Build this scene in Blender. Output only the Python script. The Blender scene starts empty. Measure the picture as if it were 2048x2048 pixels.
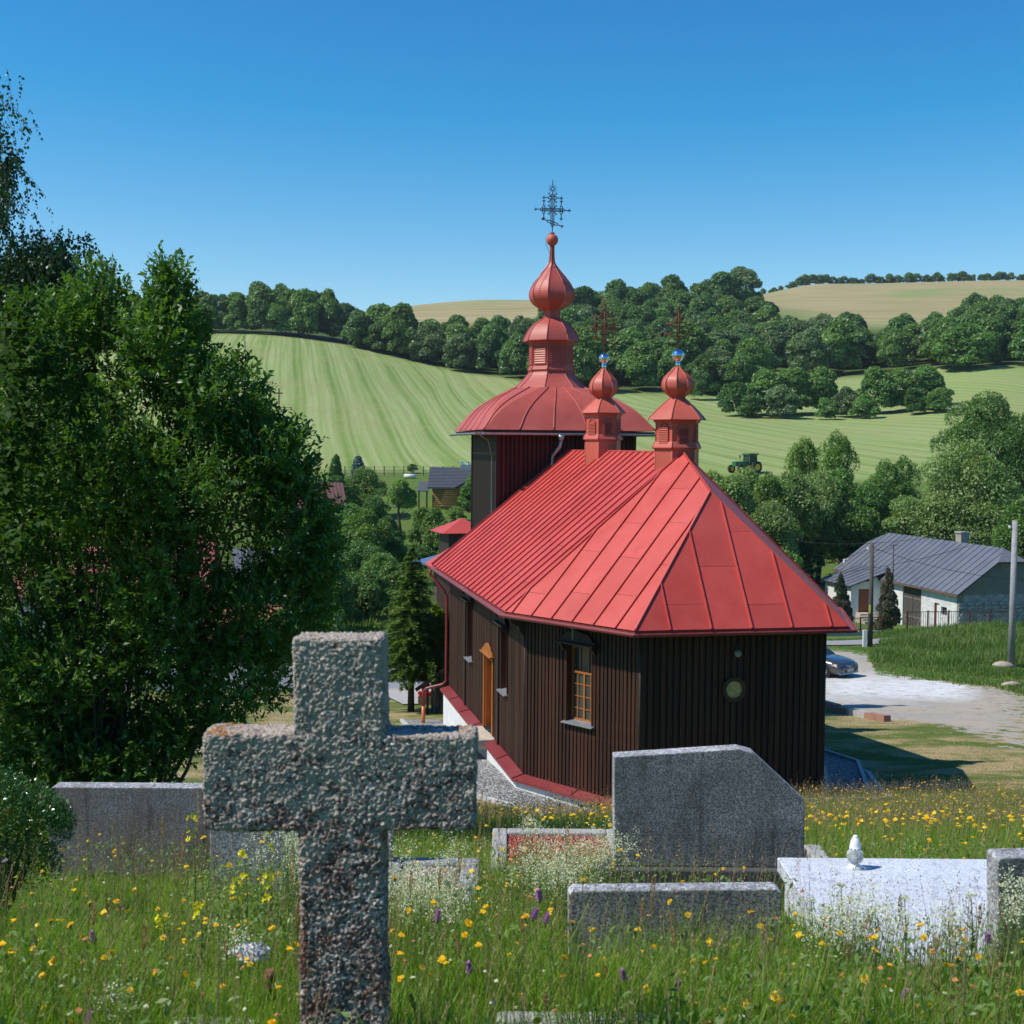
import bpy, math, random
import numpy as np
from mathutils import Matrix, Vector
R = math.radians
rnd = random.Random(7)
NR = np.random.default_rng(11)
S = bpy.context.scene
COL = S.collection

# ------------------------------------------------------------------ camera
F, PITCH, ROLL = 2587.0, 0.0500, 0.0080          # focal length in photo pixels, tilt down, roll
cp, sp, cr, sr = math.cos(PITCH), math.sin(PITCH), math.cos(ROLL), math.sin(ROLL)
cam = bpy.data.cameras.new('camera'); camo = bpy.data.objects.new('camera', cam); COL.objects.link(camo)
fw = Vector((0, cp, -sp)); up0 = Vector((0, sp, cp)); rt0 = Vector((1, 0, 0))
rt = cr*rt0 + sr*up0; up = -sr*rt0 + cr*up0
m = Matrix((rt, up, -fw)).transposed().to_4x4()
camo.matrix_world = m
cam.sensor_width = 36; cam.lens = 36*F/2048; cam.clip_start = .1; cam.clip_end = 6000
cam.dof.use_dof = True; cam.dof.focus_distance = 13; cam.dof.aperture_fstop = 9
S.camera = camo

# ------------------------------------------------------------------ light
W = bpy.data.worlds.new('World'); S.world = W; W.use_nodes = True
SUN_DIR = Vector((-.9797*math.cos(R(51)), -.2005*math.cos(R(51)), math.sin(R(51)))).normalized()
wn = W.node_tree.nodes; wl = W.node_tree.links
bg = wn['Background']; sky = wn.new('ShaderNodeTexSky'); sky.sky_type = 'NISHITA'; sky.sun_disc = False
sky.sun_elevation = R(51); sky.sun_rotation = math.atan2(SUN_DIR.x, SUN_DIR.y)
sky.altitude = 500; sky.air_density = 1.0; sky.dust_density = .15; sky.ozone_density = 2.0
hs = wn.new('ShaderNodeHueSaturation'); hs.inputs['Hue'].default_value = .498; hs.inputs['Saturation'].default_value = 1.32
wl.new(sky.outputs[0], hs.inputs['Color'])
# deepen the blue: red falls off faster than in the plain model (clean mountain air)
sp3 = wn.new('ShaderNodeSeparateColor'); cb3 = wn.new('ShaderNodeCombineColor'); wl.new(hs.outputs[0], sp3.inputs[0])
m1 = wn.new('ShaderNodeMath'); m1.operation = 'MULTIPLY_ADD'; wl.new(sp3.outputs[0], m1.inputs[0]); m1.inputs[1].default_value = 1.25; m1.inputs[2].default_value = -.85
m2 = wn.new('ShaderNodeMath'); m2.operation = 'MULTIPLY'; wl.new(sp3.outputs[0], m2.inputs[0]); m2.inputs[1].default_value = .32
m3 = wn.new('ShaderNodeMath'); m3.operation = 'MAXIMUM'; wl.new(m1.outputs[0], m3.inputs[0]); wl.new(m2.outputs[0], m3.inputs[1])
g1_ = wn.new('ShaderNodeMath'); g1_.operation = 'MULTIPLY_ADD'; wl.new(sp3.outputs[1], g1_.inputs[0]); g1_.inputs[1].default_value = 1.12; g1_.inputs[2].default_value = -.50
g2_ = wn.new('ShaderNodeMath'); g2_.operation = 'MULTIPLY'; wl.new(sp3.outputs[1], g2_.inputs[0]); g2_.inputs[1].default_value = .74
g3_ = wn.new('ShaderNodeMath'); g3_.operation = 'MAXIMUM'; wl.new(g1_.outputs[0], g3_.inputs[0]); wl.new(g2_.outputs[0], g3_.inputs[1])
wl.new(m3.outputs[0], cb3.inputs[0]); wl.new(g3_.outputs[0], cb3.inputs[1]); wl.new(sp3.outputs[2], cb3.inputs[2])
wl.new(cb3.outputs[0], bg.inputs[0]); bg.inputs[1].default_value = .148
sun = bpy.data.lights.new('sun', 'SUN'); sun.energy = 5.0; sun.angle = R(.53); sun.color = (1, .95, .86)
suno = bpy.data.objects.new('sun', sun); COL.objects.link(suno)
suno.rotation_euler = SUN_DIR.to_track_quat('Z', 'Y').to_euler(); suno.location = (-30, -5, 40)
S.view_settings.view_transform = 'Standard'; S.view_settings.look = 'None'
S.view_settings.exposure = 0; S.view_settings.gamma = 1
S.render.engine = 'CYCLES'
S.cycles.max_bounces = 6; S.cycles.transparent_max_bounces = 8

# ------------------------------------------------------------------ helpers
def at(x, y, Y):
    """photo pixel + depth -> world point"""
    a, b = (x-1024)/F, (y-1024)/F
    xr, yr = cr*a + sr*b, -sr*a + cr*b          # undo roll; yr is down
    # direction in world: xr*X + Fwd + (-yr)*Up
    dy, dz = cp - yr*sp, -sp - yr*cp
    k = Y/dy
    return Vector((xr*k, Y, dz*k))
def tag(o, label=None, cat=None, group=None, kind=None):
    if label: o['label'] = label
    if cat: o['category'] = cat
    if group: o['group'] = group
    if kind: o['kind'] = kind
    return o
def empty(name, loc=(0, 0, 0), rz=0, label=None, cat=None, group=None):
    o = bpy.data.objects.new(name, None); COL.objects.link(o); o.location = loc; o.rotation_euler = (0, 0, rz)
    o.empty_display_size = .2
    return tag(o, label, cat, group)
def link(name, me, parent=None, mat=None):
    if mat and not me.materials:
        for mm in (mat if isinstance(mat, (list, tuple)) else [mat]): me.materials.append(mm)
    o = bpy.data.objects.new(name, me); COL.objects.link(o)
    if parent: o.parent = parent
    return o
class MB:
    def __init__(s): s.v = []; s.f = []; s.m = []; s.sm = []
    def add(s, vs, fs, mi=0, smooth=False):
        b = len(s.v); s.v += [tuple(v) for v in vs]
        for f in fs: s.f.append([b+i for i in f]); s.m.append(mi); s.sm.append(smooth)
    def box(s, a, b, mi=0):
        x0, y0, z0 = a; x1, y1, z1 = b
        s.add([(x0,y0,z0),(x1,y0,z0),(x1,y1,z0),(x0,y1,z0),(x0,y0,z1),(x1,y0,z1),(x1,y1,z1),(x0,y1,z1)],
              [(0,3,2,1),(4,5,6,7),(0,1,5,4),(1,2,6,5),(2,3,7,6),(3,0,4,7)], mi)
    def obox(s, o, ax, ay, az, mi=0):
        """box from corner o with edge vectors"""
        o, ax, ay, az = map(Vector, (o, ax, ay, az))
        vs = [o, o+ax, o+ax+ay, o+ay, o+az, o+ax+az, o+ax+ay+az, o+ay+az]
        fs = [(0,3,2,1),(4,5,6,7),(0,1,5,4),(1,2,6,5),(2,3,7,6),(3,0,4,7)]
        if ax.cross(ay).dot(az) < 0: fs = [f[::-1] for f in fs]
        s.add(vs, fs, mi)
    def bar(s, p, q, w, h=None, upv=(0, 0, 1), mi=0):
        p, q = Vector(p), Vector(q); h = h or w; d = (q-p)
        x = d.cross(Vector(upv))
        if x.length < 1e-6: x = d.cross(Vector((1, 0, 0)))
        x.normalize(); y = x.cross(d).normalized()
        s.obox(p - x*w/2 - y*h/2, x*w, d, y*h, mi)
    def tube(s, pts, r, n=6, mi=0, smooth=True, cap=True):
        pts = [Vector(p) for p in pts]; rs = r if isinstance(r, (list, tuple)) else [r]*len(pts)
        ref = Vector((.31, .17, .93)); vs = []
        for i, p in enumerate(pts):
            d = (pts[min(i+1, len(pts)-1)] - pts[max(i-1, 0)]).normalized()
            x = d.cross(ref)
            if x.length < .15: x = d.cross(Vector((1, 0, 0)))
            x.normalize(); y = d.cross(x)
            vs += [p + (x*math.cos(2*math.pi*k/n) + y*math.sin(2*math.pi*k/n))*rs[i] for k in range(n)]
        fs = [(i*n+k, i*n+(k+1) % n, (i+1)*n+(k+1) % n, (i+1)*n+k) for i in range(len(pts)-1) for k in range(n)]
        s.add(vs, fs, mi, smooth)
        if cap: s.f.append([len(s.v)-n*len(pts)+k for k in range(n)][::-1]); s.m.append(mi); s.sm.append(False); s.f.append([len(s.v)-n+k for k in range(n)]); s.m.append(mi); s.sm.append(False)
    def lathe(s, prof, n=16, c=(0, 0, 0), rot=0, mi=0, smooth=True, cap=True):
        cx, cy, cz = c; vs = []
        for r_, z in prof: vs += [(cx+r_*math.cos(rot+2*math.pi*k/n), cy+r_*math.sin(rot+2*math.pi*k/n), cz+z) for k in range(n)]
        up_ = prof[-1][1] >= prof[0][1]
        fs = []
        for i in range(len(prof)-1):
            for k in range(n):
                f = (i*n+k, i*n+(k+1) % n, (i+1)*n+(k+1) % n, (i+1)*n+k); fs.append(f if up_ else f[::-1])
        s.add(vs, fs, mi, smooth)
        if cap:
            b = len(s.v)-n*len(prof)
            s.f.append([b+k for k in range(n)][::-1 if up_ else 1]); s.m.append(mi); s.sm.append(False)
            s.f.append([len(s.v)-n+k for k in range(n)][::1 if up_ else -1]); s.m.append(mi); s.sm.append(False)
    def prism(s, poly, vec, mi=0):
        poly = [Vector(p) for p in poly]; vec = Vector(vec); n = len(poly)
        nn = Vector((0, 0, 0))
        for i in range(n): nn += poly[i].cross(poly[(i+1) % n])
        fs = [tuple(range(n))[::-1], tuple(range(n, 2*n))] + [(i, (i+1) % n, n+(i+1) % n, n+i) for i in range(n)]
        if nn.dot(vec) < 0: fs = [f[::-1] for f in fs]
        s.add(poly+[p+vec for p in poly], fs, mi)
    def sphere(s, c, r, n=16, mi=0, sx=1, sy=1, sz=1):
        prof = [(max(1e-4, math.sin(math.pi*i/(n//2))), -math.cos(math.pi*i/(n//2))) for i in range(n//2+1)]
        b = len(s.v); s.lathe(prof, n, (0, 0, 0), 0, mi, True, False)
        for i in range(b, len(s.v)):
            x, y, z = s.v[i]; s.v[i] = (c[0]+x*r*sx, c[1]+y*r*sy, c[2]+z*r*sz)
    def mesh(s, name):
        me = bpy.data.meshes.new(name); me.from_pydata(s.v, [], s.f)
        me.polygons.foreach_set('material_index', s.m); me.polygons.foreach_set('use_smooth', s.sm); me.update()
        return me
    def build(s, name, mat, parent=None, **k):
        return tag(link(name, s.mesh(name), parent, mat), **k)
def bevel(o, w, seg=2):
    b = o.modifiers.new('bevel', 'BEVEL'); b.width = w; b.segments = seg; b.limit_method = 'ANGLE'; b.angle_limit = R(35)
    return o
def quads(name, V, mi=None):
    """V: (N,4,3) array -> mesh of N separate quads"""
    n = len(V); me = bpy.data.meshes.new(name)
    me.vertices.add(n*4); me.vertices.foreach_set('co', np.ascontiguousarray(V, dtype=np.float32).ravel())
    me.loops.add(n*4); me.loops.foreach_set('vertex_index', np.arange(n*4, dtype=np.int32))
    me.polygons.add(n); me.polygons.foreach_set('loop_start', np.arange(0, n*4, 4, dtype=np.int32))
    me.polygons.foreach_set('loop_total', np.full(n, 4, dtype=np.int32))
    if mi is not None: me.polygons.foreach_set('material_index', np.asarray(mi, dtype=np.int32))
    me.update(calc_edges=True); return me
def tris(name, V, mi=None):
    n = len(V); me = bpy.data.meshes.new(name)
    me.vertices.add(n*3); me.vertices.foreach_set('co', np.ascontiguousarray(V, dtype=np.float32).ravel())
    me.loops.add(n*3); me.loops.foreach_set('vertex_index', np.arange(n*3, dtype=np.int32))
    me.polygons.add(n); me.polygons.foreach_set('loop_start', np.arange(0, n*3, 3, dtype=np.int32))
    me.polygons.foreach_set('loop_total', np.full(n, 3, dtype=np.int32))
    if mi is not None: me.polygons.foreach_set('material_index', np.asarray(mi, dtype=np.int32))
    me.update(calc_edges=True); return me
def unit(a): return a/np.maximum(np.linalg.norm(a, axis=-1, keepdims=True), 1e-9)
def rdir(n): return unit(NR.normal(size=(n, 3)))

# ------------------------------------------------------------------ materials
def nd(nt, t, **k):
    n = nt.nodes.new(t)
    for a, b in k.items():
        if a in n.inputs: n.inputs[a].default_value = b
        else: setattr(n, a, b)
    return n
def mixc(nt, fac, a, b, mode='MIX'):
    n = nt.nodes.new('ShaderNodeMix'); n.data_type = 'RGBA'; n.blend_type = mode
    for sock, v in ((n.inputs[0], fac), (n.inputs[6], a), (n.inputs[7], b)):
        if hasattr(v, 'type') and hasattr(v, 'links'): nt.links.new(v, sock)
        elif isinstance(v, (int, float)): sock.default_value = v
        else: sock.default_value = (*v, 1) if len(v) == 3 else v
    return n.outputs[2]
def mth(nt, op, a, b=None, c=None, clamp=False):
    n = nt.nodes.new('ShaderNodeMath'); n.operation = op; n.use_clamp = clamp
    for i, v in enumerate((a, b, c)):
        if v is None: continue
        if hasattr(v, 'links'): nt.links.new(v, n.inputs[i])
        else: n.inputs[i].default_value = v
    return n.outputs[0]
def ramp(nt, fac, stops, interp='LINEAR'):
    n = nt.nodes.new('ShaderNodeValToRGB'); n.color_ramp.interpolation = interp; e = n.color_ramp.elements
    while len(e) < len(stops): e.new(.5)
    for i, (p, c) in enumerate(stops): e[i].position = p; e[i].color = (*c, 1) if len(c) == 3 else c
    nt.links.new(fac, n.inputs[0]); return n.outputs[0]
def noise(nt, vec, scale, detail=4, rough=.55, dist=0):
    n = nd(nt, 'ShaderNodeTexNoise', Scale=scale, Detail=detail, Roughness=rough, Distortion=dist)
    if vec is not None: nt.links.new(vec, n.inputs['Vector'])
    return n.outputs[0]
def newmat(name):
    mt = bpy.data.materials.new(name); mt.use_nodes = True; nt = mt.node_tree
    return mt, nt, nt.nodes['Principled BSDF'], nd(nt, 'ShaderNodeTexCoord').outputs['Object']
MATS = {}
def M(name, c1, c2=None, scale=5, rough=.6, bump=0, bscale=None, metal=0, stretch=None, spec=.5, objvar=0, lo=.35, hi=.65, coat=0):
    if name in MATS: return MATS[name]
    mt, nt, bs, oc = newmat(name)
    if stretch:
        mp = nd(nt, 'ShaderNodeMapping'); mp.inputs['Scale'].default_value = stretch; nt.links.new(oc, mp.inputs[0]); oc = mp.outputs[0]
    c2 = c2 or tuple(x*.8 for x in c1)
    f = ramp(nt, noise(nt, oc, scale), [(lo, (0, 0, 0)), (hi, (1, 1, 1))])
    col = mixc(nt, f, c1, c2)
    if objvar:
        oi = nd(nt, 'ShaderNodeObjectInfo').outputs['Random']
        hv = nd(nt, 'ShaderNodeHueSaturation'); nt.links.new(col, hv.inputs['Color'])
        nt.links.new(mth(nt, 'MULTIPLY_ADD', oi, objvar*2, 1-objvar), hv.inputs['Value']); col = hv.outputs[0]
    nt.links.new(col, bs.inputs['Base Color'])
    bs.inputs['Roughness'].default_value = rough; bs.inputs['Metallic'].default_value = metal
    bs.inputs['Specular IOR Level'].default_value = spec
    if coat: bs.inputs['Coat Weight'].default_value = coat
    if bump:
        b = nd(nt, 'ShaderNodeBump', Strength=1.0, Distance=bump); nt.links.new(noise(nt, oc, bscale or scale*4, 6), b.inputs['Height'])
        nt.links.new(b.outputs[0], bs.inputs['Normal'])
    MATS[name] = mt; return mt
def leafmat(name, c1, c2, scale=1.2, objvar=.18, trans=.3, rough=.45, spec=.4, hue=.012):
    mt, nt, bs, oc = newmat(name)
    f = noise(nt, oc, scale, 3); f2 = noise(nt, oc, scale*9, 2)
    col = mixc(nt, ramp(nt, f, [(.35, (0, 0, 0)), (.65, (1, 1, 1))]), c1, c2)
    hv = nd(nt, 'ShaderNodeHueSaturation'); nt.links.new(col, hv.inputs['Color'])
    oi = nd(nt, 'ShaderNodeObjectInfo').outputs['Random']
    v = mth(nt, 'MULTIPLY_ADD', oi, objvar*2, 1-objvar)
    v = mth(nt, 'MULTIPLY', v, mth(nt, 'MULTIPLY_ADD', f2, .9, .55))
    nt.links.new(v, hv.inputs['Value'])
    nt.links.new(mth(nt, 'MULTIPLY_ADD', mth(nt, 'FRACT', mth(nt, 'MULTIPLY', oi, 7.3)), hue*2, .5-hue), hv.inputs['Hue'])
    nt.links.new(hv.outputs[0], bs.inputs['Base Color'])
    bs.inputs['Roughness'].default_value = rough; bs.inputs['Specular IOR Level'].default_value = spec
    tr = nd(nt, 'ShaderNodeBsdfTranslucent')
    tc = mixc(nt, 1.0, hv.outputs[0], (1.25, 1.35, .35), 'MULTIPLY'); nt.links.new(tc, tr.inputs[0])
    mx = nd(nt, 'ShaderNodeMixShader'); mx.inputs[0].default_value = trans
    nt.links.new(bs.outputs[0], mx.inputs[1]); nt.links.new(tr.outputs[0], mx.inputs[2])
    nt.links.new(mx.outputs[0], nt.nodes['Material Output'].inputs[0])
    MATS[name] = mt; return mt

# ------------------------------------------------------------------ terrain height
TX = np.array([0, 500, 1000, 1250, 1430, 1650, 2048.])
TT = (TX-1024)/F
rows = [
 (20, 1668,1668,1662,1652,1645,1640,1640), (24, 1657,1657,1652,1642,1632,1622,1620), (27, 1645,1645,1643,1636,1618,1605,1600),
 (29, 1602,1602,1608,1621,1603,1590,1583), (31, 1562,1562,1568,1570,1566,1562,1560), (36, 1500,1500,1500,1500,1500,1500,1500),
 (45, 1431,1431,1431,1430,1429,1429,1429), (55, 1385,1385,1385,1383,1382,1381,1381), (63, 1345,1345,1347,1350,1352,1352,1352),
 (72, 1290,1290,1295,1300,1303,1305,1303), (80, 1235,1237,1245,1270,1280,1284,1264), (95, 1180,1182,1190,1230,1260,1268,1266),
 (105,1150,1150,1160,1215,1250,1258,1256), (118,1105,1105,1115,1180,1225,1243,1240), (135,1055,1055,1060,1110,1150,1180,1180),
 (150,1010,1010,1012,1050,1085,1105,1105), (190, 945, 945, 946, 952, 958, 965, 965), (209, 905, 905, 915, 923, 925, 926, 926),
 (250, 822, 825, 858, 862, 868, 872, 862), (320, 738, 738, 792, 808, 815, 818, 785), (350, 708, 708, 768, 785, 790, 792, 752),
 (414, 672, 672, 733, 742, 745, 745, 712), (480, 656, 655, 700, 700, 700, 712, 690), (600, 645, 640, 640, 612, 603, 640, 640),
 (700, 645, 640, 602, 604, 606, 612, 605), (850, 650, 645, 603, 600, 600, 577, 570), (1000,655, 650, 606, 602, 600, 568, 561),
 (1400,680, 680, 650, 640, 620, 610, 600)]
near = [(.5, -1.45), (2, -1.52), (3.3, -1.63), (5, -2.02), (6.5, -2.33), (7.5, -2.56), (9, -2.93), (12, -3.72), (16, -4.85)]
D = np.array([n[0] for n in near]+[r_[0] for r_ in rows], float)
Z = np.zeros((len(D), len(TX)))
for i, (d_, z_) in enumerate(near): Z[i] = z_
for i, r_ in enumerate(rows):
    for j in range(len(TX)): Z[len(near)+i, j] = at(TX[j], r_[1+j], r_[0]).z
LD = np.log(D)
dZ = np.zeros_like(Z); hD = np.diff(LD)
for j in range(len(TX)):
    dl = np.diff(Z[:, j])/hD
    for i in range(1, len(D)-1):
        if dl[i-1]*dl[i] > 0:
            w1, w2 = 2*hD[i]+hD[i-1], hD[i]+2*hD[i-1]; dZ[i, j] = (w1+w2)/(w1/dl[i-1]+w2/dl[i])
    dZ[0, j], dZ[-1, j] = dl[0], dl[-1]
def ground(X, Y):
    X, Y = np.atleast_1d(np.asarray(X, float)), np.atleast_1d(np.asarray(Y, float))
    r_ = np.hypot(X, Y)+1e-6; th = np.arctan2(X, Y); thc = np.clip(th, -.42, .42)
    d_ = np.clip(r_*np.cos(thc), .5, 1400); t = np.tan(thc)
    l = np.log(d_); i = np.clip(np.searchsorted(LD, l, side='right')-1, 0, len(D)-2); h = hD[i]; s = (l-LD[i])/h
    s2, s3 = s*s, s*s*s
    h00, h10, h01, h11 = 2*s3-3*s2+1, s3-2*s2+s, -2*s3+3*s2, s3-s2
    t = np.clip(t, TT[0], TT[-1]); j = np.clip(np.searchsorted(TT, t, side='right')-1, 0, len(TT)-2)
    u = (t-TT[j])/(TT[j+1]-TT[j]); u = u*u*(3-2*u)
    def g(jj): return h00*Z[i, jj]+h10*h*dZ[i, jj]+h01*Z[i+1, jj]+h11*h*dZ[i+1, jj]
    z = g(j)*(1-u)+g(j+1)*u
    z = z + .05*np.sin(X*1.3+.7*Y)*np.sin(Y*.9)*np.clip((r_-4)/6, 0, 1)*np.clip((26-r_)/6, 0, 1)
    back = np.clip((np.abs(th)-1.0)/.9, 0, 1); back = back*back*(3-2*back)
    return z*(1-back) + (-1.45+.16*np.minimum(r_, 80))*back
def gz(x, y): return float(ground(x, y)[0])
def gp(px, d_):
    """ground point under photo column px at depth d_"""
    p = at(px, 900, d_); return Vector((p.x, d_, gz(p.x, d_)))

# church frame
TH = -.202; CX0, CY0, CZ0 = 4.258, 31.266, -7.757
CE = (math.sin(TH), math.cos(TH)); CN = (-math.cos(TH), math.sin(TH))
def ch(u, v, z=0): return Vector((CX0+u*CE[0]+v*CN[0], CY0+u*CE[1]+v*CN[1], CZ0+z))
def interp(x, xs, ys): return np.interp(x, xs, ys)
def zones(X, Y):
    """lawn, gravel, field, tan, white"""
    px = 1024+F*X/np.maximum(Y, 1)
    d_ = Y
    lawn0 = interp(px, [0, 1000, 1250, 1650, 2048], [27.3, 27.2, 27.4, 28.6, 28.8])
    sm = lambda a, w: np.clip(a/w*.5+.5, 0, 1)
    wob = .8*np.sin(X*.9+np.sin(Y*.5)*2)+.5*np.sin(X*2.3+Y*1.7)
    lawn = sm(d_-lawn0, .8)*sm(60-d_, 3)
    g0 = interp(px, [0, 900, 1500, 1650, 1790, 1900, 2048, 2300], [400, 400, 60, 47.5, 44, 41, 36, 30])
    g1 = interp(px, [0, 900, 1500, 1650, 1740, 1760, 1900, 2000, 2048, 2300], [0, 0, 72, 73, 71, 64.5, 60.5, 56.5, 53, 45])
    gravel = sm(d_-g0-wob, 2)*sm(g1-d_+wob, 2.2)
    gravel = gravel*interp(px, [1900, 2048], [1, .55])
    white = sm(d_-51-wob, 3)*sm(63-d_, 3)*interp(px, [1640, 1700, 1930, 1985], [.6, 1, 1, 0])
    field = sm(d_-192, 3)
    tan = sm(d_-interp(px, [0, 1000, 1300, 1500, 2048], [575, 575, 620, 590, 560]), 25)
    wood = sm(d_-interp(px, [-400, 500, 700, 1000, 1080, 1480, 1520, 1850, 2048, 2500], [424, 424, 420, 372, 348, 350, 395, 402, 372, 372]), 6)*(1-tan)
    return np.clip(np.stack([lawn, gravel, field, tan, white, wood], -1), 0, 1)
def build_ground():
    ang = np.concatenate([np.linspace(-math.pi, -.62, 46)[:-1], np.linspace(-.62, .62, 330), np.linspace(.62, math.pi, 46)[1:]])
    rad = np.concatenate([[0.3], np.exp(np.linspace(math.log(.8), math.log(1600), 380))])
    A, Rr = np.meshgrid(ang, rad); X, Y = Rr*np.sin(A), Rr*np.cos(A)
    Zz = ground(X.ravel(), Y.ravel()).reshape(X.shape)
    nr, na = X.shape; zn = zones(X.ravel(), Y.ravel())
    P = np.stack([X, Y, Zz], -1).reshape(-1, 3)
    q = np.array([[i*na+k, i*na+k+1, (i+1)*na+k+1, (i+1)*na+k] for i in range(nr-1) for k in range(na-1)])[:, ::-1]
    c = P[q].mean(1); zc = zones(c[:, 0], c[:, 1]); vis = c[:, 1] > 0
    kind = np.zeros(len(q), int); names = ['cemetery_slope', 'lawn', 'parking_lot', 'mown_field', 'far_hill', 'valley_ground', 'wooded_hillside_ground']
    dd = np.hypot(c[:, 0], c[:, 1])
    kind[(dd > 60)] = 5
    kind[(zc[:, 0] > .5) & vis] = 1; kind[(zc[:, 1] > .4) & vis] = 2; kind[(zc[:, 2] > .5) & vis] = 3
    kind[(zc[:, 5] > .5) & vis] = 6; kind[(zc[:, 3] > .5) & vis] = 4
    mt = ground_mat()
    for k, nm in enumerate(names):
        qq = q[kind == k]
        if not len(qq): continue
        ids, inv = np.unique(qq, return_inverse=True); inv = inv.reshape(qq.shape)
        me = bpy.data.meshes.new(nm); n = len(qq)
        me.vertices.add(len(ids)); me.vertices.foreach_set('co', P[ids].astype(np.float32).ravel())
        me.loops.add(n*4); me.loops.foreach_set('vertex_index', inv.astype(np.int32).ravel())
        me.polygons.add(n); me.polygons.foreach_set('loop_start', np.arange(0, n*4, 4, dtype=np.int32)); me.polygons.foreach_set('loop_total', np.full(n, 4, dtype=np.int32))
        me.polygons.foreach_set('use_smooth', np.ones(n, bool)); me.update(calc_edges=True)
        for an, cols in (('za', [0, 1, 2]), ('zb', [3, 4, 5])):
            a = me.attributes.new(an, 'FLOAT_VECTOR', 'POINT'); a.data.foreach_set('vector', zn[ids][:, cols].astype(np.float32).ravel())
        link(nm, me, None, mt)['kind'] = 'structure'
def ground_mat():
    mt, nt, bs, oc = newmat('ground')
    def sep(an):
        a = nd(nt, 'ShaderNodeAttribute'); a.attribute_name = an; s_ = nd(nt, 'ShaderNodeSeparateXYZ'); nt.links.new(a.outputs['Vector'], s_.inputs[0]); return s_.outputs
    za, zb = sep('za'), sep('zb')
    pos = nd(nt, 'ShaderNodeSeparateXYZ'); nt.links.new(oc, pos.inputs[0]); X, Y = pos.outputs[0], pos.outputs[1]
    n_s = noise(nt, oc, .35, 6, .6); n_m = noise(nt, oc, 2.2, 5, .65); n_f = noise(nt, oc, 18, 4, .7); n_l = noise(nt, oc, .05, 4)
    # meadow
    mead = mixc(nt, ramp(nt, n_m, [(.3, (0,0,0)), (.7, (1,1,1))]), (.075, .14, .022), (.13, .19, .04))
    mead = mixc(nt, ramp(nt, n_s, [(.5, (0,0,0)), (.72, (1,1,1))]), mead, (.15, .145, .06))
    # lawn with dry patches
    lw = mixc(nt, ramp(nt, n_m, [(.3, (0,0,0)), (.7, (1,1,1))]), (.085, .135, .028), (.15, .175, .05))
    mpd = nd(nt, 'ShaderNodeMapping'); mpd.inputs['Scale'].default_value = (.8, 1.5, 1); nt.links.new(oc, mpd.inputs[0])
    dry = ramp(nt, noise(nt, mpd.outputs[0], .42, 7, .68, .5), [(.45, (0,0,0)), (.58, (1,1,1))])
    lw = mixc(nt, dry, lw, mixc(nt, n_f, (.34, .25, .13), (.44, .34, .19)))
    col = mixc(nt, za[0], mead, lw)
    # gravel
    vor = nd(nt, 'ShaderNodeTexVoronoi', Scale=9.0); nt.links.new(oc, vor.inputs['Vector'])
    gr = mixc(nt, n_f, (.30, .28, .245), (.46, .435, .39)); gr = mixc(nt, ramp(nt, n_s, [(.4, (0,0,0)), (.6, (1,1,1))]), gr, mixc(nt, n_f, (.40, .335, .26), (.48, .42, .34)))
    gr = mixc(nt, mixc(nt, 1.0, zb[1], ramp(nt, n_m, [(.3, (.35,.35,.35)), (.55, (1,1,1))]), 'MULTIPLY'), gr, mixc(nt, n_f, (.60, .60, .59), (.82, .82, .81)))
    gr = mixc(nt, ramp(nt, noise(nt, oc, 1.3, 6, .8), [(.54, (0,0,0)), (.66, (.75,.75,.75))]), gr, (.24, .22, .15))
    gm = mth(nt, 'ADD', za[1], mth(nt, 'MULTIPLY', mth(nt, 'SUBTRACT', n_m, .5), 2.0)); gm = ramp(nt, gm, [(.40, (0,0,0)), (.56, (1,1,1))])
    gm2 = mixc(nt, 1.0, gm, ramp(nt, za[1], [(0, (0,0,0)), (.08, (1,1,1))]), 'MULTIPLY')
    col = mixc(nt, gm2, col, gr)
    # mown field: stripes along the slope
    Y2 = mth(nt, 'SUBTRACT', Y, 200.)
    g = mth(nt, 'ADD', X, mth(nt, 'MULTIPLY', Y2, .17))
    g = mth(nt, 'ADD', g, mth(nt, 'MULTIPLY', mth(nt, 'MAXIMUM', mth(nt, 'ADD', X, 20.), 0.), mth(nt, 'MULTIPLY', Y2, .006)))
    warp = mth(nt, 'MULTIPLY', mth(nt, 'SUBTRACT', noise(nt, oc, .008, 1, .3), .5), 3.)
    g = mth(nt, 'ADD', g, warp)
    g = mth(nt, 'ADD', g, mth(nt, 'MULTIPLY', mth(nt, 'SUBTRACT', noise(nt, oc, .22, 2), .5), .35))
    cmb = nd(nt, 'ShaderNodeCombineXYZ'); nt.links.new(g, cmb.inputs[0]); nt.links.new(mth(nt, 'MULTIPLY', Y, .012), cmb.inputs[1])
    st = noise(nt, cmb.outputs[0], .30, 3, .6)
    st2 = noise(nt, cmb.outputs[0], 1.1, 3, .7)
    per = mth(nt, 'FRACT', mth(nt, 'DIVIDE', g, 8.6))
    band = ramp(nt, per, [(0, (.3,.3,.3)), (.10, (1,1,1)), (.17, (.55,.55,.55)), (.21, (.1,.1,.1)), (.30, (.85,.85,.85)), (.36, (.0,.0,.0)), (.62, (.1,.1,.1)), (.68, (.5,.5,.5)), (.74, (.05,.05,.05)), (1, (.3,.3,.3))])
    fld = mixc(nt, ramp(nt, st, [(.35, (0,0,0)), (.65, (1,1,1))]), (.205, .30, .072), (.32, .385, .145))
    fld = mixc(nt, ramp(nt, st2, [(.42, (0,0,0)), (.7, (1,1,1))]), fld, (.40, .43, .21))
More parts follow.
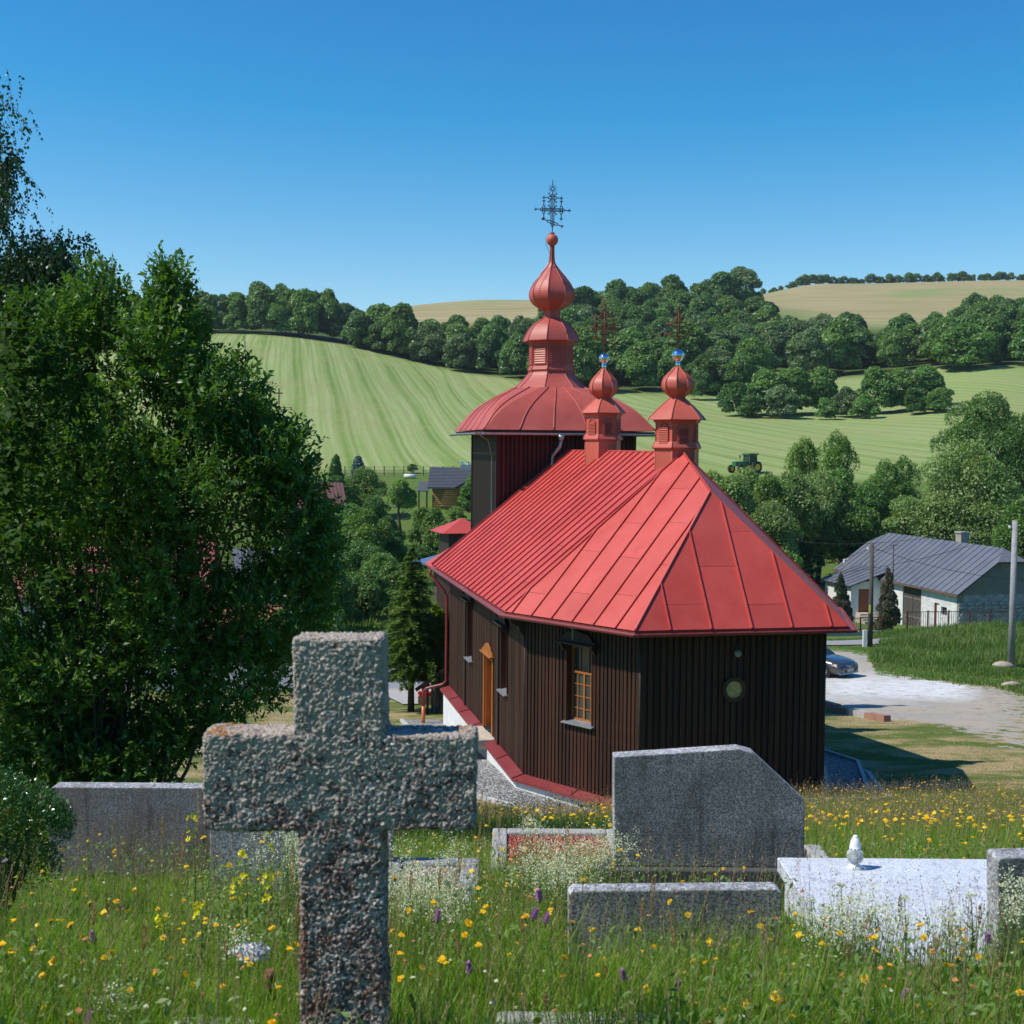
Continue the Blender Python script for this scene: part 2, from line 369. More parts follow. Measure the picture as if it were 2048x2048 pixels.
    bmask = mth(nt, 'MULTIPLY', band, ramp(nt, noise(nt, oc, .02, 2), [(.3, (.35,.35,.35)), (.6, (.9,.9,.9))]))
    fld = mixc(nt, mth(nt, 'MULTIPLY', bmask, .95, clamp=True), fld, (.115, .205, .03))
    fld = mixc(nt, ramp(nt, noise(nt, oc, .05, 5, .7), [(.50, (0,0,0)), (.72, (.75,.75,.75))]), fld, (.33, .31, .13))
    fld = mixc(nt, ramp(nt, noise(nt, oc, .9, 5, .8), [(.3, (.5,.5,.5)), (.65, (0,0,0))]), fld, mixc(nt, .5, fld, (.13, .17, .05)))
    col = mixc(nt, za[2], col, fld)
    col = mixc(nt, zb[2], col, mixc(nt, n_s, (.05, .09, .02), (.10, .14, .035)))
    mpt = nd(nt, 'ShaderNodeMapping'); mpt.inputs['Scale'].default_value = (.010, .05, 1); nt.links.new(oc, mpt.inputs[0])
    tn = mixc(nt, ramp(nt, noise(nt, mpt.outputs[0], 1, 5, .6), [(.35, (0,0,0)), (.65, (1,1,1))]), (.27, .235, .10), (.40, .33, .18))
    tn = mixc(nt, ramp(nt, noise(nt, oc, .012, 4), [(.5, (0,0,0)), (.7, (1,1,1))]), tn, (.22, .27, .09))
    col = mixc(nt, zb[0], col, tn)
    nt.links.new(col, bs.inputs['Base Color']); bs.inputs['Roughness'].default_value = .95; bs.inputs['Specular IOR Level'].default_value = .1
    b = nd(nt, 'ShaderNodeBump', Strength=.7, Distance=.06)
    hgt = mth(nt, 'ADD', n_f, mth(nt, 'MULTIPLY', n_m, 2.)); nt.links.new(hgt, b.inputs['Height']); nt.links.new(b.outputs[0], bs.inputs['Normal'])
    return mt
build_ground()

# ------------------------------------------------------------------ church materials
def roofmat(name, c1, c2, rough=.34):
    mt, nt, bs, oc = newmat(name)
    n1 = noise(nt, oc, 1.1, 5, .6); n2 = noise(nt, oc, 7, 6, .7); n3 = noise(nt, oc, .35, 2)
    col = mixc(nt, ramp(nt, n1, [(.35, (0,0,0)), (.65, (1,1,1))]), c1, c2)
    col = mixc(nt, ramp(nt, n2, [(.56, (0,0,0)), (.78, (.6,.6,.6))]), col, tuple(x*.58 for x in c1)); col = mixc(nt, ramp(nt, n3, [(.42, (0,0,0)), (.66, (.5,.5,.5))]), col, tuple(min(1, x*1.2+.03) for x in c1))
    mp = nd(nt, 'ShaderNodeMapping'); mp.inputs['Scale'].default_value = (14, 14, 1.2); nt.links.new(oc, mp.inputs[0])
    col = mixc(nt, ramp(nt, noise(nt, mp.outputs[0], 1, 4), [(.55, (0,0,0)), (.8, (.35,.35,.35))]), col, tuple(min(1, x*1.35+.03) for x in c1))
    oi = nd(nt, 'ShaderNodeObjectInfo').outputs['Random']; hv = nd(nt, 'ShaderNodeHueSaturation'); nt.links.new(col, hv.inputs['Color'])
    nt.links.new(mth(nt, 'MULTIPLY_ADD', oi, .16, .92), hv.inputs['Value']); nt.links.new(hv.outputs[0], bs.inputs['Base Color'])
    nt.links.new(mth(nt, 'MULTIPLY_ADD', n1, .25, rough-.12), bs.inputs['Roughness'])
    bs.inputs['Specular IOR Level'].default_value = .42
    b = nd(nt, 'ShaderNodeBump', Strength=.6, Distance=.012); nt.links.new(mth(nt, 'ADD', n1, mth(nt, 'MULTIPLY', n3, 2.)), b.inputs['Height']); nt.links.new(b.outputs[0], bs.inputs['Normal'])
    MATS[name] = mt; return mt
RED = roofmat('red_sheet', (.46, .052, .038), (.53, .072, .053), .48)
RED3 = roofmat('brick_red_sheet', (.40, .072, .052), (.46, .095, .068), .5)
RED2 = roofmat('orange_red_sheet', (.47, .085, .052), (.53, .108, .068), .48)
REDD = roofmat('dark_red_paint', (.20, .03, .03), (.24, .04, .038), .35)
def boardmat(name, c1, c2, c3):
    mt, nt, bs, oc = newmat(name)
    mp = nd(nt, 'ShaderNodeMapping'); mp.inputs['Scale'].default_value = (9, 9, .5); nt.links.new(oc, mp.inputs[0])
    oi = nd(nt, 'ShaderNodeObjectInfo').outputs['Random']
    cmb = nd(nt, 'ShaderNodeVectorMath'); cmb.operation = 'ADD'; nt.links.new(mp.outputs[0], cmb.inputs[0])
    cx = nd(nt, 'ShaderNodeCombineXYZ'); nt.links.new(mth(nt, 'MULTIPLY', oi, 50.), cx.inputs[0]); nt.links.new(cx.outputs[0], cmb.inputs[1])
    n1 = noise(nt, cmb.outputs[0], 2.5, 5, .65)
    col = mixc(nt, ramp(nt, n1, [(.3, (0,0,0)), (.7, (1,1,1))]), c1, c2)
    vo = nd(nt, 'ShaderNodeTexNoise', Scale=26., Detail=3., Roughness=.6)
    mp2 = nd(nt, 'ShaderNodeMapping'); mp2.inputs['Scale'].default_value = (1, 1, .35); nt.links.new(oc, mp2.inputs[0]); nt.links.new(mp2.outputs[0], vo.inputs['Vector'])
    col = mixc(nt, ramp(nt, vo.outputs[0], [(.66, (0,0,0)), (.74, (.8,.8,.8))]), col, c3)
    hv = nd(nt, 'ShaderNodeHueSaturation'); nt.links.new(col, hv.inputs['Color']); nt.links.new(mth(nt, 'MULTIPLY_ADD', oi, .7, .65), hv.inputs['Value'])
    nt.links.new(hv.outputs[0], bs.inputs['Base Color']); bs.inputs['Roughness'].default_value = .6; bs.inputs['Specular IOR Level'].default_value = .35
    b = nd(nt, 'ShaderNodeBump', Strength=.6, Distance=.01); nt.links.new(n1, b.inputs['Height']); nt.links.new(b.outputs[0], bs.inputs['Normal'])
    MATS[name] = mt; return mt
BOARD = boardmat('stained_board', (.062, .021, .011), (.030, .012, .007), (.20, .11, .075))
CORE = M('dark_core', (.010, .007, .006), rough=.8)
OAK = M('honey_oak', (.42, .15, .035), (.33, .105, .022), scale=3, stretch=(8, 8, 1), rough=.35, bump=.002)
GLASS = M('window_glass', (.03, .045, .05), (.05, .07, .07), scale=3, rough=.06, spec=.8)
ZINC = M('zinc', (.42, .44, .47), (.34, .36, .39), rough=.4, metal=.6)
CHROME = M('polished_steel', (.85, .87, .9), (.8, .82, .86), rough=.06, metal=1)
WHITEW = M('white_plaster', (.72, .72, .70), (.62, .62, .60), scale=3, rough=.85, bump=.004)
CONC = M('concrete', (.42, .41, .38), (.33, .32, .30), scale=6, rough=.9, bump=.006)
RUST = M('rusty_iron', (.30, .10, .05), (.18, .06, .035), scale=30, rough=.8)
IRONB = M('dark_blue_iron', (.035, .035, .075), (.09, .03, .035), scale=9, rough=.5)
STEPST = M('step_stone', (.52, .45, .36), (.42, .37, .30), scale=5, rough=.9, bump=.01)
DARKW = M('dark_timber', (.020, .012, .009), (.035, .02, .014), scale=3, stretch=(6, 6, 1), rough=.65, bump=.004)

# ------------------------------------------------------------------ church
W_, DU, DV, OV, H, HR, L = 3.992, 3.15, 1.863, .523, 3.9, 3.752, 11.557
church = empty('church', (CX0, CY0, CZ0), math.pi/2-TH, 'dark brown timber church with red sheet roof, bell tower and two small cupolas', 'church')
A1 = math.atan2(DV, DU)
VR = 3.34
pa, pb, pc, pd, pe = (L, W_), (0, W_), (-DU, W_-DV), (-DU, -(W_-DV)), (0, -VR)
pf = (L, -VR)
plan = [pa, pb, pc, pd, pe, pf]
def offs(o, plan=plan, closed=False):
    """offset open polyline outward (left side is inside going a->f)"""
    out = []
    n = len(plan)
    nrm = []
    for i in range(n-1):
        d = Vector((plan[i+1][0]-plan[i][0], plan[i+1][1]-plan[i][1])).normalized(); nrm.append(Vector((d.y, -d.x)))
    # outward check: first segment a->b goes -u at v=+W ; outward = +v
    sgn = 1 if nrm[0].y > 0 else -1
    nrm = [k*sgn for k in nrm]
    for i in range(n):
        p = Vector(plan[i])
        if i == 0: q = p+nrm[0]*o
        elif i == n-1: q = p+nrm[-1]*o
        else:
            b = (nrm[i-1]+nrm[i]).normalized(); q = p+b*(o/b.dot(nrm[i]))
        out.append(q)
    return out
# wall core (inside the boards)
def wall_core():
    # pieces around openings: simple shell prisms per facet with holes for openings
    inn = offs(-.30); out = offs(0)
    zlo, zhi = -.02, H-.06
    opens = {0: [('w', L-8.05, L-7.20, 1.5, 3.25), ('w', L-2.85, L-2.0, 1.5, 3.25), ('d', L-5.27, L-3.85, .03, 2.15)], 1: [('w', 1.40, 2.26, 1.5, 3.32)], 2: [], 3: [], 4: []}
    for i in range(5):
        p, q = Vector((*out[i], 0)), Vector((*out[i+1], 0)); d = (q-p); ln = d.length; d.normalize()
        a, b = Vector((*inn[i], 0)), Vector((*inn[i+1], 0)); nin = Vector((-d.y, d.x, 0))
        if nin.dot(a-p) < 0: nin = -nin
        xs = [0, ln]
        for o in opens[i]: xs += [o[1], o[2]]
        xs = sorted(set(xs)); mb = MB()
        for x0, x1 in zip(xs, xs[1:]):
            hole = [o for o in opens[i] if o[1] <= x0+1e-6 and o[2] >= x1-1e-6]
            segs = [(zlo, zhi)] if not hole else [(zlo, hole[0][3]), (hole[0][4], zhi)]
            for z0, z1 in segs:
                if z1-z0 < .01: continue
                mb.obox(p+d*x0+Vector((0, 0, z0)), d*(x1-x0), nin*.28, (0, 0, z1-z0))
        mb.build('wall', CORE, church)
        # vertical cover boards, each one its own piece
        pitch = {0: .135, 1: .115, 2: .145, 3: .145, 4: .30}[i]; bw = pitch*.70
        n = int(ln/pitch); pitch = ln/n
        cache = {}
        for k in range(n):
            xc = (k+.5)*pitch; segs = [(0, H-.08)]
            for o in opens[i]:
                if o[1]-bw/2 < xc < o[2]+bw/2: segs = [(0, o[3]-.02), (o[4]+.02, H-.08)]
            for z0, z1 in segs:
                if z1-z0 < .1: continue
                key = (round(z0, 2), round(z1, 2))
                if key not in cache:
                    m_ = MB(); m_.box((-bw/2, 0, z0), (bw/2, .028, z1)); cache[key] = m_.mesh('board'); cache[key].materials.append(BOARD)
                o_ = link('board', cache[key], church)
                pt = p+d*xc-nin*.001; j = rnd.uniform(-.004, .004)
                o_.location = pt - nin*j; o_.rotation_euler = (0, rnd.uniform(-.002, .002), math.atan2(-nin.y, -nin.x)-math.pi/2)
        # reveal boards and windows
        for o in opens[i]:
            x0, x1, z0, z1 = o[1:]
            base = p
            def P3(x, dep, z): return base+d*x+nin*dep+Vector((0, 0, z))
            mb = MB()
            for xx in (x0, x1-.03): mb.obox(P3(xx, -.045, z0), d*.03, nin*.30, (0, 0, z1-z0))
            mb.obox(P3(x0, -.045, z1-.03), d*(x1-x0), nin*.30, (0, 0, .03))
            if o[0] == 'w':
                mb.build('reveal', BOARD, church)
                win = MB()
                fx0, fx1, fz0, fz1 = x0+.03, x1-.03, z0+.03, z1-.05
                mid = (fx0+fx1)/2; zt = fz0+(fz1-fz0)*.64; t = .05
                for xx in (fx0, mid-t/2, fx1-t): win.obox(P3(xx, .13, fz0), d*t, nin*.05, (0, 0, (zt if abs(xx-mid) < .1 else fz1)-fz0))
                for zz in (fz0, zt-.03, fz1-t): win.obox(P3(fx0, .127, zz), d*(fx1-fx0), nin*.056, (0, 0, t))
                fr = win.build('window_frame', OAK, church)
                mu = MB()
                for half in ((fx0, mid), (mid, fx1)):
                    xm = (half[0]+half[1])/2
                    mu.obox(P3(xm-.011, .135, fz0), d*.022, nin*.035, (0, 0, zt-fz0))
                for k in range(1, 4):
                    zz = fz0+(zt-fz0)*k/4; mu.obox(P3(fx0+.01, .138, zz-.011), d*(fx1-fx0-.02), nin*.03, (0, 0, .022))
                for f_ in (1/3, 2/3): mu.obox(P3(fx0+(fx1-fx0)*f_-.011, .135, zt), d*.022, nin*.035, (0, 0, fz1-zt))
                mu.build('glazing_bar', OAK, fr)
                # round headed top pieces
                ar = MB(); n_ = 8; c = (fx0+fx1)/2; hw = (fx1-fx0)/2
                for sgn in (-1, 1):
                    pts = [P3(c+sgn*hw*math.cos(a), .12, fz1-.22+.22*math.sin(a)) for a in [k*math.pi/2/n_ for k in range(n_+1)]]
                    ar.prism(pts+[P3(c+sgn*hw*0, .12, fz1+.02), P3(c+sgn*hw, .12, fz1+.02)], nin*.02)
                ar.build('arch_board', OAK, fr)
                g = MB()
                k2 = 0
                for half in ((fx0+.05, mid-.025), (mid+.025, fx1-.05)):
                    xm = (half[0]+half[1])/2
                    for hh in ((half[0], xm-.01), (xm+.01, half[1])):
                        for k in range(4):
                            z_0 = fz0+(zt-fz0)*k/4+.015; z_1 = fz0+(zt-fz0)*(k+1)/4-.012
                            gg = MB(); gg.obox(P3(hh[0], .158+rnd.uniform(-.002, .002), z_0), d*(hh[1]-hh[0]), nin*.006, (0, 0, z_1-z_0)); gg.build('pane', GLASS, fr)
                for k in range(3):
                    xa = fx0+(fx1-fx0)*k/3+.012; xb = fx0+(fx1-fx0)*(k+1)/3-.012
                    gg = MB(); gg.obox(P3(xa, .16, zt+.02), d*(xb-xa), nin*.006, (0, 0, fz1-zt-.04)); gg.build('pane', GLASS, fr)
                sl = MB(); sl.prism([P3(x0-.06, -.14, z0-.03), P3(x0-.06, -.14, z0-.012), P3(x0-.06, .13, z0+.035), P3(x0-.06, .13, z0-.03)], d*(x1-x0+.12))
                sl.build('window_sill', ZINC, church)
                hd = MB(); zt_ = z1+.04   # carved hood board above the window
                pts = [(-.16, 0), (x1-x0+.16, 0), (x1-x0+.10, .05), (x1-x0+.06, .06), (x1-x0-.05, .20), ((x1-x0)/2, .27), (.05, .20), (-.06, .06), (-.10, .05)]
                hd.prism([P3(x0+a, -.12, zt_+b_) for a, b_ in pts], nin*.04)
                hd.obox(P3(x0-.18, -.24, zt_-.045), d*(x1-x0+.36), nin*.24, (0, 0, .04))
                for xx in (x0-.10, x1+.02):
                    hd.prism([P3(xx, -.03, zt_-.25), P3(xx, -.2, zt_-.05), P3(xx, -.03, zt_-.05)], d*.07)
                hd.build('window_hood', DARKW, church)
                bk = MB(); bk.obox(P3(x0, .262, z0), d*(x1-x0), nin*.02, (0, 0, z1-z0)); bk.build('window_backing', CORE, church)
            else:
                mb2 = MB()
                for xx in (x0, x1-.12): mb2.obox(P3(xx, -.06, z0), d*.12, nin*.14, (0, 0, z1-z0))
                mb2.obox(P3(x0, -.06, z1-.12), d*(x1-x0), nin*.14, (0, 0, .12))
                for xx in (x0+.12, x1-.17): mb2.obox(P3(xx, .0, z0), d*.05, nin*.2, (0, 0, z1-z0-.12))
                mb2.build('door_frame', OAK, church)
                cr_ = MB(); w_ = x1-x0
                pts = [(0, 0), (w_, 0), (w_-.05, .08), (w_-.25, .12), (w_-.35, .20), (w_/2+.15, .26), (w_/2, .30), (w_/2-.15, .26), (.35, .20), (.25, .12), (.05, .08)]
                cr_.prism([P3(x0+a, -.10, z1+b_) for a, b_ in pts], nin*.05)
                cr_.obox(P3(x0-.04, -.16, z1-.03), d*(w_+.08), nin*.16, (0, 0, .04))
                cr_.build('door_pediment', OAK, church)
                dr = MB(); dr.obox(P3(x0+.12, .17, z0), d*(x1-x0-.24), nin*.05, (0, 0, z1-z0-.12))
                dd = dr.build('door', OAK, church)
                pn = MB()
                for kx in range(2):
                    for z_0, z_1 in ((.15, .75), (.85, 1.35), (1.45, 1.9)):
                        xa = x0+.2+kx*(w_-.36)/2; pn.obox(P3(xa, .145, z0+z_0), d*((w_-.36)/2-.08), nin*.026, (0, 0, z_1-z_0))
                pn.build('door_panel', OAK, dd)
                st = MB(); st.obox(P3(x0-.15, -1.02, -.27), d*(w_+.3), nin*1.0, (0, 0, .26)); bevel(st.build('door_step', STEPST, church), .03)
                st = MB(); st.obox(P3(x0-.55, -1.75, -1.2), d*(w_+.9), nin*.72, (0, 0, .62)); bevel(st.build('lower_step', STEPST, church), .03)
wall_core()
# corner posts
for q in offs(.012)[1:5]: mb = MB(); mb.tube([(q.x, q.y, 0), (q.x, q.y, H-.08)], .035, 6); mb.build('corner_post', DARKW, church)
# plinth, flashing
ip = offs(-.1); op = offs(.22)
pl = MB()
for i in range(5):
    pl.prism([(*ip[i], -2.2), (*op[i], -2.2), (*op[i+1], -2.2), (*ip[i+1], -2.2)], (0, 0, 2.06))
pl.build('plinth', WHITEW, church)
a_, b_ = offs(-.0), offs(.33)
for i in range(5):
    p0, p1, q0, q1 = Vector((*a_[i], -.004)), Vector((*a_[i+1], -.004)), Vector((*b_[i], -.085)), Vector((*b_[i+1], -.085))
    ln = (p1-p0).length; n = max(1, round(ln/1.9)); gap = None
    for k in range(n):
        f0, f1 = k/n, (k+1)/n
        s0, s1 = f0*ln, f1*ln
        if i == 0:   # leave the door step free
            if s0 < L-3.7 and s1 > L-5.42:
                parts = [(s0, L-5.42), (L-3.7, s1)]
            else: parts = [(s0, s1)]
        else: parts = [(s0, s1)]
        for s0_, s1_ in parts:
            if s1_-s0_ < .1: continue
            g0, g1 = (s0_)/ln, (s1_)/ln; m_ = MB()
            P0, P1, Q0, Q1 = p0.lerp(p1, g0), p0.lerp(p1, g1), q0.lerp(q1, g0), q0.lerp(q1, g1)
            dz = Vector((0, 0, -.02)); m_.add([P0, P1, Q1, Q0, Q0+dz*3, Q1+dz*3], [(0, 1, 2, 3), (3, 2, 5, 4)])
            m_.bar(P1+Vector((0, 0, .012)), Q1+Vector((0, 0, .012)), .03, .024)
            m_.build('flashing', REDD, church)
# ---- sheet roof
def clip(poly, nrm, c):
    out = []
    for i in range(len(poly)):
        a, b = poly[i], poly[(i+1) % len(poly)]; da, db = a.dot(nrm)-c, b.dot(nrm)-c
        if da >= 0: out.append(a)
        if da*db < 0: out.append(a+(b-a)*(da/(da-db)))
    return out
def sheet_roof(poly, parent, spacing, start=0, mat=RED, joint=2.2, seed=0, seamw=.028, seamh=.045, nm='roof_sheet'):
    poly = [Vector(p) for p in poly]
    n = (poly[1]-poly[0]).cross(poly[2]-poly[1]).normalized()
    if n.z < 0: n = -n
    e = (poly[1]-poly[0]).normalized(); s = n.cross(e); s = s if s.z > 0 else -s
    o = poly[0]; P2 = [Vector(((p-o).dot(e), (p-o).dot(s))) for p in poly]
    def T(p, h=0): return o+e*p.x+s*p.y+n*h
    xs = [p.x for p in P2]; x0, x1 = min(xs), max(xs); rg = random.Random(seed)
    base = MB(); base.prism([T(p, -.09) for p in P2], n*.08); base.build('roof_deck', DARKW, parent)
    x = x0-(spacing-start) if start else x0; k = 0
    while x < x1:
        st = clip(clip(P2, Vector((1, 0)), x+.003), Vector((-1, 0)), -(x+spacing-.003))
        if len(st) >= 3:
            ys = [p.y for p in st]; y0, y1 = min(ys), max(ys)
            cuts = [y0-1]; yy = y0 + (joint*.35 if k % 2 else joint*.9)+rg.uniform(-.15, .15)
            while yy < y1-.5: cuts.append(yy); yy += joint
            cuts.append(y1+1)
            for c0, c1 in zip(cuts, cuts[1:]):
                pc_ = clip(clip(st, Vector((0, 1)), c0+.004), Vector((0, -1)), -(c1-.004))
                if len(pc_) >= 3:
                    m_ = MB(); j = rg.uniform(0, .003); m_.prism([T(p, -.01) for p in pc_], n*(.014+j)); m_.build(nm, mat, parent)
        if x > x0+.05:
            # rib along line x inside polygon
            ysx = []
            for i in range(len(P2)):
                a, b = P2[i], P2[(i+1) % len(P2)]
                if (a.x-x)*(b.x-x) < 0: ysx.append(a.y+(b.y-a.y)*(x-a.x)/(b.x-a.x))
            if len(ysx) >= 2:
                m_ = MB(); m_.bar(T(Vector((x, min(ysx))), seamh/2), T(Vector((x, max(ysx))), seamh/2), seamw, seamh, upv=n)
                m_.build('seam', mat, parent)
        x += spacing; k += 1
eo = offs(OV)
EB = (-.1431, 4.515, H); EC = (-3.673, 2.4273, H); EP = (-1.501, 0, H+2.868); ER = (.4335, 0, H+HR)
LW = L+.47
EA = (LW, W_+OV, H); RA = (LW, 0, H+HR)
ED = (EC[0], -EC[1], H); EE = (EB[0], -3.85, H); EF = (LW, -3.85, H)
sheet_roof([EB, EA, RA, ER], church, .575, 0, RED, 2.6, 1)
sheet_roof([EB, EC, EP, ER][::1], church, .66, .25, RED, 2.3, 2)
sheet_roof([EC, ED, EP], church, .92, .78, RED, 1.9, 3)
sheet_roof([ED, EE, EP], church, 5, 0, RED, 2.3, 4)
sheet_roof([EE, ER, EP], church, 9, 0, RED, 9, 6)
sheet_roof([EF, EE, ER, RA], church, .575, 0, RED, 2.6, 5)
rg_ = MB()
for a, b in ((EC, EP), (ED, EP), (EP, ER), (ER, RA), (EB, ER), (EE, ER)):
    a, b = Vector(a), Vector(b); dz = Vector((0, 0, .022))
    rg_.bar(a+dz, b+dz, .045 if a.z > H+.1 or True else .05, .045)
rg_.build('ridge_capping', RED, church)
vg = MB()
for sgn, vv in ((1, W_+OV), (-1, 3.85)):
    vg.bar((LW+.01, sgn*vv, H-.02), (LW+.01, 0, H+HR-.02), .04, .16)
vg.build('verge_board', REDD, church)
# soffit + fascia + gutter
gi = offs(.02); go = offs(OV-.03)
sf = MB()
for i in range(5): sf.prism([(*gi[i], H-.10), (*go[i], H-.10), (*go[i+1], H-.10), (*gi[i+1], H-.10)], (0, 0, .03))
sf.build('soffit', DARKW, church)
fo = offs(OV-.02); fi = offs(OV-.05)
fs = MB()
for i in range(5): fs.prism([(*fi[i], H-.12), (*fo[i], H-.12), (*fo[i+1], H-.12), (*fi[i+1], H-.12)], (0, 0, .11))
fs.build('fascia', REDD, church)
def gutter(pts, r, mat, parent, nm='gutter'):
    """half round channel along 3d polyline of plan points"""
    mb = MB(); n = 8
    sec = [(math.cos(math.pi+math.pi*k/n)*r, math.sin(math.pi+math.pi*k/n)*r) for k in range(n+1)]
    inner = [(math.cos(2*math.pi-math.pi*k/n)*r*.86, math.sin(2*math.pi-math.pi*k/n)*r*.86) for k in range(n+1)]
    sec = sec+inner
    rings = []
    for i, p in enumerate(pts):
        p = Vector(p); d1 = (Vector(pts[i])-Vector(pts[i-1])).normalized() if i else (Vector(pts[1])-p).normalized()
        d2 = (Vector(pts[i+1])-p).normalized() if i < len(pts)-1 else d1
        t = (d1+d2).normalized(); x = Vector((t.y, -t.x, 0)); x /= x.length; k = 1/max(.5, t.dot(d1))
        rings.append([p+x*a*k+Vector((0, 0, b)) for a, b in sec])
    m_ = len(sec)
    for a, b in zip(rings, rings[1:]):
        mb.add(a+b, [(k, (k+1) % m_, m_+(k+1) % m_, m_+k) for k in range(m_)], 0, True)
    mb.add(rings[0], [tuple(range(m_))]); mb.add(rings[-1], [tuple(range(m_))[::-1]])
    return mb.build(nm, mat, parent)
gpts = [(q.x, q.y, H-.06) for q in offs(OV+.075)]; gpts[0] = (gpts[0][0]+.6, gpts[0][1], gpts[0][2]); gpts[-1] = (gpts[-1][0]+.6, gpts[-1][1], gpts[-1][2])
gutter(gpts, .075, REDD, church)
hk = MB()
for i in range(5):
    a, b = Vector(gpts[i]), Vector(gpts[i+1]); ln = (b-a).length; n = int(ln/1.1)
    for k in range(1, n):
        p = a.lerp(b, k/n); d = (b-a).normalized()
        hk.obox(p-d*.01-Vector((0, 0, .08)), d*.02, Vector((d.y, -d.x, 0))*.0+Vector((0, 0, 0))+Vector((-d.y, d.x, 0))*-.08, (0, 0, .085))
# brackets (consoles) on the long wall
for u in (8.35, 3.1, -.0):
    cb = MB(); v0 = W_+.03
    cb.prism([(u, v0, H-.65), (u, v0+.12, H-.5), (u, v0+.14, H-.38), (u, v0+.32, H-.3), (u, v0+.36, H-.12), (u, v0, H-.12)], (.14, 0, 0))
    cb.build('eave_bracket', DARKW, church)
for u in (8.28, 3.05):
    cb = MB(); cb.box((u, W_+.03, 0), (u+.14, W_+.075, H-.6)); cb.build('pilaster_board', DARKW, church)
# downpipe at far corner
dp = MB(); gx, gy = gpts[0][0]-.1, gpts[0][1]
px_, py_ = LW-.25, W_+.09
dp.tube([(gx, gy, H-.12), (gx, gy, H-.32), (gx-.1, gy-.1, H-.42), (px_+.05, py_+.08, H-.85), (px_, py_, H-.98), (px_, py_, .35), (px_, py_, .1), (px_+.06, py_+.12, -.02), (px_+.22, py_+.62, -.16), (px_+.25, py_+.72, -.26), (px_+.25, py_+.72, -.75)], .05, 10)
dp.build('downpipe', REDD, church)
dq = MB(); dq.tube([(px_+.25, py_+.72, -.75), (px_+.25, py_+.72, -1.5)], .06, 10); dq.build('drain_pipe', M('orange_pvc', (.62, .17, .05), rough=.4), church, label='orange plastic drain pipe end')
# round window and lamp on the apse end
ry, rz_ = 0.0, 2.49
rw = MB(); n_ = 28
for k in range(n_):
    a0, a1 = 2*math.pi*k/n_, 2*math.pi*(k+1)/n_
    pts = [(-DU-.03, ry+math.cos(a)*r_, rz_+math.sin(a)*r_) for a, r_ in ((a0, .19), (a1, .19), (a1, .275), (a0, .275))]
    rw.prism(pts, (-.05, 0, 0))
rw.build('round_window_frame', M('brown_frame', (.055, .027, .018), rough=.5), church)
rg2 = MB(); rg2.prism([(-DU-.032, ry+math.cos(2*math.pi*k/24)*.195, rz_+math.sin(2*math.pi*k/24)*.195) for k in range(24)], (-.012, 0, 0))
rg2.build('round_pane', M('leaded_glass', (.68, .46, .17), (.40, .29, .11), scale=14, rough=.3, bump=.01), church)
lm = MB(); lm.sphere((-DU-.09, -.06, 3.29), .085, 14); lm.build('wall_lamp', M('frosted_glass', (.34, .30, .24), rough=.3), church)
lm = MB(); lm.obox((-DU-.06, -.09, 3.35), (.04, 0, 0), (0, .06, 0), (0, 0, .12)); lm.build('lamp_arm', DARKW, church)
# little white lightning-rod bracket above the facet window
def facet(s_, z, off=0):
    p, q = Vector((*pb, 0)), Vector((*pc, 0)); d = (q-p).normalized(); n = Vector((-d.y, d.x, 0)); n = n if n.y > 0 else -n
    return p+d*s_+n*off+Vector((0, 0, z))
hk = MB(); hk.bar(facet(1.83, 3.45, .26), facet(1.83, 3.72, .26), .02); hk.bar(facet(1.77, 3.70, .26), facet(1.89, 3.70, .26), .02); hk.build('hook', ZINC, church)

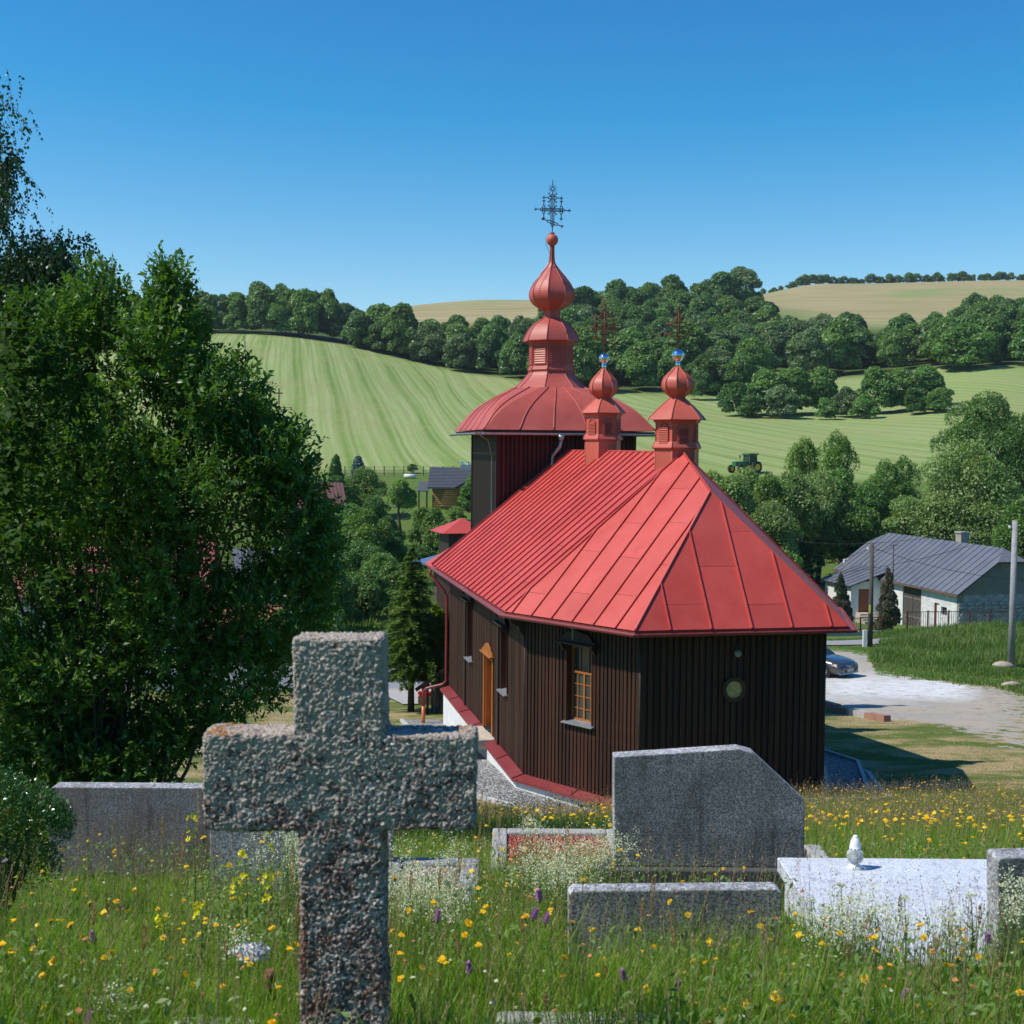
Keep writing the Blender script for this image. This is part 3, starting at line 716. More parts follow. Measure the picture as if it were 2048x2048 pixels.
# ---- ornate wrought crosses
def ornate_cross(name, base, s, mat, parent, bars=3, rz=0, th=.014):
    mb = MB()
    def ln(x0, z0, x1, z1, r=th): mb.tube([(x0*s, 0, z0*s), (x1*s, 0, z1*s)], r, 5)
    def tip(x, z, dx, dz):
        ln(x, z, x+dx*.10, z+dz*.10); px_, pz_ = x+dx*.10, z+dz*.10
        for sg in (-1, 1): ln(px_, pz_, px_+(dx*.6-sg*dz*.8)*.05, pz_+(dz*.6+sg*dx*.8)*.05)
        ln(px_, pz_, px_+dx*.07, pz_+dz*.07)
    def loop(x0, z0, x1, z1, w):
        d = Vector((x1-x0, z1-z0)); d.normalize(); n = Vector((-d.y, d.x))
        pts = []
        for t in range(9):
            a = -math.pi/2+math.pi*t/8; pts.append((x1+(d.x*math.cos(a)+n.x*math.sin(a))*w, z1+(d.y*math.cos(a)+n.y*math.sin(a))*w))
        for t in range(9):
            a = math.pi/2+math.pi*t/8; pts.append((x0+(d.x*math.cos(a)+n.x*math.sin(a))*w, z0+(d.y*math.cos(a)+n.y*math.sin(a))*w))
        pts.append(pts[0]); mb.tube([(a*s, 0, b*s) for a, b in pts], th, 5, cap=False)
    hgt = 1.0; w = .04
    ln(0, -.18, 0, .97); loop(0, .12, 0, .90, w)
    if bars == 3:
        loop(-.30, .52, .30, .52, .035); ln(-.30, .52, .30, .52)
        tip(-.34, .52, -1, 0); tip(.34, .52, 1, 0)
        for x in (-.24, .24):
            loop(x, .44, x, .60, .03); tip(x, .63, 0, 1); tip(x, .41, 0, -1)
        loop(-.09, .84, .09, .84, .03); tip(-.12, .84, -1, 0); tip(.12, .84, 1, 0)
        loop(-.12, .14, .12, .22, .028); tip(-.15, .13, -.95, -.3); tip(.15, .23, .95, .3)
    else:
        loop(-.20, .32, .20, .32, .05); tip(-.24, .32, -1, 0); tip(.24, .32, 1, 0)
        loop(-.16, .60, .16, .60, .05); tip(-.2, .60, -1, 0); tip(.2, .60, 1, 0)
    for cz in ((.52, .84) if bars == 3 else (.60, .84)):
        for sx in (-1, 1):
            for sz in (-1, 1): ln(sx*.04, cz+sz*.04, sx*.10, cz+sz*.11); ln(sx*.10, cz+sz*.11, sx*.13, cz+sz*.10); ln(sx*.10, cz+sz*.11, sx*.09, cz+sz*.14)
    if bars == 3:
        mb.tube([(math.cos(a)*.045*s, 0, (1.08+math.sin(a)*.045)*s) for a in [k*math.pi/8 for k in range(17)]], th, 5, cap=False)
        for k in range(10):
            a = math.pi*2*(k+.5)/10; ln(math.cos(a)*.06, 1.08+math.sin(a)*.06, math.cos(a)*.12, 1.08+math.sin(a)*.12, th*.6)
        ln(0, .95, 0, 1.04); ln(0, 1.12, 0, 1.32)
    else: tip(0, .95, 0, 1); ln(0, 1.0, 0, 1.15)
    o = mb.build(name, mat, parent); o.location = base; o.rotation_euler = (0, 0, rz); return o

# ---- faceted turret builder
def gore_part(name, prof, n, rot, c, mat, parent, seams=True, sw=.016):
    """n-gon shell built as n gores, each its own sheet, with raised seams"""
    cx, cy = c
    for k in range(n):
        a0, a1 = rot+2*math.pi*k/n, rot+2*math.pi*(k+1)/n
        mb = MB(); vs = []
        for r_, z in prof: vs += [(cx+r_*math.cos(a0), cy+r_*math.sin(a0), z), (cx+r_*math.cos(a1), cy+r_*math.sin(a1), z)]
        fl = prof[-1][1] < prof[0][1]
        fs = [((2*i, 2*i+1, 2*i+3, 2*i+2) if not fl else (2*i+2, 2*i+3, 2*i+1, 2*i)) for i in range(len(prof)-1)]
        mb.add(vs, fs, 0, False); mb.build(name, mat, parent)
    if seams:
        for k in range(n):
            mb = MB(); a = rot+2*math.pi*k/n
            mb.tube([(cx+(r_+.004)*math.cos(a), cy+(r_+.004)*math.sin(a), z) for r_, z in prof], sw, 5)
            mb.build('seam', mat, parent)
def smoothprof(pts, sub=4):
    out = []
    P = [pts[0]]+pts+[pts[-1]]
    for i in range(1, len(P)-2):
        for k in range(sub):
            t = k/sub; q = []
            for j in range(2):
                p0, p1, p2, p3 = P[i-1][j], P[i][j], P[i+1][j], P[i+2][j]
                q.append(.5*((2*p1)+(-p0+p2)*t+(2*p0-5*p1+4*p2-p3)*t*t+(-p0+3*p1-3*p2+p3)*t**3))
            out.append((max(q[0], .01), q[1]))
    out.append(pts[-1]); return out
def louvre(parent, c, apo, ang, w, z0, z1, mat, n=8, arch=False):
    """louvred opening on a face whose outward normal is at angle ang"""
    cx, cy = c; nx, ny = math.cos(ang), math.sin(ang); t = Vector((-ny, nx, 0)); nn = Vector((nx, ny, 0)); o = Vector((cx, cy, 0))+nn*(apo+.004)
    bk = MB(); bk.obox(o-t*w/2+Vector((0, 0, z0))-nn*.02, t*w, nn*.022, (0, 0, z1-z0)); fr = bk.build('louvre_panel', MATS['orange_red_sheet'], parent)
    mb = MB()
    for xx in (-w/2-.02, w/2): mb.obox(o+t*xx+Vector((0, 0, z0-.02)), t*.02, nn*.035, (0, 0, z1-z0+.04))
    mb.obox(o-t*(w/2+.02)+Vector((0, 0, z0-.03)), t*(w+.04), nn*.04, (0, 0, .02)); mb.obox(o-t*(w/2+.02)+Vector((0, 0, z1)), t*(w+.04), nn*.035, (0, 0, .02))
    if arch:
        pts = [o+t*(math.cos(a)*w/2)+Vector((0, 0, z1+.01+math.sin(a)*w*.42)) for a in [math.pi*k/10 for k in range(11)]]
        mb.tube([p+nn*.015 for p in pts], .012, 5)
    mb.build('louvre_frame', mat, fr)
    for k in range(n):
        z = z0+(z1-z0)*(k+.1)/n; h = (z1-z0)/n*.8; sl = MB()
        sl.prism([o+t*(-w/2+.004)+Vector((0, 0, z))+nn*.045, o+t*(-w/2+.004)+Vector((0, 0, z+h))+nn*.012, o+t*(-w/2+.004)+Vector((0, 0, z+h))+nn*.004, o+t*(-w/2+.004)+Vector((0, 0, z))+nn*.034], t*(w-.008))
        sl.build('louvre_slat', mat, fr)
def zat(y, px, u):
    """height above the church floor of pixel row y at axis position u"""
    p = ch(u, 0); k = at(px, y, p.y); return k.z-CZ0
def rat(hw, u): return hw*ch(u, 0).y/F

def cupola(u, px, ys, parent):
    p = ch(u, 0); z = lambda y: zat(y, px, u); r_ = lambda h: rat(h, u); c = (u, 0)
    rot = math.pi/6
    rb, rf, bz0 = r_(ys['body']), r_(ys['flare']), H+HR-1.25
    tur = empty('turret', (0, 0, 0)); tur.parent = parent
    gore_part('turret_wall', [(rb, bz0), (rb, z(ys['y_flare']))], 6, rot, c, RED2, tur, sw=.012)
    gore_part('turret_ledge', [(rb, z(ys['y_flare'])-.03), (rf, z(ys['y_flare'])), (rf*.99, z(ys['y_flare'])+.03), (rb*1.0, z(ys['y_flare'])+.16)], 6, rot, c, RED2, tur, sw=.01)
    zt = z(ys['y_eave'])
    gore_part('turret_wall', [(rb*.97, z(ys['y_flare'])+.1), (rb*.97, zt-.10), (rb*1.06, zt-.07), (rb*1.06, zt-.03), (r_(ys['eave'])*.98, zt)], 6, rot, c, RED2, tur, sw=.012)
    re, rn = r_(ys['eave']), r_(ys['neck']); zn = z(ys['y_neck'])
    gore_part('cupola_roof_sheet', smoothprof([(re, zt-.02), (re, zt), (re*.62+rn*.38, zt+(zn-zt)*.42), (rn*1.12, zn-.03), (rn, zn)], 3), 6, rot, c, RED2, tur)
    zo0, zo1, zm = z(ys['y_neck'])-.02, z(ys['y_top']), z(ys['y_max']); ro = r_(ys['onion'])
    prof = smoothprof([(rn, zo0), (rn*1.05, zo0+.05), (ro*.90, zm-(zm-zo0)*.42), (ro, zm), (ro*.86, zm+(zo1-zm)*.38), (ro*.36, zm+(zo1-zm)*.82), (ro*.17, zo1)], 4)
    gore_part('onion_gore', prof, 8, math.pi/8, c, RED2, tur)
    zb_ = z(ys['y_ball']); rbll = r_(ys['ball'])
    mb = MB(); mb.tube([(u, 0, zo1-.05), (u, 0, zb_-rbll*.8)], r_(4.6), 12); mb.build('pipe', CHROME, tur)
    mb = MB(); mb.sphere((u, 0, zb_), rbll, 28); mb.tube([(u, 0, zb_-.012), (u, 0, zb_+.012)], rbll*1.02, 28); mb.build('steel_ball', CHROME, tur)
    apo = rb*.97*math.cos(math.pi/6)
    for k in range(6):
        louvre(tur, c, apo, rot+math.pi/6+k*math.pi/3, rb*.46, z(ys['lv1']), z(ys['lv0']), RED2, 8, True)
    for k in range(0):
        pass
    return zb_+rbll
z1_ = cupola(7.71, 1209, dict(body=36.5, flare=41, y_flare=879, y_eave=825, eave=44.5, neck=15, y_neck=796, onion=28.7, y_max=776, y_top=738, y_ball=717, ball=10.2, lv0=846, lv1=868), church)
z2_ = cupola(.909, 1356, dict(body=45, flare=51, y_flare=896, y_eave=838, eave=59, neck=14.5, y_neck=795, onion=31, y_max=769, y_top=734, y_ball=711, ball=12.4, lv0=857, lv1=887), church)
ornate_cross('wrought_cross', (7.71, 0, z1_+.16), 1.12, RUST, church, 3, math.pi/2, .017)
ornate_cross('wrought_cross', (.909, 0, z2_+.08), 0.88, RUST, church, 2, math.pi/2, .015)
# triangular flashing saddles at turret feet
for u, rr in ((7.71, .62), (.909, .62)):
    pass

# ---- bell tower
TU, THW = 14.6, 2.36
tz = lambda y: zat(y, 1104, TU); tr_ = lambda h: rat(h, TU)
tower = empty('bell_tower', (0, 0, 0)); tower.parent = church
zE = 8.33; EH = 2.95
core = MB(); core.box((TU-THW+.02, -THW+.02, -2.2), (TU+THW-.02, THW-.02, zE-.1)); core.build('wall', CORE, tower)
mb_ = MB(); bw = .105; mb_.box((-bw/2, 0, 0), (bw/2, .03, zE-.1-0)); bm = mb_.mesh('board'); bm.materials.append(boardmat('tower_board', (.024, .011, .007), (.012, .006, .005), (.08, .05, .04)))
mb_ = MB(); mb_.box((-bw/2, 0, 0), (bw/2, .03, zE-.1)); bm2 = mb_.mesh('board'); bm2.materials.append(boardmat('reddish_board', (.085, .018, .014), (.045, .012, .010), (.12, .04, .03)))
for f_, (nx, ny) in enumerate(((-1, 0), (0, 1), (0, -1))):
    n = 32; pit = 2*THW/n
    for k in range(n):
        t = -THW+pit*(k+.5); o_ = link('board', bm2 if f_ == 0 else bm, tower)
        if nx: o_.location = (TU-THW+.018, t, 0); o_.rotation_euler = (0, 0, math.pi/2)
        else: o_.location = (TU+t, ny*(THW-.018), 0); o_.rotation_euler = (0, 0, 0 if ny > 0 else math.pi)
for sx in (-1, 1):
    for sy in (-1, 1): cp_ = MB(); cp_.box((TU+sx*THW-.05, sy*THW-.05, 0), (TU+sx*THW+.05, sy*THW+.05, zE-.1)); cp_.build('corner_post', DARKW, tower)
# domed square roof, blending to an octagon
def sq_ring(hw, c_):
    """8 points of a square with half width hw whose corners are cut by factor c_ (0 square .. .586 octagon)"""
    k = hw*c_; return [(hw, -hw+k), (hw, hw-k), (hw-k, hw), (-hw+k, hw), (-hw, hw-k), (-hw, -hw+k), (-hw+k, -hw), (hw-k, -hw)]
zS = tz(781)
dome = [(EH*r_, zE+(zS-.03-zE)*t_, c_) for r_, t_, c_ in ((1, 0, .02), (.955, .13, .03), (.885, .36, .07), (.77, .62, .15), (.63, .84, .28), (.51, .98, .42), (.44, 1.06, .5))]
dz_ = [d[1] for d in dome]; tt_ = np.linspace(dz_[0], dz_[-1], 15)
def cub(ix): return [float(np.polyval(np.polyfit(dz_, [d[ix] for d in dome], 4), t)) for t in tt_]
rings = [[(TU+x, y, z) for x, y in sq_ring(h_, max(.02, c_))] for h_, z, c_ in zip(cub(0), tt_, cub(2))]
for k in range(8):
    k2 = (k+1) % 8
    if k % 2 == 0:
        # broad face split into standing seam sheets
        ns = 5
        for s_ in range(ns):
            mb = MB(); vs = []
            for rg3 in rings:
                a, b = Vector(rg3[k]), Vector(rg3[k2]); vs += [a.lerp(b, s_/ns), a.lerp(b, (s_+1)/ns)]
            mb.add(vs, [(2*i, 2*i+1, 2*i+3, 2*i+2) for i in range(len(rings)-1)], 0, True); mb.build('dome_sheet', RED3, tower)
            if s_:
                sm_ = MB(); sm_.tube([Vector(rg3[k]).lerp(Vector(rg3[k2]), s_/ns)+Vector((0, 0, .012)) for rg3 in rings], .024, 5); sm_.build('seam', RED3, tower)
    else:
        mb = MB(); vs = []
        for rg3 in rings: vs += [rg3[k], rg3[k2]]
        mb.add(vs, [(2*i, 2*i+1, 2*i+3, 2*i+2) for i in range(len(rings)-1)], 0, True); mb.build('dome_sheet', RED3, tower)
        sm_ = MB(); sm_.tube([Vector(rg3[k]).lerp(Vector(rg3[k2]), .5)+Vector((0, 0, .012)) for rg3 in rings], .03, 5); sm_.build('seam', RED3, tower)
c = (TU, 0); o8 = math.pi/8
zL0, zL1 = tz(741), tz(700)
gore_part('upper_skirt_sheet', smoothprof([(tr_(78), tz(784)), (tr_(77), tz(780)), (tr_(58), tz(762)), (tr_(46), tz(748)), (tr_(43), tz(738))], 3), 8, o8, c, RED3, tower, sw=.02)
gore_part('lantern_wall', [(tr_(45.5), tz(744)), (tr_(47), tz(741)), (tr_(45.5), tz(737)), (tr_(44), tz(733)), (tr_(43.4), tz(690)), (tr_(45), tz(687)), (tr_(55), tz(682))], 8, o8, c, RED3, tower, sw=.018)
apo = tr_(43.4)*math.cos(math.pi/8)
for k in range(8): louvre(tower, c, apo, o8+math.pi/8+k*math.pi/4, tr_(43.4)*.56, tz(729), tz(693), RED2, 8)
gore_part('lantern_roof_sheet', smoothprof([(tr_(56), tz(684)), (tr_(56), tz(681.5)), (tr_(50), tz(667)), (tr_(39), tz(652)), (tr_(26), tz(642)), (tr_(17), tz(637)), (tr_(16), tz(634))], 3), 8, o8, c, RED3, tower, sw=.018)
gore_part('onion_gore', smoothprof([(tr_(16), tz(638)), (tr_(16), tz(624)), (tr_(19), tz(620)), (tr_(38), tz(607)), (tr_(45.5), tz(590)), (tr_(38), tz(569)), (tr_(22), tz(548)), (tr_(9), tz(532)), (tr_(4.3), tz(519)), (tr_(3.6), tz(490))], 4), 8, o8, c, RED3, tower, sw=.016)
mb = MB(); mb.lathe([(max(.01, math.sin(a))*tr_(12), tz(480)-math.cos(a)*tr_(12)) for a in [math.pi*k/14 for k in range(15)]], 16, (TU, 0, 0), 0, 0, False)
mb.build('spire_ball', RED2, tower)
mb = MB(); mb.tube([(TU, 0, tz(469)), (TU, 0, tz(465))], tr_(4.5), 10); mb.build('collar', RUST, tower)
ornate_cross('wrought_cross', (TU, 0, tz(467)+.14), 1.30, IRONB, tower, 3, math.pi/2, .017)
mb = MB(); mb.box((TU-EH+.05, -EH+.05, zE-.10), (TU+EH-.05, EH-.05, zE-.03)); mb.build('soffit', DARKW, tower)
q = EH+.09
for s_, pts in enumerate(([(TU-q, -q-.2, zE-.10), (TU-q, q+.2, zE-.10)], [(TU-q-.2, q, zE-.10), (TU+q+.2, q, zE-.10)], [(TU-q-.2, -q, zE-.10), (TU+q+.2, -q, zE-.10)])):
    gutter(pts, .075, ZINC, tower)
mb = MB(); dv_ = .35
mb.tube([(TU-q, dv_, zE-.16), (TU-q, dv_, zE-.36)], [.13, .055], 10); mb.tube([(TU-q, dv_, zE-.34), (TU-q+.02, dv_+.04, zE-.55), (TU-q+.3, dv_+.2, zE-.85), (TU-q+.36, dv_+.2, zE-1.1), (TU-q+.30, dv_+.2, zE-1.25)], .055, 10)
mb.build('downpipe', ZINC, tower)
# lightning cable
mb = MB(); x_, y_ = TU-THW-.06, THW+.02
mb.tube([(TU-.3, .15, tz(469)), (TU-.35, .32, tz(478)), (TU-.33, .30, tz(492)), (TU-.2, .12, tz(510)), (TU-.2, .2, tz(530)), (TU-.4, .5, tz(552)), (TU-.5, .78, tz(575))], .010, 4)
mb.tube([(TU-2.2, THW+.6, zE-.15), (TU-2.1, THW+.25, zE-.35), (TU-1.9, THW+.08, zE-.9), (TU-1.75, THW+.07, zE-2.2), (TU-1.9, THW+.07, zE-3.6), (TU-2.2, THW+.2, zE-4.6), (TU-2.35, THW+.5, zE-4.9)], .016, 4)
mb.build('lightning_cable', ZINC, tower)
# west porch roof beyond the tower
mb = MB(); mb.prism([(16.2, 2.3, 3.95), (16.2, 3.6, 3.15), (20.5, 3.6, 3.15), (20.5, 2.3, 3.95)], (0, 0, .05)); mb.build('porch_roof', RED, church)
mb = MB(); mb.box((16.6, 2.0, -2.2), (20.2, 3.2, 3.3)); mb.build('porch_wall', BOARD, church)

# gravel apron with concrete edging
def apron():
    a, b, c = offs(.10), offs(1.35), offs(1.45)
    def dens(lst):
        out = []
        for p, q in zip(lst, lst[1:]):
            n = 16; out += [p.lerp(q, k/n) for k in range(n)]
        return out+[lst[-1]]
    A, B, C_ = dens(a), dens(b), dens(c)
    A = [A[0]+Vector((1.6, 0))]+A+[A[-1]+Vector((1.6, 0))]; B = [B[0]+Vector((1.6, 0))]+B+[B[-1]+Vector((1.6, 0))]; C_ = [C_[0]+Vector((1.6, 0))]+C_+[C_[-1]+Vector((1.6, 0))]
    mg = MB(); me_ = MB()
    def g(q, o): w = ch(q.x, q.y); return Vector((w.x, w.y, gz(w.x, w.y)+o))
    def hgt(q, o):
        w = ch(q.x, q.y); return Vector((w.x, w.y, max(gz(w.x, w.y)+o, -40)))
    for i in range(len(A)-1):
        for t0 in range(3):
            q = [A[i].lerp(B[i], t0/3), A[i+1].lerp(B[i+1], t0/3), A[i+1].lerp(B[i+1], (t0+1)/3), A[i].lerp(B[i], (t0+1)/3)]
            mg.add([hgt(x, .05) for x in q], [(0, 1, 2, 3)])
        v = [hgt(B[i], .085), hgt(B[i+1], .085), hgt(C_[i+1], .085), hgt(C_[i], .085), hgt(B[i], -.05), hgt(B[i+1], -.05), hgt(C_[i+1], -.2), hgt(C_[i], -.2)]
        me_.add(v, [(3, 2, 1, 0), (0, 1, 5, 4), (2, 3, 7, 6)])
    mt, nt, bs, oc = newmat('grey_gravel')
    vo = nd(nt, 'ShaderNodeTexVoronoi', Scale=16.); nt.links.new(oc, vo.inputs['Vector'])
    sc_ = nd(nt, 'ShaderNodeSeparateXYZ'); nt.links.new(vo.outputs['Color'], sc_.inputs[0])
    nt.links.new(ramp(nt, sc_.outputs[0], [(0, (.10, .105, .11)), (.45, (.24, .235, .225)), (.8, (.36, .35, .33)), (1, (.5, .49, .46))]), bs.inputs['Base Color'])
    bs.inputs['Roughness'].default_value = .9
    b_ = nd(nt, 'ShaderNodeBump', Strength=1., Distance=.05); b_.invert = True; nt.links.new(vo.outputs['Distance'], b_.inputs['Height']); nt.links.new(b_.outputs[0], bs.inputs['Normal'])
    MATS['grey_gravel'] = mt
    tag(mg.build('gravel_path', mt), kind='structure'); tag(me_.build('path_kerb', M('pale_concrete', (.55, .54, .51), (.45, .44, .42), rough=.9)), kind='structure')
apron()
# dark glazed plates and pale slabs lying right of the church
def drape(pts, o=.03): return [Vector((p[0], p[1], gz(p[0], p[1])+o)) for p in pts]
mp_ = [at(x, 1500, d).xy for x, d in ((1630, 35.6), (1716, 33.3), (1738, 28.9), (1625, 28.9))]
mb = MB(); cc = drape(mp_, .07); mb.prism([(p.x, p.y, p.z-.10) for p in cc], (0, 0, .12)); tag(mb.build('gravel_bed', MATS['grey_gravel']), kind='structure')
mb = MB(); 
for a, b in zip(cc[:2], cc[1:3]): mb.bar(a+Vector((0, 0, .03)), b+Vector((0, 0, .03)), .09, .12)
tag(mb.build('bed_kerb', MATS['pale_concrete']), kind='structure')
for k, (d0, d1) in enumerate(((33.2, 31.6), (31.5, 30.2), (30.1, 28.9))):
    l0, l1 = 1634, 1650+k*5; p = [at(l0, 1500, d0), at(1650+k*4, 1500, d0), at(1655+k*5, 1500, d1), at(l0, 1500, d1)]
    mb = MB(); mb.prism([(v.x, v.y, gz(v.x, v.y)+.10) for v in p], (0, 0, .05))
    tag(mb.build('paving_slab', MATS['pale_concrete']), ['farthest of three pale slabs right of the church apse', 'middle of three pale slabs right of the church apse', 'nearest of three pale slabs right of the church apse'][k], 'slab', 'slabs on the gravel bed by the church')

# ------------------------------------------------------------------ foliage builders
def leafq(c, ax, nrm, ln, wd):
    """diamond leaves: centres c, long axis ax, normal nrm, length and width arrays"""
    ax = unit(ax); sd = unit(np.cross(ax, nrm)); ln = ln[:, None]; wd = wd[:, None]
    nn = unit(np.cross(sd, ax))
    return np.stack([c-ax*ln/2, c+sd*wd/2+nn*wd*.18, c+ax*ln/2, c-sd*wd/2+nn*wd*.18], 1)
def lobes_pts(lobes, n, inner=.72, hollow=.62):
    """points in the shells of a set of ellipsoids, and their outward directions"""
    lb = np.array(lobes, float); ar = (lb[:, 3]*lb[:, 4]+lb[:, 4]*lb[:, 5]+lb[:, 3]*lb[:, 5]); pr = ar/ar.sum()
    P, O = [], []; tot = 0
    while tot < n:
        k = NR.choice(len(lb), n, p=pr); d = rdir(n); d[:, 2] = np.where(d[:, 2] < -.35, -d[:, 2]*.6, d[:, 2])
        r_ = (inner+(1.06-inner)*NR.random(n)**.6)[:, None]
        p = lb[k, :3]+d*lb[k, 3:6]*r_
        ok = np.ones(n, bool)
        for q in lb:
            e = (p-q[:3])/q[3:6]; ok &= (e*e).sum(1) > hollow**2
        P.append(p[ok]); O.append(unit(d/lb[k, 3:6])[ok]); tot += ok.sum()
    return np.concatenate(P)[:n], np.concatenate(O)[:n]
def crown_mesh(name, lobes, n, size, mat, aspect=.62, droop=0., up_=.75, hollow=.62):
    p, o = lobes_pts(lobes, n, hollow=hollow)
    nrm = unit(o*.9+np.array([0, 0, up_])+rdir(n)*.65)
    ax = unit(rdir(n)+o*.5+np.array([0, 0, -droop]))
    s = size*(.6+.8*NR.random(n))
    me = quads(name, leafq(p, ax, nrm, s, s*aspect)); me.materials.append(mat); return me
def tree_lobes(rg, w=1., h=1., n=18, low=.12, cone=0., big=.36):
    """unit tree: radius about 1, height from low to 1"""
    L_ = []
    for i in range(n):
        t = (i+.5)/n; z = low+.16+(1-low-.32)*t; env = math.sin(math.pi*min(1, .18+.86*(t*(1-cone*.2))))**.5*(1-cone*t)
        a = rg.uniform(0, 6.28)+i*2.4; rr = env*rg.uniform(.35, .72); s = rg.uniform(.75, 1.15)*big*(1-.35*cone*t)
        L_.append((math.cos(a)*rr, math.sin(a)*rr, z, s, s, s*.42))
    L_.append((0, 0, .52, .55*(1-cone*.3), .55*(1-cone*.3), .30))
    return L_
def sc_l(lobes, r_, h): return [(a*r_, b*r_, c_*h, d_*r_, e_*r_, f_*h) for a, b, c_, d_, e_, f_ in lobes]
BARK = M('bark', (.075, .06, .048), (.045, .036, .03), scale=6, rough=.95, bump=.01, stretch=(3, 3, 1))
def trunk_mb(mb, h, r0, limbs, rg, spread=.5, mi=0, lean=0):
    pts = [(0, 0, -.3)]; x = y = 0
    for k in range(1, 6):
        x += rg.uniform(-.04, .04)*h+lean*h*.05; y += rg.uniform(-.03, .03)*h; pts.append((x, y, h*k/5))
    mb.tube(pts, [r0*(1.15-.17*k) for k in range(6)], 7, mi)
    for k in range(limbs):
        t = rg.uniform(.25, .85); i = int(t*5); p = Vector(pts[i]).lerp(Vector(pts[min(5, i+1)]), t*5-i); a = rg.uniform(0, 6.28); ln = h*spread*rg.uniform(.6, 1)
        q = p+Vector((math.cos(a)*ln*.5, math.sin(a)*ln*.5, ln*.35)); q2 = q+Vector((math.cos(a+.3)*ln*.4, math.sin(a+.3)*ln*.4, ln*.45))
        mb.tube([p, q, q2], [r0*.45, r0*.3, r0*.1], 5, mi)
LF_WOOD = [leafmat('wood_leaf_dark', (0.084, 0.175, 0.045), (0.140, 0.254, 0.063), .25, .22),
           leafmat('wood_leaf_mid', (0.107, 0.206, 0.049), (0.165, 0.281, 0.069), .25, .22),
           leafmat('wood_leaf_grey', (0.120, 0.192, 0.083), (0.176, 0.256, 0.109), .25, .18)]
LF_WILLOW = leafmat('willow_leaf', (0.178, 0.279, 0.078), (0.240, 0.333, 0.116), .4, .14)
LF_LIGHT = leafmat('light_leaf', (0.119, 0.217, 0.039), (0.182, 0.294, 0.056), .5, .12)
LF_DEEP = leafmat('deep_leaf', (0.071, 0.162, 0.037), (0.112, 0.221, 0.051), .5, .15)
LF_FRUIT = leafmat('garden_leaf', (0.123, 0.239, 0.049), (0.181, 0.312, 0.072), .6, .15)
LF_SPR = leafmat('spruce_needle', (0.094, 0.187, 0.039), (0.154, 0.275, 0.055), 1.5, .1, trans=.3)
LF_BLUE = leafmat('blue_spruce_needle', (.10, .16, .15), (.14, .21, .20), 1.5, .1, trans=.08)
# far tree meshes (unit: 1 m radius scale applied later)
def far_mesh(k, mat, n, size, cone=0.):
    rg = random.Random(100+k); lb = sc_l(tree_lobes(rg, n=rg.randint(13, 20), low=.0, cone=cone, big=.38), 5.6, 12)
    me = crown_mesh('tree_crown', lb, n, size, mat, up_=.7)
    return me
FARM = []
for k in range(9):
    FARM.append(far_mesh(k, LF_WOOD[[0, 1, 1, 2, 0, 1, 2, 0, 1][k]], 6500, .66, cone=[0, 0, .3, 0, .2, 0, .35, .1, 0][k]))
KIND = ['dark green rounded', 'fresh green rounded', 'fresh green tapering', 'grey green rounded', 'dark green tapering', 'fresh green spreading', 'grey green tapering', 'dark green broad', 'fresh green broad']
def put_far(p, s, sz, k, label, group, cat='tree', nm='broadleaf_tree', me=None):
    if group and label.split()[0] in ('leafy', 'round', 'green', 'small'): label = KIND[k]+' tree '+label.split('tree ', 1)[1]
    o = link(nm, me or FARM[k]); o.location = p; o.scale = (s*rnd.uniform(.85, 1.2), s*rnd.uniform(.85, 1.2), sz*rnd.uniform(.82, 1.2)); o.rotation_euler = (0, 0, rnd.uniform(0, 6.28))
    tag(o, label, cat, group); return o
# hedgerow wood behind the mown field
def band(xs, d0f, depth, sp_, hs, label, group, jit=.45, lim=999):
    pts = []
    X = xs[0]
    for row in range(int(depth/sp_)):
        px = xs[0]+rnd.uniform(0, 10)
        while px < xs[1]:
            d0 = np.interp(px, *d0f)+row*sp_+rnd.uniform(-1, 1)*sp_*jit
            pts.append((px, d0)); px += sp_*F/d0*rnd.uniform(.75, 1.25)
    rnd.shuffle(pts); pts = pts[:lim]
    for px, d_ in pts:
        p = gp(px, d_); s = rnd.uniform(hs[0], hs[1])
        put_far(p-Vector((0, 0, .4)), s*rnd.uniform(.85, 1.2), s, rnd.randrange(9), label, group, nm='hedgerow_tree')
    return len(pts)
nA = band((-40, 470), ([-60, 2100], [430, 430]), 30, 8.2, (.92, 1.30), 'round green tree in the hedgerow above the left of the mown field', 'trees of the hedgerow along the top of the mown field')
nA += band((470, 800), ([470, 650, 800], [428, 426, 406]), 30, 8.2, (.92, 1.30), 'round green tree in the hedgerow above the middle of the mown field', 'trees of the hedgerow along the top of the mown field')
nA += band((800, 1120), ([800, 1000, 1120], [406, 376, 352]), 62, 8.6, (.88, 1.25), 'small bushy tree in the wood left of the bell tower', 'trees of the wood left of the bell tower')
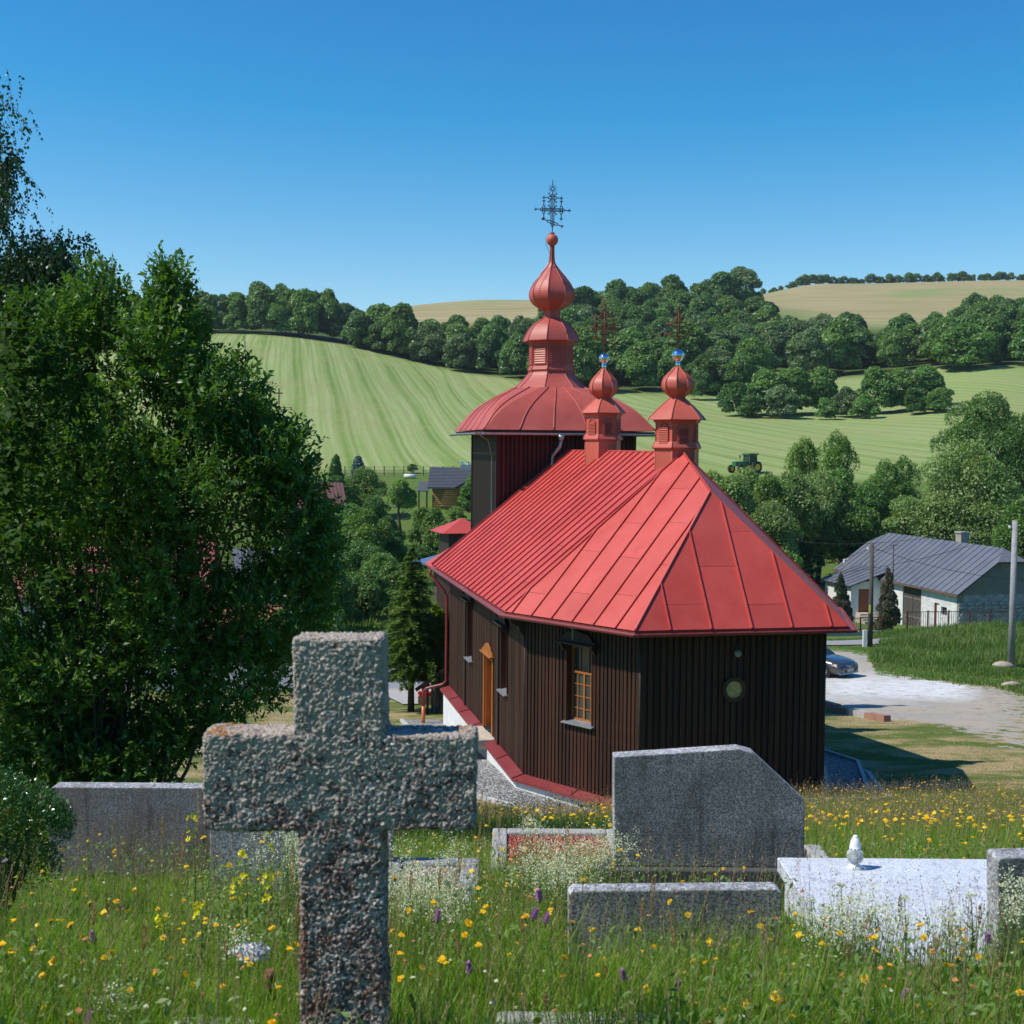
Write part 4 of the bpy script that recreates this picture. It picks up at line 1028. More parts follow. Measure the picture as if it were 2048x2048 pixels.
# big wood on the right hillside
def wood():
    pts = []; n = 0; tries = 0
    while tries < 30000 and len(pts) < 205:
        tries += 1; px = rnd.uniform(1085, 2090); d_ = 350+220*rnd.random()**.85; X_ = (px-1024)/F*d_
        lo = np.interp(px, [1080, 1300, 1480, 1520, 1850, 1870, 2048, 2100], [352, 346, 350, 398, 402, 372, 376, 376])
        hi = np.interp(px, [1080, 1160, 1430, 1520, 1560, 1700, 1800, 1880, 1920, 2100], [505, 570, 575, 560, 500, 500, 470, 470, 560, 560])
        if not lo < d_ < hi: continue
        if 1490 < px < 1600 and 505 < d_ < 530: continue
        if any((X_-a)**2+(d_-b)**2 < 9.3**2 for a, b in pts): continue
        pts.append((X_, d_)); p = Vector((X_, d_, gz(X_, d_)-.5))
        s = rnd.uniform(.95, 1.38)*(1.1 if px < 1480 and d_ > 480 else 1)
        row = 'low' if d_ < 410 else ('midway' if d_ < 480 else 'high')
        if px < 1330: lab = 'leafy tree in the hillside wood behind the two small cupolas'
        elif px < 1560: lab = 'leafy tree in the tallest hillside wood right of the cupolas'
        elif px < 1880: lab = 'leafy tree in the hillside wood below the dry hilltop'
        else: lab = 'leafy tree in the hillside wood at the right edge'
        lab = lab.replace('leafy tree in', 'leafy tree '+row+' in')
        put_far(p, s*rnd.uniform(.95, 1.25), s, rnd.randrange(9), lab, 'trees of the wooded hillside')
    return len(pts)
nB = wood()
# clump in the middle of the right field
clump = [(1470, 296, 1.0, .75, 0), (1528, 300, 1.25, .85, 1), (1585, 304, 1.5, 1.05, 1), (1640, 306, 1.2, 1.0, 5), (1560, 292, 1.0, .62, 3), (1690, 296, .85, .6, 3), (1745, 300, 1.25, 1.1, 8),
         (1798, 302, 1.2, 1.1, 1), (1850, 306, 1.15, .98, 0), (1725, 290, .8, .5, 2), (1826, 291, .9, .6, 4), (1880, 294, .8, .45, 1), (1500, 291, .8, .5, 0), (1650, 290, .7, .45, 2), (1865, 290, .7, .4, 5)]
for i, (px, d_, s, sz, k) in enumerate(clump):
    put_far(gp(px, d_)-Vector((0, 0, .3)), s*.80, sz*.92, k, 'green tree in the clump standing in the middle of the right hand field', 'trees of the clump in the right hand field')
put_far(gp(1400, 338)-Vector((0, 0, .2)), .75, .75, 4, 'dark round bush standing alone at the wood edge right of the nearest cupola', None, 'bush', 'field_bush')
# skyline trees
sky_q = []
for i in range(46):
    px = 1510+i*12.3+rnd.uniform(-5, 5); d_ = np.interp(px, [1510, 1650, 2048], [930, 985, 985]); s = rnd.uniform(.55, 1.0)*(1 if px > 1560 else .6); p = gp(px, d_)-Vector((0, 0, 1.0)); me = FARM[rnd.randrange(9)]
    co = np.empty(len(me.vertices)*3, np.float32); me.vertices.foreach_get('co', co); co = co.reshape(-1, 4, 3)[::7]; cen = co.mean(1, keepdims=True); co = (co-cen)*2.3+cen
    sky_q.append(co*np.array([s*rnd.uniform(.9, 1.4), s*1.1, s*rnd.uniform(.6, .9)])+np.array(p))
me = quads('skyline_trees', np.concatenate(sky_q)); me.materials.append(LF_WOOD[0]); tag(link('skyline_trees', me), kind='stuff')

# mid distance trees
def mid_mesh(k, mat, n, size, low=.05, cone=0, aspect=.5, nl=22, big=.30, droop=0.):
    rg = random.Random(300+k); lb = sc_l(tree_lobes(rg, n=nl, low=low, cone=cone, big=big), 1, 1)
    me = crown_mesh('crown', lb, n, size, mat, aspect=aspect, droop=droop, hollow=.55); return me
def mid_tree(px, d_, top_y, half_px, meshk, mat, label, nm='broadleaf_tree', cat='tree', group=None, n=11000, leaf=.30, low=.05, cone=0, base=None, trunk=True, aspect=.5, nl=22, big=.30, tr0=None):
    p = gp(px, d_); h = (at(px, top_y, d_).z-p.z); r_ = half_px/F*d_*1.12
    key = (meshk, mat.name)
    root = empty(nm, p, rnd.uniform(0, 6.28), label, cat, group)
    sc = (r_+h/2)/2
    me = mid_mesh(meshk, mat, n, leaf/sc, low, cone, aspect, nl, big)
    # bake anisotropic scale so that leaves keep their size
    co = np.empty(len(me.vertices)*3, np.float32); me.vertices.foreach_get('co', co); co = co.reshape(-1, 4, 3)
    cen = co.mean(1, keepdims=True); co = (co-cen)*sc+cen*np.array([r_, r_, h]); me.vertices.foreach_set('co', co.astype(np.float32).ravel()); me.update()
    link('crown', me, root)
    if trunk:
        mb = MB(); trunk_mb(mb, h*.75, tr0 or (.03*h*.6+.05), 9, random.Random(meshk), r_/h*.9); mb.build('trunk', BARK, root)
    return root
mids = [
 # px, d, top_y, half, seed, mat, low, cone, leaf, n, label, cat
 (1470, 126, 930, 75, 51, LF_WILLOW, .1, 0, .32, 9000, 'willow filling the row between the church roof and the tractor'),
 (1535, 130, 935, 70, 52, LF_FRUIT, .1, 0, .32, 9000, 'green tree in the row right below the tractor'),
 (1640, 138, 925, 75, 53, LF_WILLOW, .1, 0, .32, 9000, 'willow under the two small round crowns'),
 (1755, 142, 940, 70, 54, LF_FRUIT, .1, 0, .32, 9000, 'green tree in the row left of the chimney'),
 (700, 112, 1000, 60, 55, LF_FRUIT, .0, 0, .24, 7000, 'leafy tree beside the big foreground shrub in the valley'),
 (775, 118, 1025, 40, 56, LF_DEEP, .0, 0, .22, 5000, 'dark leafy tree in the valley under the tree with the clear trunk'),
 (668, 95, 1060, 60, 57, LF_FRUIT, .0, 0, .22, 7000, 'green tree half hidden by the big foreground shrub'),
 (760, 90, 1100, 55, 58, LF_FRUIT, .0, 0, .2, 6000, 'green shrub mass left of the spruce top'),
 (1385, 124, 915, 60, 18, LF_WILLOW, .1, 0, .32, 7000, 'first willow showing beside the nearest cupola base'),
 (1540, 124, 985, 80, 19, LF_WILLOW, .02, 0, .32, 10000, 'low wide willow mass in front of the tractor willow'),
 (1700, 138, 985, 90, 20, LF_FRUIT, .02, 0, .32, 10000, 'low mid green tree filling the gap left of the chimney'),
 (1815, 138, 985, 85, 41, LF_WILLOW, .02, 0, .32, 9000, 'low willow directly above the ridge left of the chimney'),
 (1425, 128, 925, 85, 1, LF_WILLOW, .15, 0, .34, 11000, 'broad willow just right of the church roof with trunks showing below'),
 (1500, 133, 915, 70, 2, LF_WILLOW, .1, 0, .34, 9000, 'willow below the green tractor on the right'),
 (1585, 135, 925, 80, 3, LF_WILLOW, .12, 0, .34, 11000, 'wide grey green willow behind the left end of the grey roof'),
 (1610, 150, 862, 42, 4, LF_LIGHT, .45, 0, .30, 4500, 'left of two small round crowns rising above the willows into the field'),
 (1672, 148, 848, 44, 5, LF_LIGHT, .45, 0, .30, 4500, 'right of two small round crowns rising above the willows into the field'),
 (1685, 140, 920, 75, 6, LF_FRUIT, .1, 0, .34, 9000, 'mid green tree behind the white house ridge left of its chimney'),
 (1770, 146, 905, 60, 7, LF_FRUIT, .1, .1, .34, 7000, 'mid green tree left of the huge grey green tree on the right'),
 (1925, 137, 868, 118, 8, LF_WILLOW, .05, 0, .38, 17000, 'huge grey green willow above the chimney of the white house'),
 (1900, 136, 965, 120, 9, LF_WILLOW, .05, 0, .36, 13000, 'lower grey green willow directly behind the ridge of the white house'),
 (1975, 170, 770, 110, 10, LF_DEEP, .0, 0, .42, 15000, 'tall dark green tree at the right behind the huge willow'),
 (2070, 165, 800, 80, 11, LF_DEEP, .0, 0, .42, 9000, 'dark green tree cut by the right edge of the picture'),
 (2045, 120, 985, 60, 12, LF_LIGHT, .05, 0, .30, 7000, 'light green tree behind the tall concrete pole'),
 (1605, 134, 1060, 50, 13, LF_DEEP, .0, 0, .30, 7000, 'dark bush at the far left end of the white house'),
 (1565, 115, 1085, 60, 14, LF_FRUIT, .0, 0, .28, 6000, 'rounded bush to the right of the church roof slope'),
 (1740, 140, 960, 70, 15, LF_DEEP, .0, 0, .34, 7000, 'dark tree in the gap behind the ridge of the white house'),
 (1480, 118, 1040, 60, 16, LF_DEEP, .05, 0, .28, 5000, 'dark leafy tree low behind the right slope of the church roof'),
 (1810, 150, 895, 40, 17, LF_FRUIT, .1, .3, .32, 4000, 'small pointed tree at the foot of the field left of the dark tree'),
 # left valley
 (733, 99, 1008, 62, 21, LF_LIGHT, .05, 0, .22, 9000, 'yellow green bushy tree in the valley right of the big shrub'),
 (722, 92, 1075, 70, 22, LF_DEEP, .05, 0, .20, 9000, 'dark leafy tree below the yellow green one in the valley'),
 (803, 133, 952, 38, 23, LF_FRUIT, .28, 0, .24, 5500, 'small tree with a clear trunk on the lawn left of the log house'),
 (728, 142, 930, 52, 24, LF_FRUIT, .05, 0, .26, 7000, 'leafy tree below the blue spruce at the foot of the field'),
 (672, 138, 945, 45, 25, LF_DEEP, .0, 0, .26, 6000, 'dark tree beside the brown tiled roof in the valley'),
 (874, 113, 1005, 40, 26, LF_FRUIT, .05, 0, .22, 7000, 'dense tree left of the red pyramid roof'),
 (905, 106, 1062, 42, 27, LF_DEEP, .0, 0, .22, 5000, 'dark bush below the red pyramid roof'),
 (945, 146, 945, 28, 28, LF_FRUIT, .0, 0, .24, 5000, 'tree between the log house and the bell tower'),
 (912, 140, 1010, 24, 29, LF_LIGHT, .0, 0, .2, 2500, 'round yellow green garden bush below the log house'),
 (824, 189, 927, 12, 30, LF_FRUIT, .1, 0, .24, 1200, 'small lone bush on the field edge above the valley'),
 (850, 112, 1090, 35, 31, LF_DEEP, .0, 0, .2, 4000, 'dark shrub behind the blue grey roof beside the church'),
 (780, 86, 1120, 40, 32, LF_FRUIT, .0, 0, .2, 4000, 'green shrub at the left behind the spruce'),
 (874, 47.6, 1195, 34, 33, leafmat('lime_leaf', (.17, .27, .03), (.26, .36, .05), 1, .1, trans=.45), .3, 0, .15, 5200, 'bright lime green sapling beside the church downpipe'),
 (660, 83, 1150, 48, 34, LF_FRUIT, .0, 0, .2, 4000, 'leafy shrub just right of the big foreground shrub'),
 (610, 60, 1180, 120, 35, LF_DEEP, .0, 0, .2, 5000, 'dark shrub hidden behind the big foreground shrub'),
]
for a in mids: mid_tree(a[0], a[1], a[2], a[3], a[4], a[5], a[10], low=a[6], cone=a[7], leaf=a[8]*.86, n=int(a[9]*1.45), cat='bush' if 'bush' in a[10] or 'shrub' in a[10] else 'tree', nm='leafy_bush' if 'bush' in a[10] or 'shrub' in a[10] else ('willow_tree' if a[5] is LF_WILLOW else 'garden_tree'))

# conifers
def conifer(px, d_, base_y, top_y, half_px, mat, label, low=.12, n=9000, leaf=.13, droopy=.35, seed=0, cat='spruce', nm='spruce_tree', whorl=26, az=0):
    rg = random.Random(seed); p = gp(px, d_); h = at(px, top_y, d_).z-p.z; r_ = half_px/F*d_
    root = empty(nm, p, 0, label, cat); mb = MB(); mb.tube([(0, 0, -.2), (.01, 0, h*.5), (0, 0, h*.98)], [h*.018+.03, h*.012+.01, .008], 8)
    C_, A_, N_ = [], [], []; twigs = MB()
    for k in range(whorl):
        t = (k+.3)/whorl; z = h*(low+(1-low)*t**.92); ln = r_*(1-t)**.8*rg.uniform(.8, 1.1)+.05
        nb = max(4, int(9*(1-t)+4)); a0 = rg.uniform(0, 6.28)
        for b in range(nb):
            a = a0+6.283*b/nb+rg.uniform(-.25, .25); l2 = ln*rg.uniform(.75, 1.12); d = np.array([math.cos(a), math.sin(a), 0])
            m_ = int(n/(whorl*8)*(.35+1.3*(1-t)))
            s = NR.random(m_)**.8; sag = -droopy*l2*s*s+.22*l2*s*(1 if t > .5 else .35)
            lat = (NR.random(m_)-.5)*.62*l2*(1.05-s)
            side = np.array([-d[1], d[0], 0]); pt = d*(s*l2)[:, None]+side*lat[:, None]; pt[:, 2] += z+sag-np.abs(lat)*.25+(NR.random(m_)-.5)*h*.022
            C_.append(pt); ax = d*.8+side*np.sign(lat)[:, None]*.55+rdir(m_)*.25; A_.append(ax); N_.append(np.array([0, 0, 1.])+rdir(m_)*.45)
            twigs.tube([(0, 0, z), (d[0]*l2*.5, d[1]*l2*.5, z+.05*l2), (d[0]*l2*.95, d[1]*l2*.95, z-droopy*l2*.75)], [.0022*h, .0014*h, .001], 3)
    C_, A_, N_ = np.concatenate(C_), np.concatenate(A_), np.concatenate(N_); m_ = len(C_); s = leaf*(.6+.8*NR.random(m_))
    me = quads('needles', leafq(C_, A_, N_, s, s*.34)); me.materials.append(mat); link('needles', me, root)
    mb.build('trunk', BARK, root); tag(twigs.build('branches', BARK, root), kind='stuff'); return root
conifer(824, 46.5, 1410, 1092, 92, LF_SPR, 'tall young spruce with bare lower trunk left of the church', .20, 26000, .15, .30, 1, whorl=26)
conifer(852, 50.5, 1395, 1215, 40, LF_DEEP, 'darker slim spruce between the young spruce and the church corner', .3, 8000, .14, .3, 2, whorl=16)
mid_tree(672, 166, 902, 24, 61, LF_DEEP, 'dark green spruce at the foot of the mown field', nm='spruce_tree', cat='spruce', n=6000, leaf=.26, low=.0, cone=.86, nl=26, big=.26)
mid_tree(716, 170, 905, 27, 62, LF_BLUE, 'blue grey spruce at the foot of the mown field', nm='spruce_tree', cat='spruce', n=6500, leaf=.26, low=.0, cone=.86, nl=26, big=.26)
for i_, (px_t, d_t, ty_t, hw_t) in enumerate(((690, 150, 955, 40), (752, 122, 985, 42), (845, 122, 1010, 34), (705, 104, 1030, 60), (790, 100, 1070, 40), (640, 110, 1010, 45), (660, 76, 1120, 55), (735, 80, 1135, 60))):
    mid_tree(px_t, d_t, ty_t, hw_t, 70+i_, [LF_FRUIT, LF_DEEP, LF_LIGHT][i_ % 3], ['leafy tree behind the brown tiled roof', 'dark leafy tree between the clear trunked tree and the log house path', 'light green tree just left of the log house garden', 'broad green tree in the middle of the valley orchard', 'dark tree above the spruce top', 'light green tree close to the big shrub', 'green bush low beside the big shrub', 'dark bush left of the spruce'][i_], n=6500, leaf=.2, low=.0, nm='leafy_bush' if i_ > 5 else 'garden_tree', cat='bush' if i_ > 5 else 'tree')
# thujas in front of the white house
LF_TH1 = leafmat('thuja_green', (0.053, 0.095, 0.056), (0.105, 0.147, 0.081), 1.5, .05, trans=.1); LF_TH2 = leafmat('thuja_brown', (0.098, 0.072, 0.046), (0.195, 0.137, 0.085), 1.6, .05, trans=.1)
def thuja(px, d_, top_y, half_px, label, mats, seed):
    p = gp(px, d_); h = at(px, top_y, d_).z-p.z; r_ = half_px/F*d_; root = empty('thuja', p, seed, label, 'thuja'); rg = random.Random(seed)
    lb = []
    for k in range(30):
        t = k/30; e = r_*(1-t)**.62; a = rg.uniform(0, 6.28); lb.append((math.cos(a)*e*.5, math.sin(a)*e*.5, h*(.05+.9*t), e*.5+.08, e*.5+.08, h*.07+.1))
    n = 7000; q, o = lobes_pts(lb, n, hollow=.5); s = .2*(.6+.8*NR.random(n)); me = quads('foliage', leafq(q, rdir(n)*.5+np.array([0, 0, 1.])+o*.4, unit(o+rdir(n)*.7), s, s*.55), NR.random(n) < (.35 if seed == 1 else .62)+.3*(q[:, 2] < h*.3))
    for mm in mats: me.materials.append(mm)
    link('foliage', me, root); mb = MB(); mb.tube([(0, 0, -.2), (0, 0, h*.9)], [.09, .02], 6); mb.build('trunk', BARK, root)
thuja(1688, 95, 1148, 27, 'green thuja at the tip of the church roof before the white house', [LF_TH1, LF_TH2], 1)
thuja(1783, 93, 1136, 27, 'half brown thuja in front of the dark barn door', [LF_TH1, LF_TH2], 2)

# ------------------------------------------------------------------ white farmhouse on the right
GREY = M('grey_sheet', (.115, .125, .15), (.145, .155, .18), scale=.6, rough=.45, objvar=.06)
OLDW = M('weathered_wood', (.10, .085, .07), (.06, .05, .042), scale=3, stretch=(5, 5, 1), rough=.9, bump=.01)
RDOOR = M('red_brown_door', (.22, .05, .022), (.17, .04, .018), scale=3, rough=.5)
hx, hy, hz = 36.4, 105.0, -11.72
hr = math.atan2(.977, -.21)        # local x runs away along the house; local y points left
house = empty('farmhouse', (hx, hy, hz), hr, 'long white farmhouse and barn with grey sheet roof at the right', 'house')
# local: x = along (away), y = -b ; b = (.977,.21)
HL, HWd, RZ = 22.5, 10.0, 3.65
def hb(a, b, z): return Vector((a, -b, z))
G0 = -4.9
STONEW = M('rough_white_stone', (.68, .68, .67), (.52, .52, .51), scale=2.5, rough=.95, bump=.09, bscale=1.6)
STONEG = M('grey_rubble_stone', (.42, .41, .40), (.24, .23, .22), scale=1.6, rough=.95, bump=.10, bscale=2.2)
GABLE = M('weathered_render', (.25, .235, .215), (.19, .18, .165), scale=.8, rough=.95)
def wallseg(name, a0, a1, b0, b1, z0, z1, mat, par=house):
    mb = MB(); mb.box((min(a0, a1), min(-b0, -b1), z0), (max(a0, a1), max(-b0, -b1), z1)); return mb.build(name, mat, par)
# long front wall with openings (front at b=.45)
fb = .45
cuts = [(.5, 2.35, None), (2.35, 3.25, 'win'), (3.25, 3.56, None), (3.56, 4.3, 'sdoor'), (4.3, 6.5, None), (6.5, 9.65, 'barn'), (9.65, 22.1, None)]
for a0, a1, t in cuts:
    if t is None: wallseg('front_wall', a0, a1, fb, fb+.4, G0, -.1, STONEW if a0 < 9 else WHITEW)
    elif t == 'win':
        wallseg('front_wall', a0, a1, fb, fb+.4, G0, -2.05, STONEW); wallseg('front_wall', a0, a1, fb, fb+.4, -1.35, -.1, STONEW); wallseg('window_hole', a0, a1, fb+.25, fb+.4, -2.05, -1.35, M('dusty_pane', (.12, .12, .12), rough=.3))
        mb = MB(); mb.box((a0, -(fb+.24), -2.05), (a0+.06, -(fb+.16), -1.35)); mb.box((a1-.06, -(fb+.24), -2.05), (a1, -(fb+.16), -1.35)); mb.box(((a0+a1)/2-.03, -(fb+.235), -2.05), ((a0+a1)/2+.03, -(fb+.165), -1.35)); tag(mb.build('window_frame', OLDW, house), kind='stuff')
    elif t == 'sdoor':
        wallseg('front_wall', a0, a1, fb, fb+.4, -1.15, -.1, STONEW); wallseg('small_door', a0+.08, a1, fb+.15, fb+.2, G0, -1.15, WHITEW); wallseg('door_post', a1-.12, a1, fb-.02, fb+.2, G0, -1.15, RDOOR)
    else:
        wallseg('barn_lintel', a0, a1, fb+.1, fb+.35, -1.0, -.1, OLDW)
        for k in range(2):
            w = (a1-a0)/2; mb = MB()
            x0 = a0+k*w+.03; par = None
            mb.box((x0, -(fb+.2), G0+.1), (x0+w-.06, -(fb+.14), -1.02)); lf = mb.build('barn_door', OLDW, house)
            for j in range(7):
                bx = MB(); ww = (w-.06)/7; bx.box((x0+j*ww+.01, -(fb+.14), G0+.1), (x0+(j+1)*ww-.01, -(fb+.10), -1.03)); bx.build('plank', OLDW, lf)
            br = MB(); zt0, zt1 = G0+.3, -1.3
            for zz in (zt0, (zt0+zt1)/2, zt1): br.box((x0+.02, -(fb+.10), zz), (x0+w-.1, -(fb+.06), zz+.14))
            br.bar((x0+.1 if k else x0+w-.15, -(fb+.08), zt0+.1), (x0+w-.15 if k else x0+.1, -(fb+.08), (zt0+zt1)/2), .12, .05, upv=(0, 1, 0))
            br.build('brace', M('pale_wood', (.17, .145, .12), rough=.9), lf)
# gable wall, lower rough stone and upper render
gbl = MB(); P = [hb(.5, .45, G0), hb(.5, 9.55, G0), hb(.5, 9.55, -.1), hb(.5, .45, -.1)]
gbl.prism(P, (.35, 0, 0)); gw = gbl.build('stone_gable', STONEG, house)
rs = random.Random(5)
sm_cache = []
for k in range(4):
    s_ = MB(); w, hh = .55+.12*k, .22+.03*k
    s_.prism([(0, -w/2, -hh/2*.7), (0, -w*.38, -hh/2), (0, w*.4, -hh/2*.9), (0, w/2, 0), (0, w*.36, hh/2), (0, -w*.4, hh/2*.9)], (-.09, 0, 0)); me_ = s_.mesh('stone'); me_.materials.append(STONEG); sm_cache.append(me_)
zz = G0+.15; cnt = 0
while zz < -.6:
    bb = .7+rs.random()*.3
    while bb < 9.3:
        o_ = link('stone', sm_cache[rs.randrange(4)], gw); o_.location = hb(.5, bb, zz+rs.uniform(-.03, .03)); o_.rotation_euler = (rs.uniform(-.15, .15), 0, 0); bb += .66+rs.random()*.18; cnt += 1
    zz += .30
mb = MB(); kz = RZ/5
mb.prism([hb(.52, .45, -.1), hb(.52, 9.55, -.1), hb(.52, 9.55-.1, .1), hb(.52, 5+1.35, RZ-1.05), hb(.52, 5-1.35, RZ-1.05), hb(.52, .55, .15)], (.3, 0, 0)); mb.build('rendered_gable', GABLE, house)
mb = MB(); mb.box((.50, -5.6, 1.0), (.515, -5.3, 1.5)); mb.build('vent_hole', CORE, house)
wallseg('back_wall', .5, 22.1, 9.2, 9.55, G0, -.1, WHITEW); wallseg('far_wall', 21.8, 22.1, .85, 9.2, G0, 1, WHITEW)
# roof
sheet_roof([hb(0, 0, 0), hb(HL, 0, 0), hb(HL, 5-1.4, RZ*.72), hb(HL-1.6, 5, RZ), hb(1.5, 5, RZ), hb(0, 5-1.4, RZ*.72)], house, .95, 0, GREY, 40, 9, .04, .06)
sheet_roof([hb(HL, 10, 0), hb(0, 10, 0), hb(0, 5+1.4, RZ*.72), hb(1.5, 5, RZ), hb(HL-1.6, 5, RZ), hb(HL, 5+1.4, RZ*.72)], house, 1.9, 0, GREY, 40, 10, .04, .06)
sheet_roof([hb(0, 5-1.4, RZ*.72), hb(0, 5+1.4, RZ*.72), hb(1.5, 5, RZ)], house, .95, 0, GREY, 40, 11, .04, .06)
sheet_roof([hb(HL, 5+1.4, RZ*.72), hb(HL, 5-1.4, RZ*.72), hb(HL-1.6, 5, RZ)], house, .95, 0, GREY, 40, 12, .04, .06)
mb = MB(); mb.bar(hb(-.02, -.02, -.1), hb(HL, -.02, -.1), .12, .14); mb.build('eave_board', M('brown_board', (.16, .09, .06), rough=.8), house)
mb = MB(); mb.box((8.6, -6.2, RZ-1.4), (9.5, -5.4, RZ+.75)); ckn = mb.build('chimney', M('old_brick_render', (.40, .35, .28), (.30, .25, .2), scale=4, rough=.95), house)
mb = MB(); mb.box((8.52, -6.28, RZ+.75), (9.58, -5.32, RZ+.87)); mb.build('chimney_cap', CONC, ckn)
# porch
s1, s2, po = 13.3, 18.6, 2.7
wallseg('porch_wall', s1, s1+.25, -po, -1.95, G0-.6, -.52, WHITEW); wallseg('porch_wall', s1, s1+.25, -.85, fb, G0-.6, .08, WHITEW)
wallseg('porch_wall', s1, s1+.25, -1.95, -.85, -.95, -.27, WHITEW)
wallseg('porch_wall', s1+.25, s2, -po, -po+.25, G0-.6, -.55, WHITEW); wallseg('porch_wall', s2-.25, s2, -po+.25, fb, G0-.6, -.5, WHITEW)
wallseg('porch_door', s1+.12, s1+.17, -1.95, -.85, -3.05, -.95, RDOOR)
for k in range(4): wallseg('step', s1-.9-.3*k*0+(-.0), s1, -2.2, -.6, G0-.6, -3.1-.0, STEPST) if k == 0 else wallseg('step', s1-.9-.32*k, s1-.9-.32*(k-1), -2.2, -.6, G0-.6, -3.1-.2*k, STEPST)
sheet_roof([hb(s1-.5, -po-.4, -.62), hb(s2+.4, -po-.4, -.62), hb(s2+.4, 1.0, .80), hb(s1-.5, 1.0, .80)], house, .95, 0, GREY, 40, 13, .04, .06)
mb = MB(); mb.tube([hb(11.2, .3, -.2), hb(11.2, .3, 3.3)], .05, 6); mb.tube([hb(11.2, -.1, 3.2), hb(11.2, .7, 3.2)], .03, 5); mb.build('service_mast', OLDW, house)

# garden fence of the farmhouse
def rail_fence(p0, p1, h, n_posts, label, postm, barm, bar_step=.16, wall=0, pr=.05):
    a, b = Vector(p0), Vector(p1); root = empty('garden_fence', a, 0, label, 'fence'); ln = (b-a).xy.length; d = (b-a); 
    def G(t): q = a.lerp(b, t); return Vector((q.x-a.x, q.y-a.y, gz(q.x, q.y)-a.z))
    for k in range(n_posts+1):
        q = G(k/n_posts); mb = MB(); mb.box((q.x-pr, q.y-pr, q.z-.2), (q.x+pr, q.y+pr, q.z+h+.1)); mb.build('post', postm, root)
    for k in range(n_posts):
        q0, q1 = G(k/n_posts), G((k+1)/n_posts); mb = MB()
        for zz in (.12+wall, h): mb.bar(q0+Vector((0, 0, zz)), q1+Vector((0, 0, zz)), .04, .05)
        mb.build('rail', postm, root)
    nb = int(ln/bar_step); mb = MB()
    for k in range(nb):
        q = G((k+.5)/nb); mb.box((q.x-.014, q.y-.014, q.z+.1+wall), (q.x+.014, q.y+.014, q.z+h))
    tag(mb.build('bars', barm, root), kind='stuff')
    if wall:
        mb = MB(); n = 12
        for k in range(n):
            q0, q1 = G(k/n), G((k+1)/n); mb.bar(q0+Vector((0, 0, wall/2-.2)), q1+Vector((0, 0, wall/2-.2)), .3, wall+.4)
        mb.build('low_wall', CONC, root)
    return root
RUSTP = M('rust_red_paint', (.16, .05, .035), (.11, .04, .03), scale=8, rough=.8)
pA, pB, pC_ = gp(1640, 90), gp(1772, 92), gp(2030, 99)
rail_fence(pA, pB, 1.25, 6, 'green barred fence on a low wall beside the road', RUSTP, M('green_paint', (.10, .17, .06), rough=.6), .17, .3)
rail_fence(gp(1822, 98), pC_, 1.55, 5, 'rusty barred fence before the rough stone barn wall', RUSTP, M('pale_rust', (.30, .22, .19), rough=.8), .17)

# ------------------------------------------------------------------ poles and wires
def pole(px, d_, top_y, r_, mat, label, nm='utility_pole', footer=False, base_y=None):
    p = gp(px, d_); h = at(px, top_y, d_).z-p.z; root = empty(nm, p, 0, label, 'pole'); mb = MB(); mb.tube([(0, 0, -.4), (0, 0, h)], [r_*1.15, r_*.8], 14); mb.build('shaft', mat, root)
    mb = MB(); mb.tube([(-r_*1.1, 0, h-.35), (-r_*1.1-.1, 0, h-.35)], .05, 8); mb.tube([(-r_*1.1-.1, 0, h-.42), (-r_*1.1-.1, 0, h-.25)], .045, 8); mb.build('insulator', WHITEW, root)
    if footer:
        mb = MB(); mb.box((-.42, -.1, -.3), (-.2, .1, 1.0)); mb.build('concrete_foot', WHITEW, root); mb = MB(); mb.box((-.16, -.165, 2.0), (-.04, -.15, 2.5)); mb.build('number_plate', M('yellow_plate', (.8, .75, .12)), root)
    return p+Vector((0, 0, h))
t1 = pole(1748.5, 75, 1086, .135, OLDW, 'brown wooden pole with a yellow plate standing by the road', footer=True)
t2 = pole(2034, 66, 1041, .165, M('pole_concrete', (.33, .33, .33), (.25, .25, .26), scale=5, rough=.9), 'tall grey concrete pole near the right edge', 'concrete_pole')
def wire(a, b, sag, label):
    mb = MB(); a, b = Vector(a), Vector(b); pts = [a.lerp(b, k/16)-Vector((0, 0, sag*4*(k/16)*(1-k/16))) for k in range(17)]
    mb.tube([p-a for p in pts], .013, 4); o = mb.build('power_line', M('wire_black', (.02, .02, .022), rough=.6)); o.location = a; tag(o, label, 'cable', 'overhead cables by the farmhouse')
mast = Vector(ch(0, 0)); hm = house.matrix_world
def HW(v): return Vector((hx, hy, hz))+Vector((math.cos(hr)*v.x-math.sin(hr)*v.y, math.sin(hr)*v.x+math.cos(hr)*v.y, v.z))
wire(t1-Vector((.1, 0, .3)), at(1500, 1150, 100), .5, 'thin black cable from the wooden pole towards the church roof')
wire(t1-Vector((-.1, 0, .3)), at(2100, 1160, 80), .5, 'thin black cable from the wooden pole to the right across the grey roof')
wire(t2-Vector((.1, 0, .6)), at(1480, 1147, 90), .9, 'thin black cable from the concrete pole sweeping left across the grey roof')
wire(t2-Vector((.1, 0, .1)), at(1550, 1075, 110), .8, 'thin black cable from the top of the concrete pole behind the house ridge')
wire(t1-Vector((.1, 0, .35)), HW(hb(11.2, .3, 3.2)), .25, 'short black cable from the wooden pole to the mast on the house')

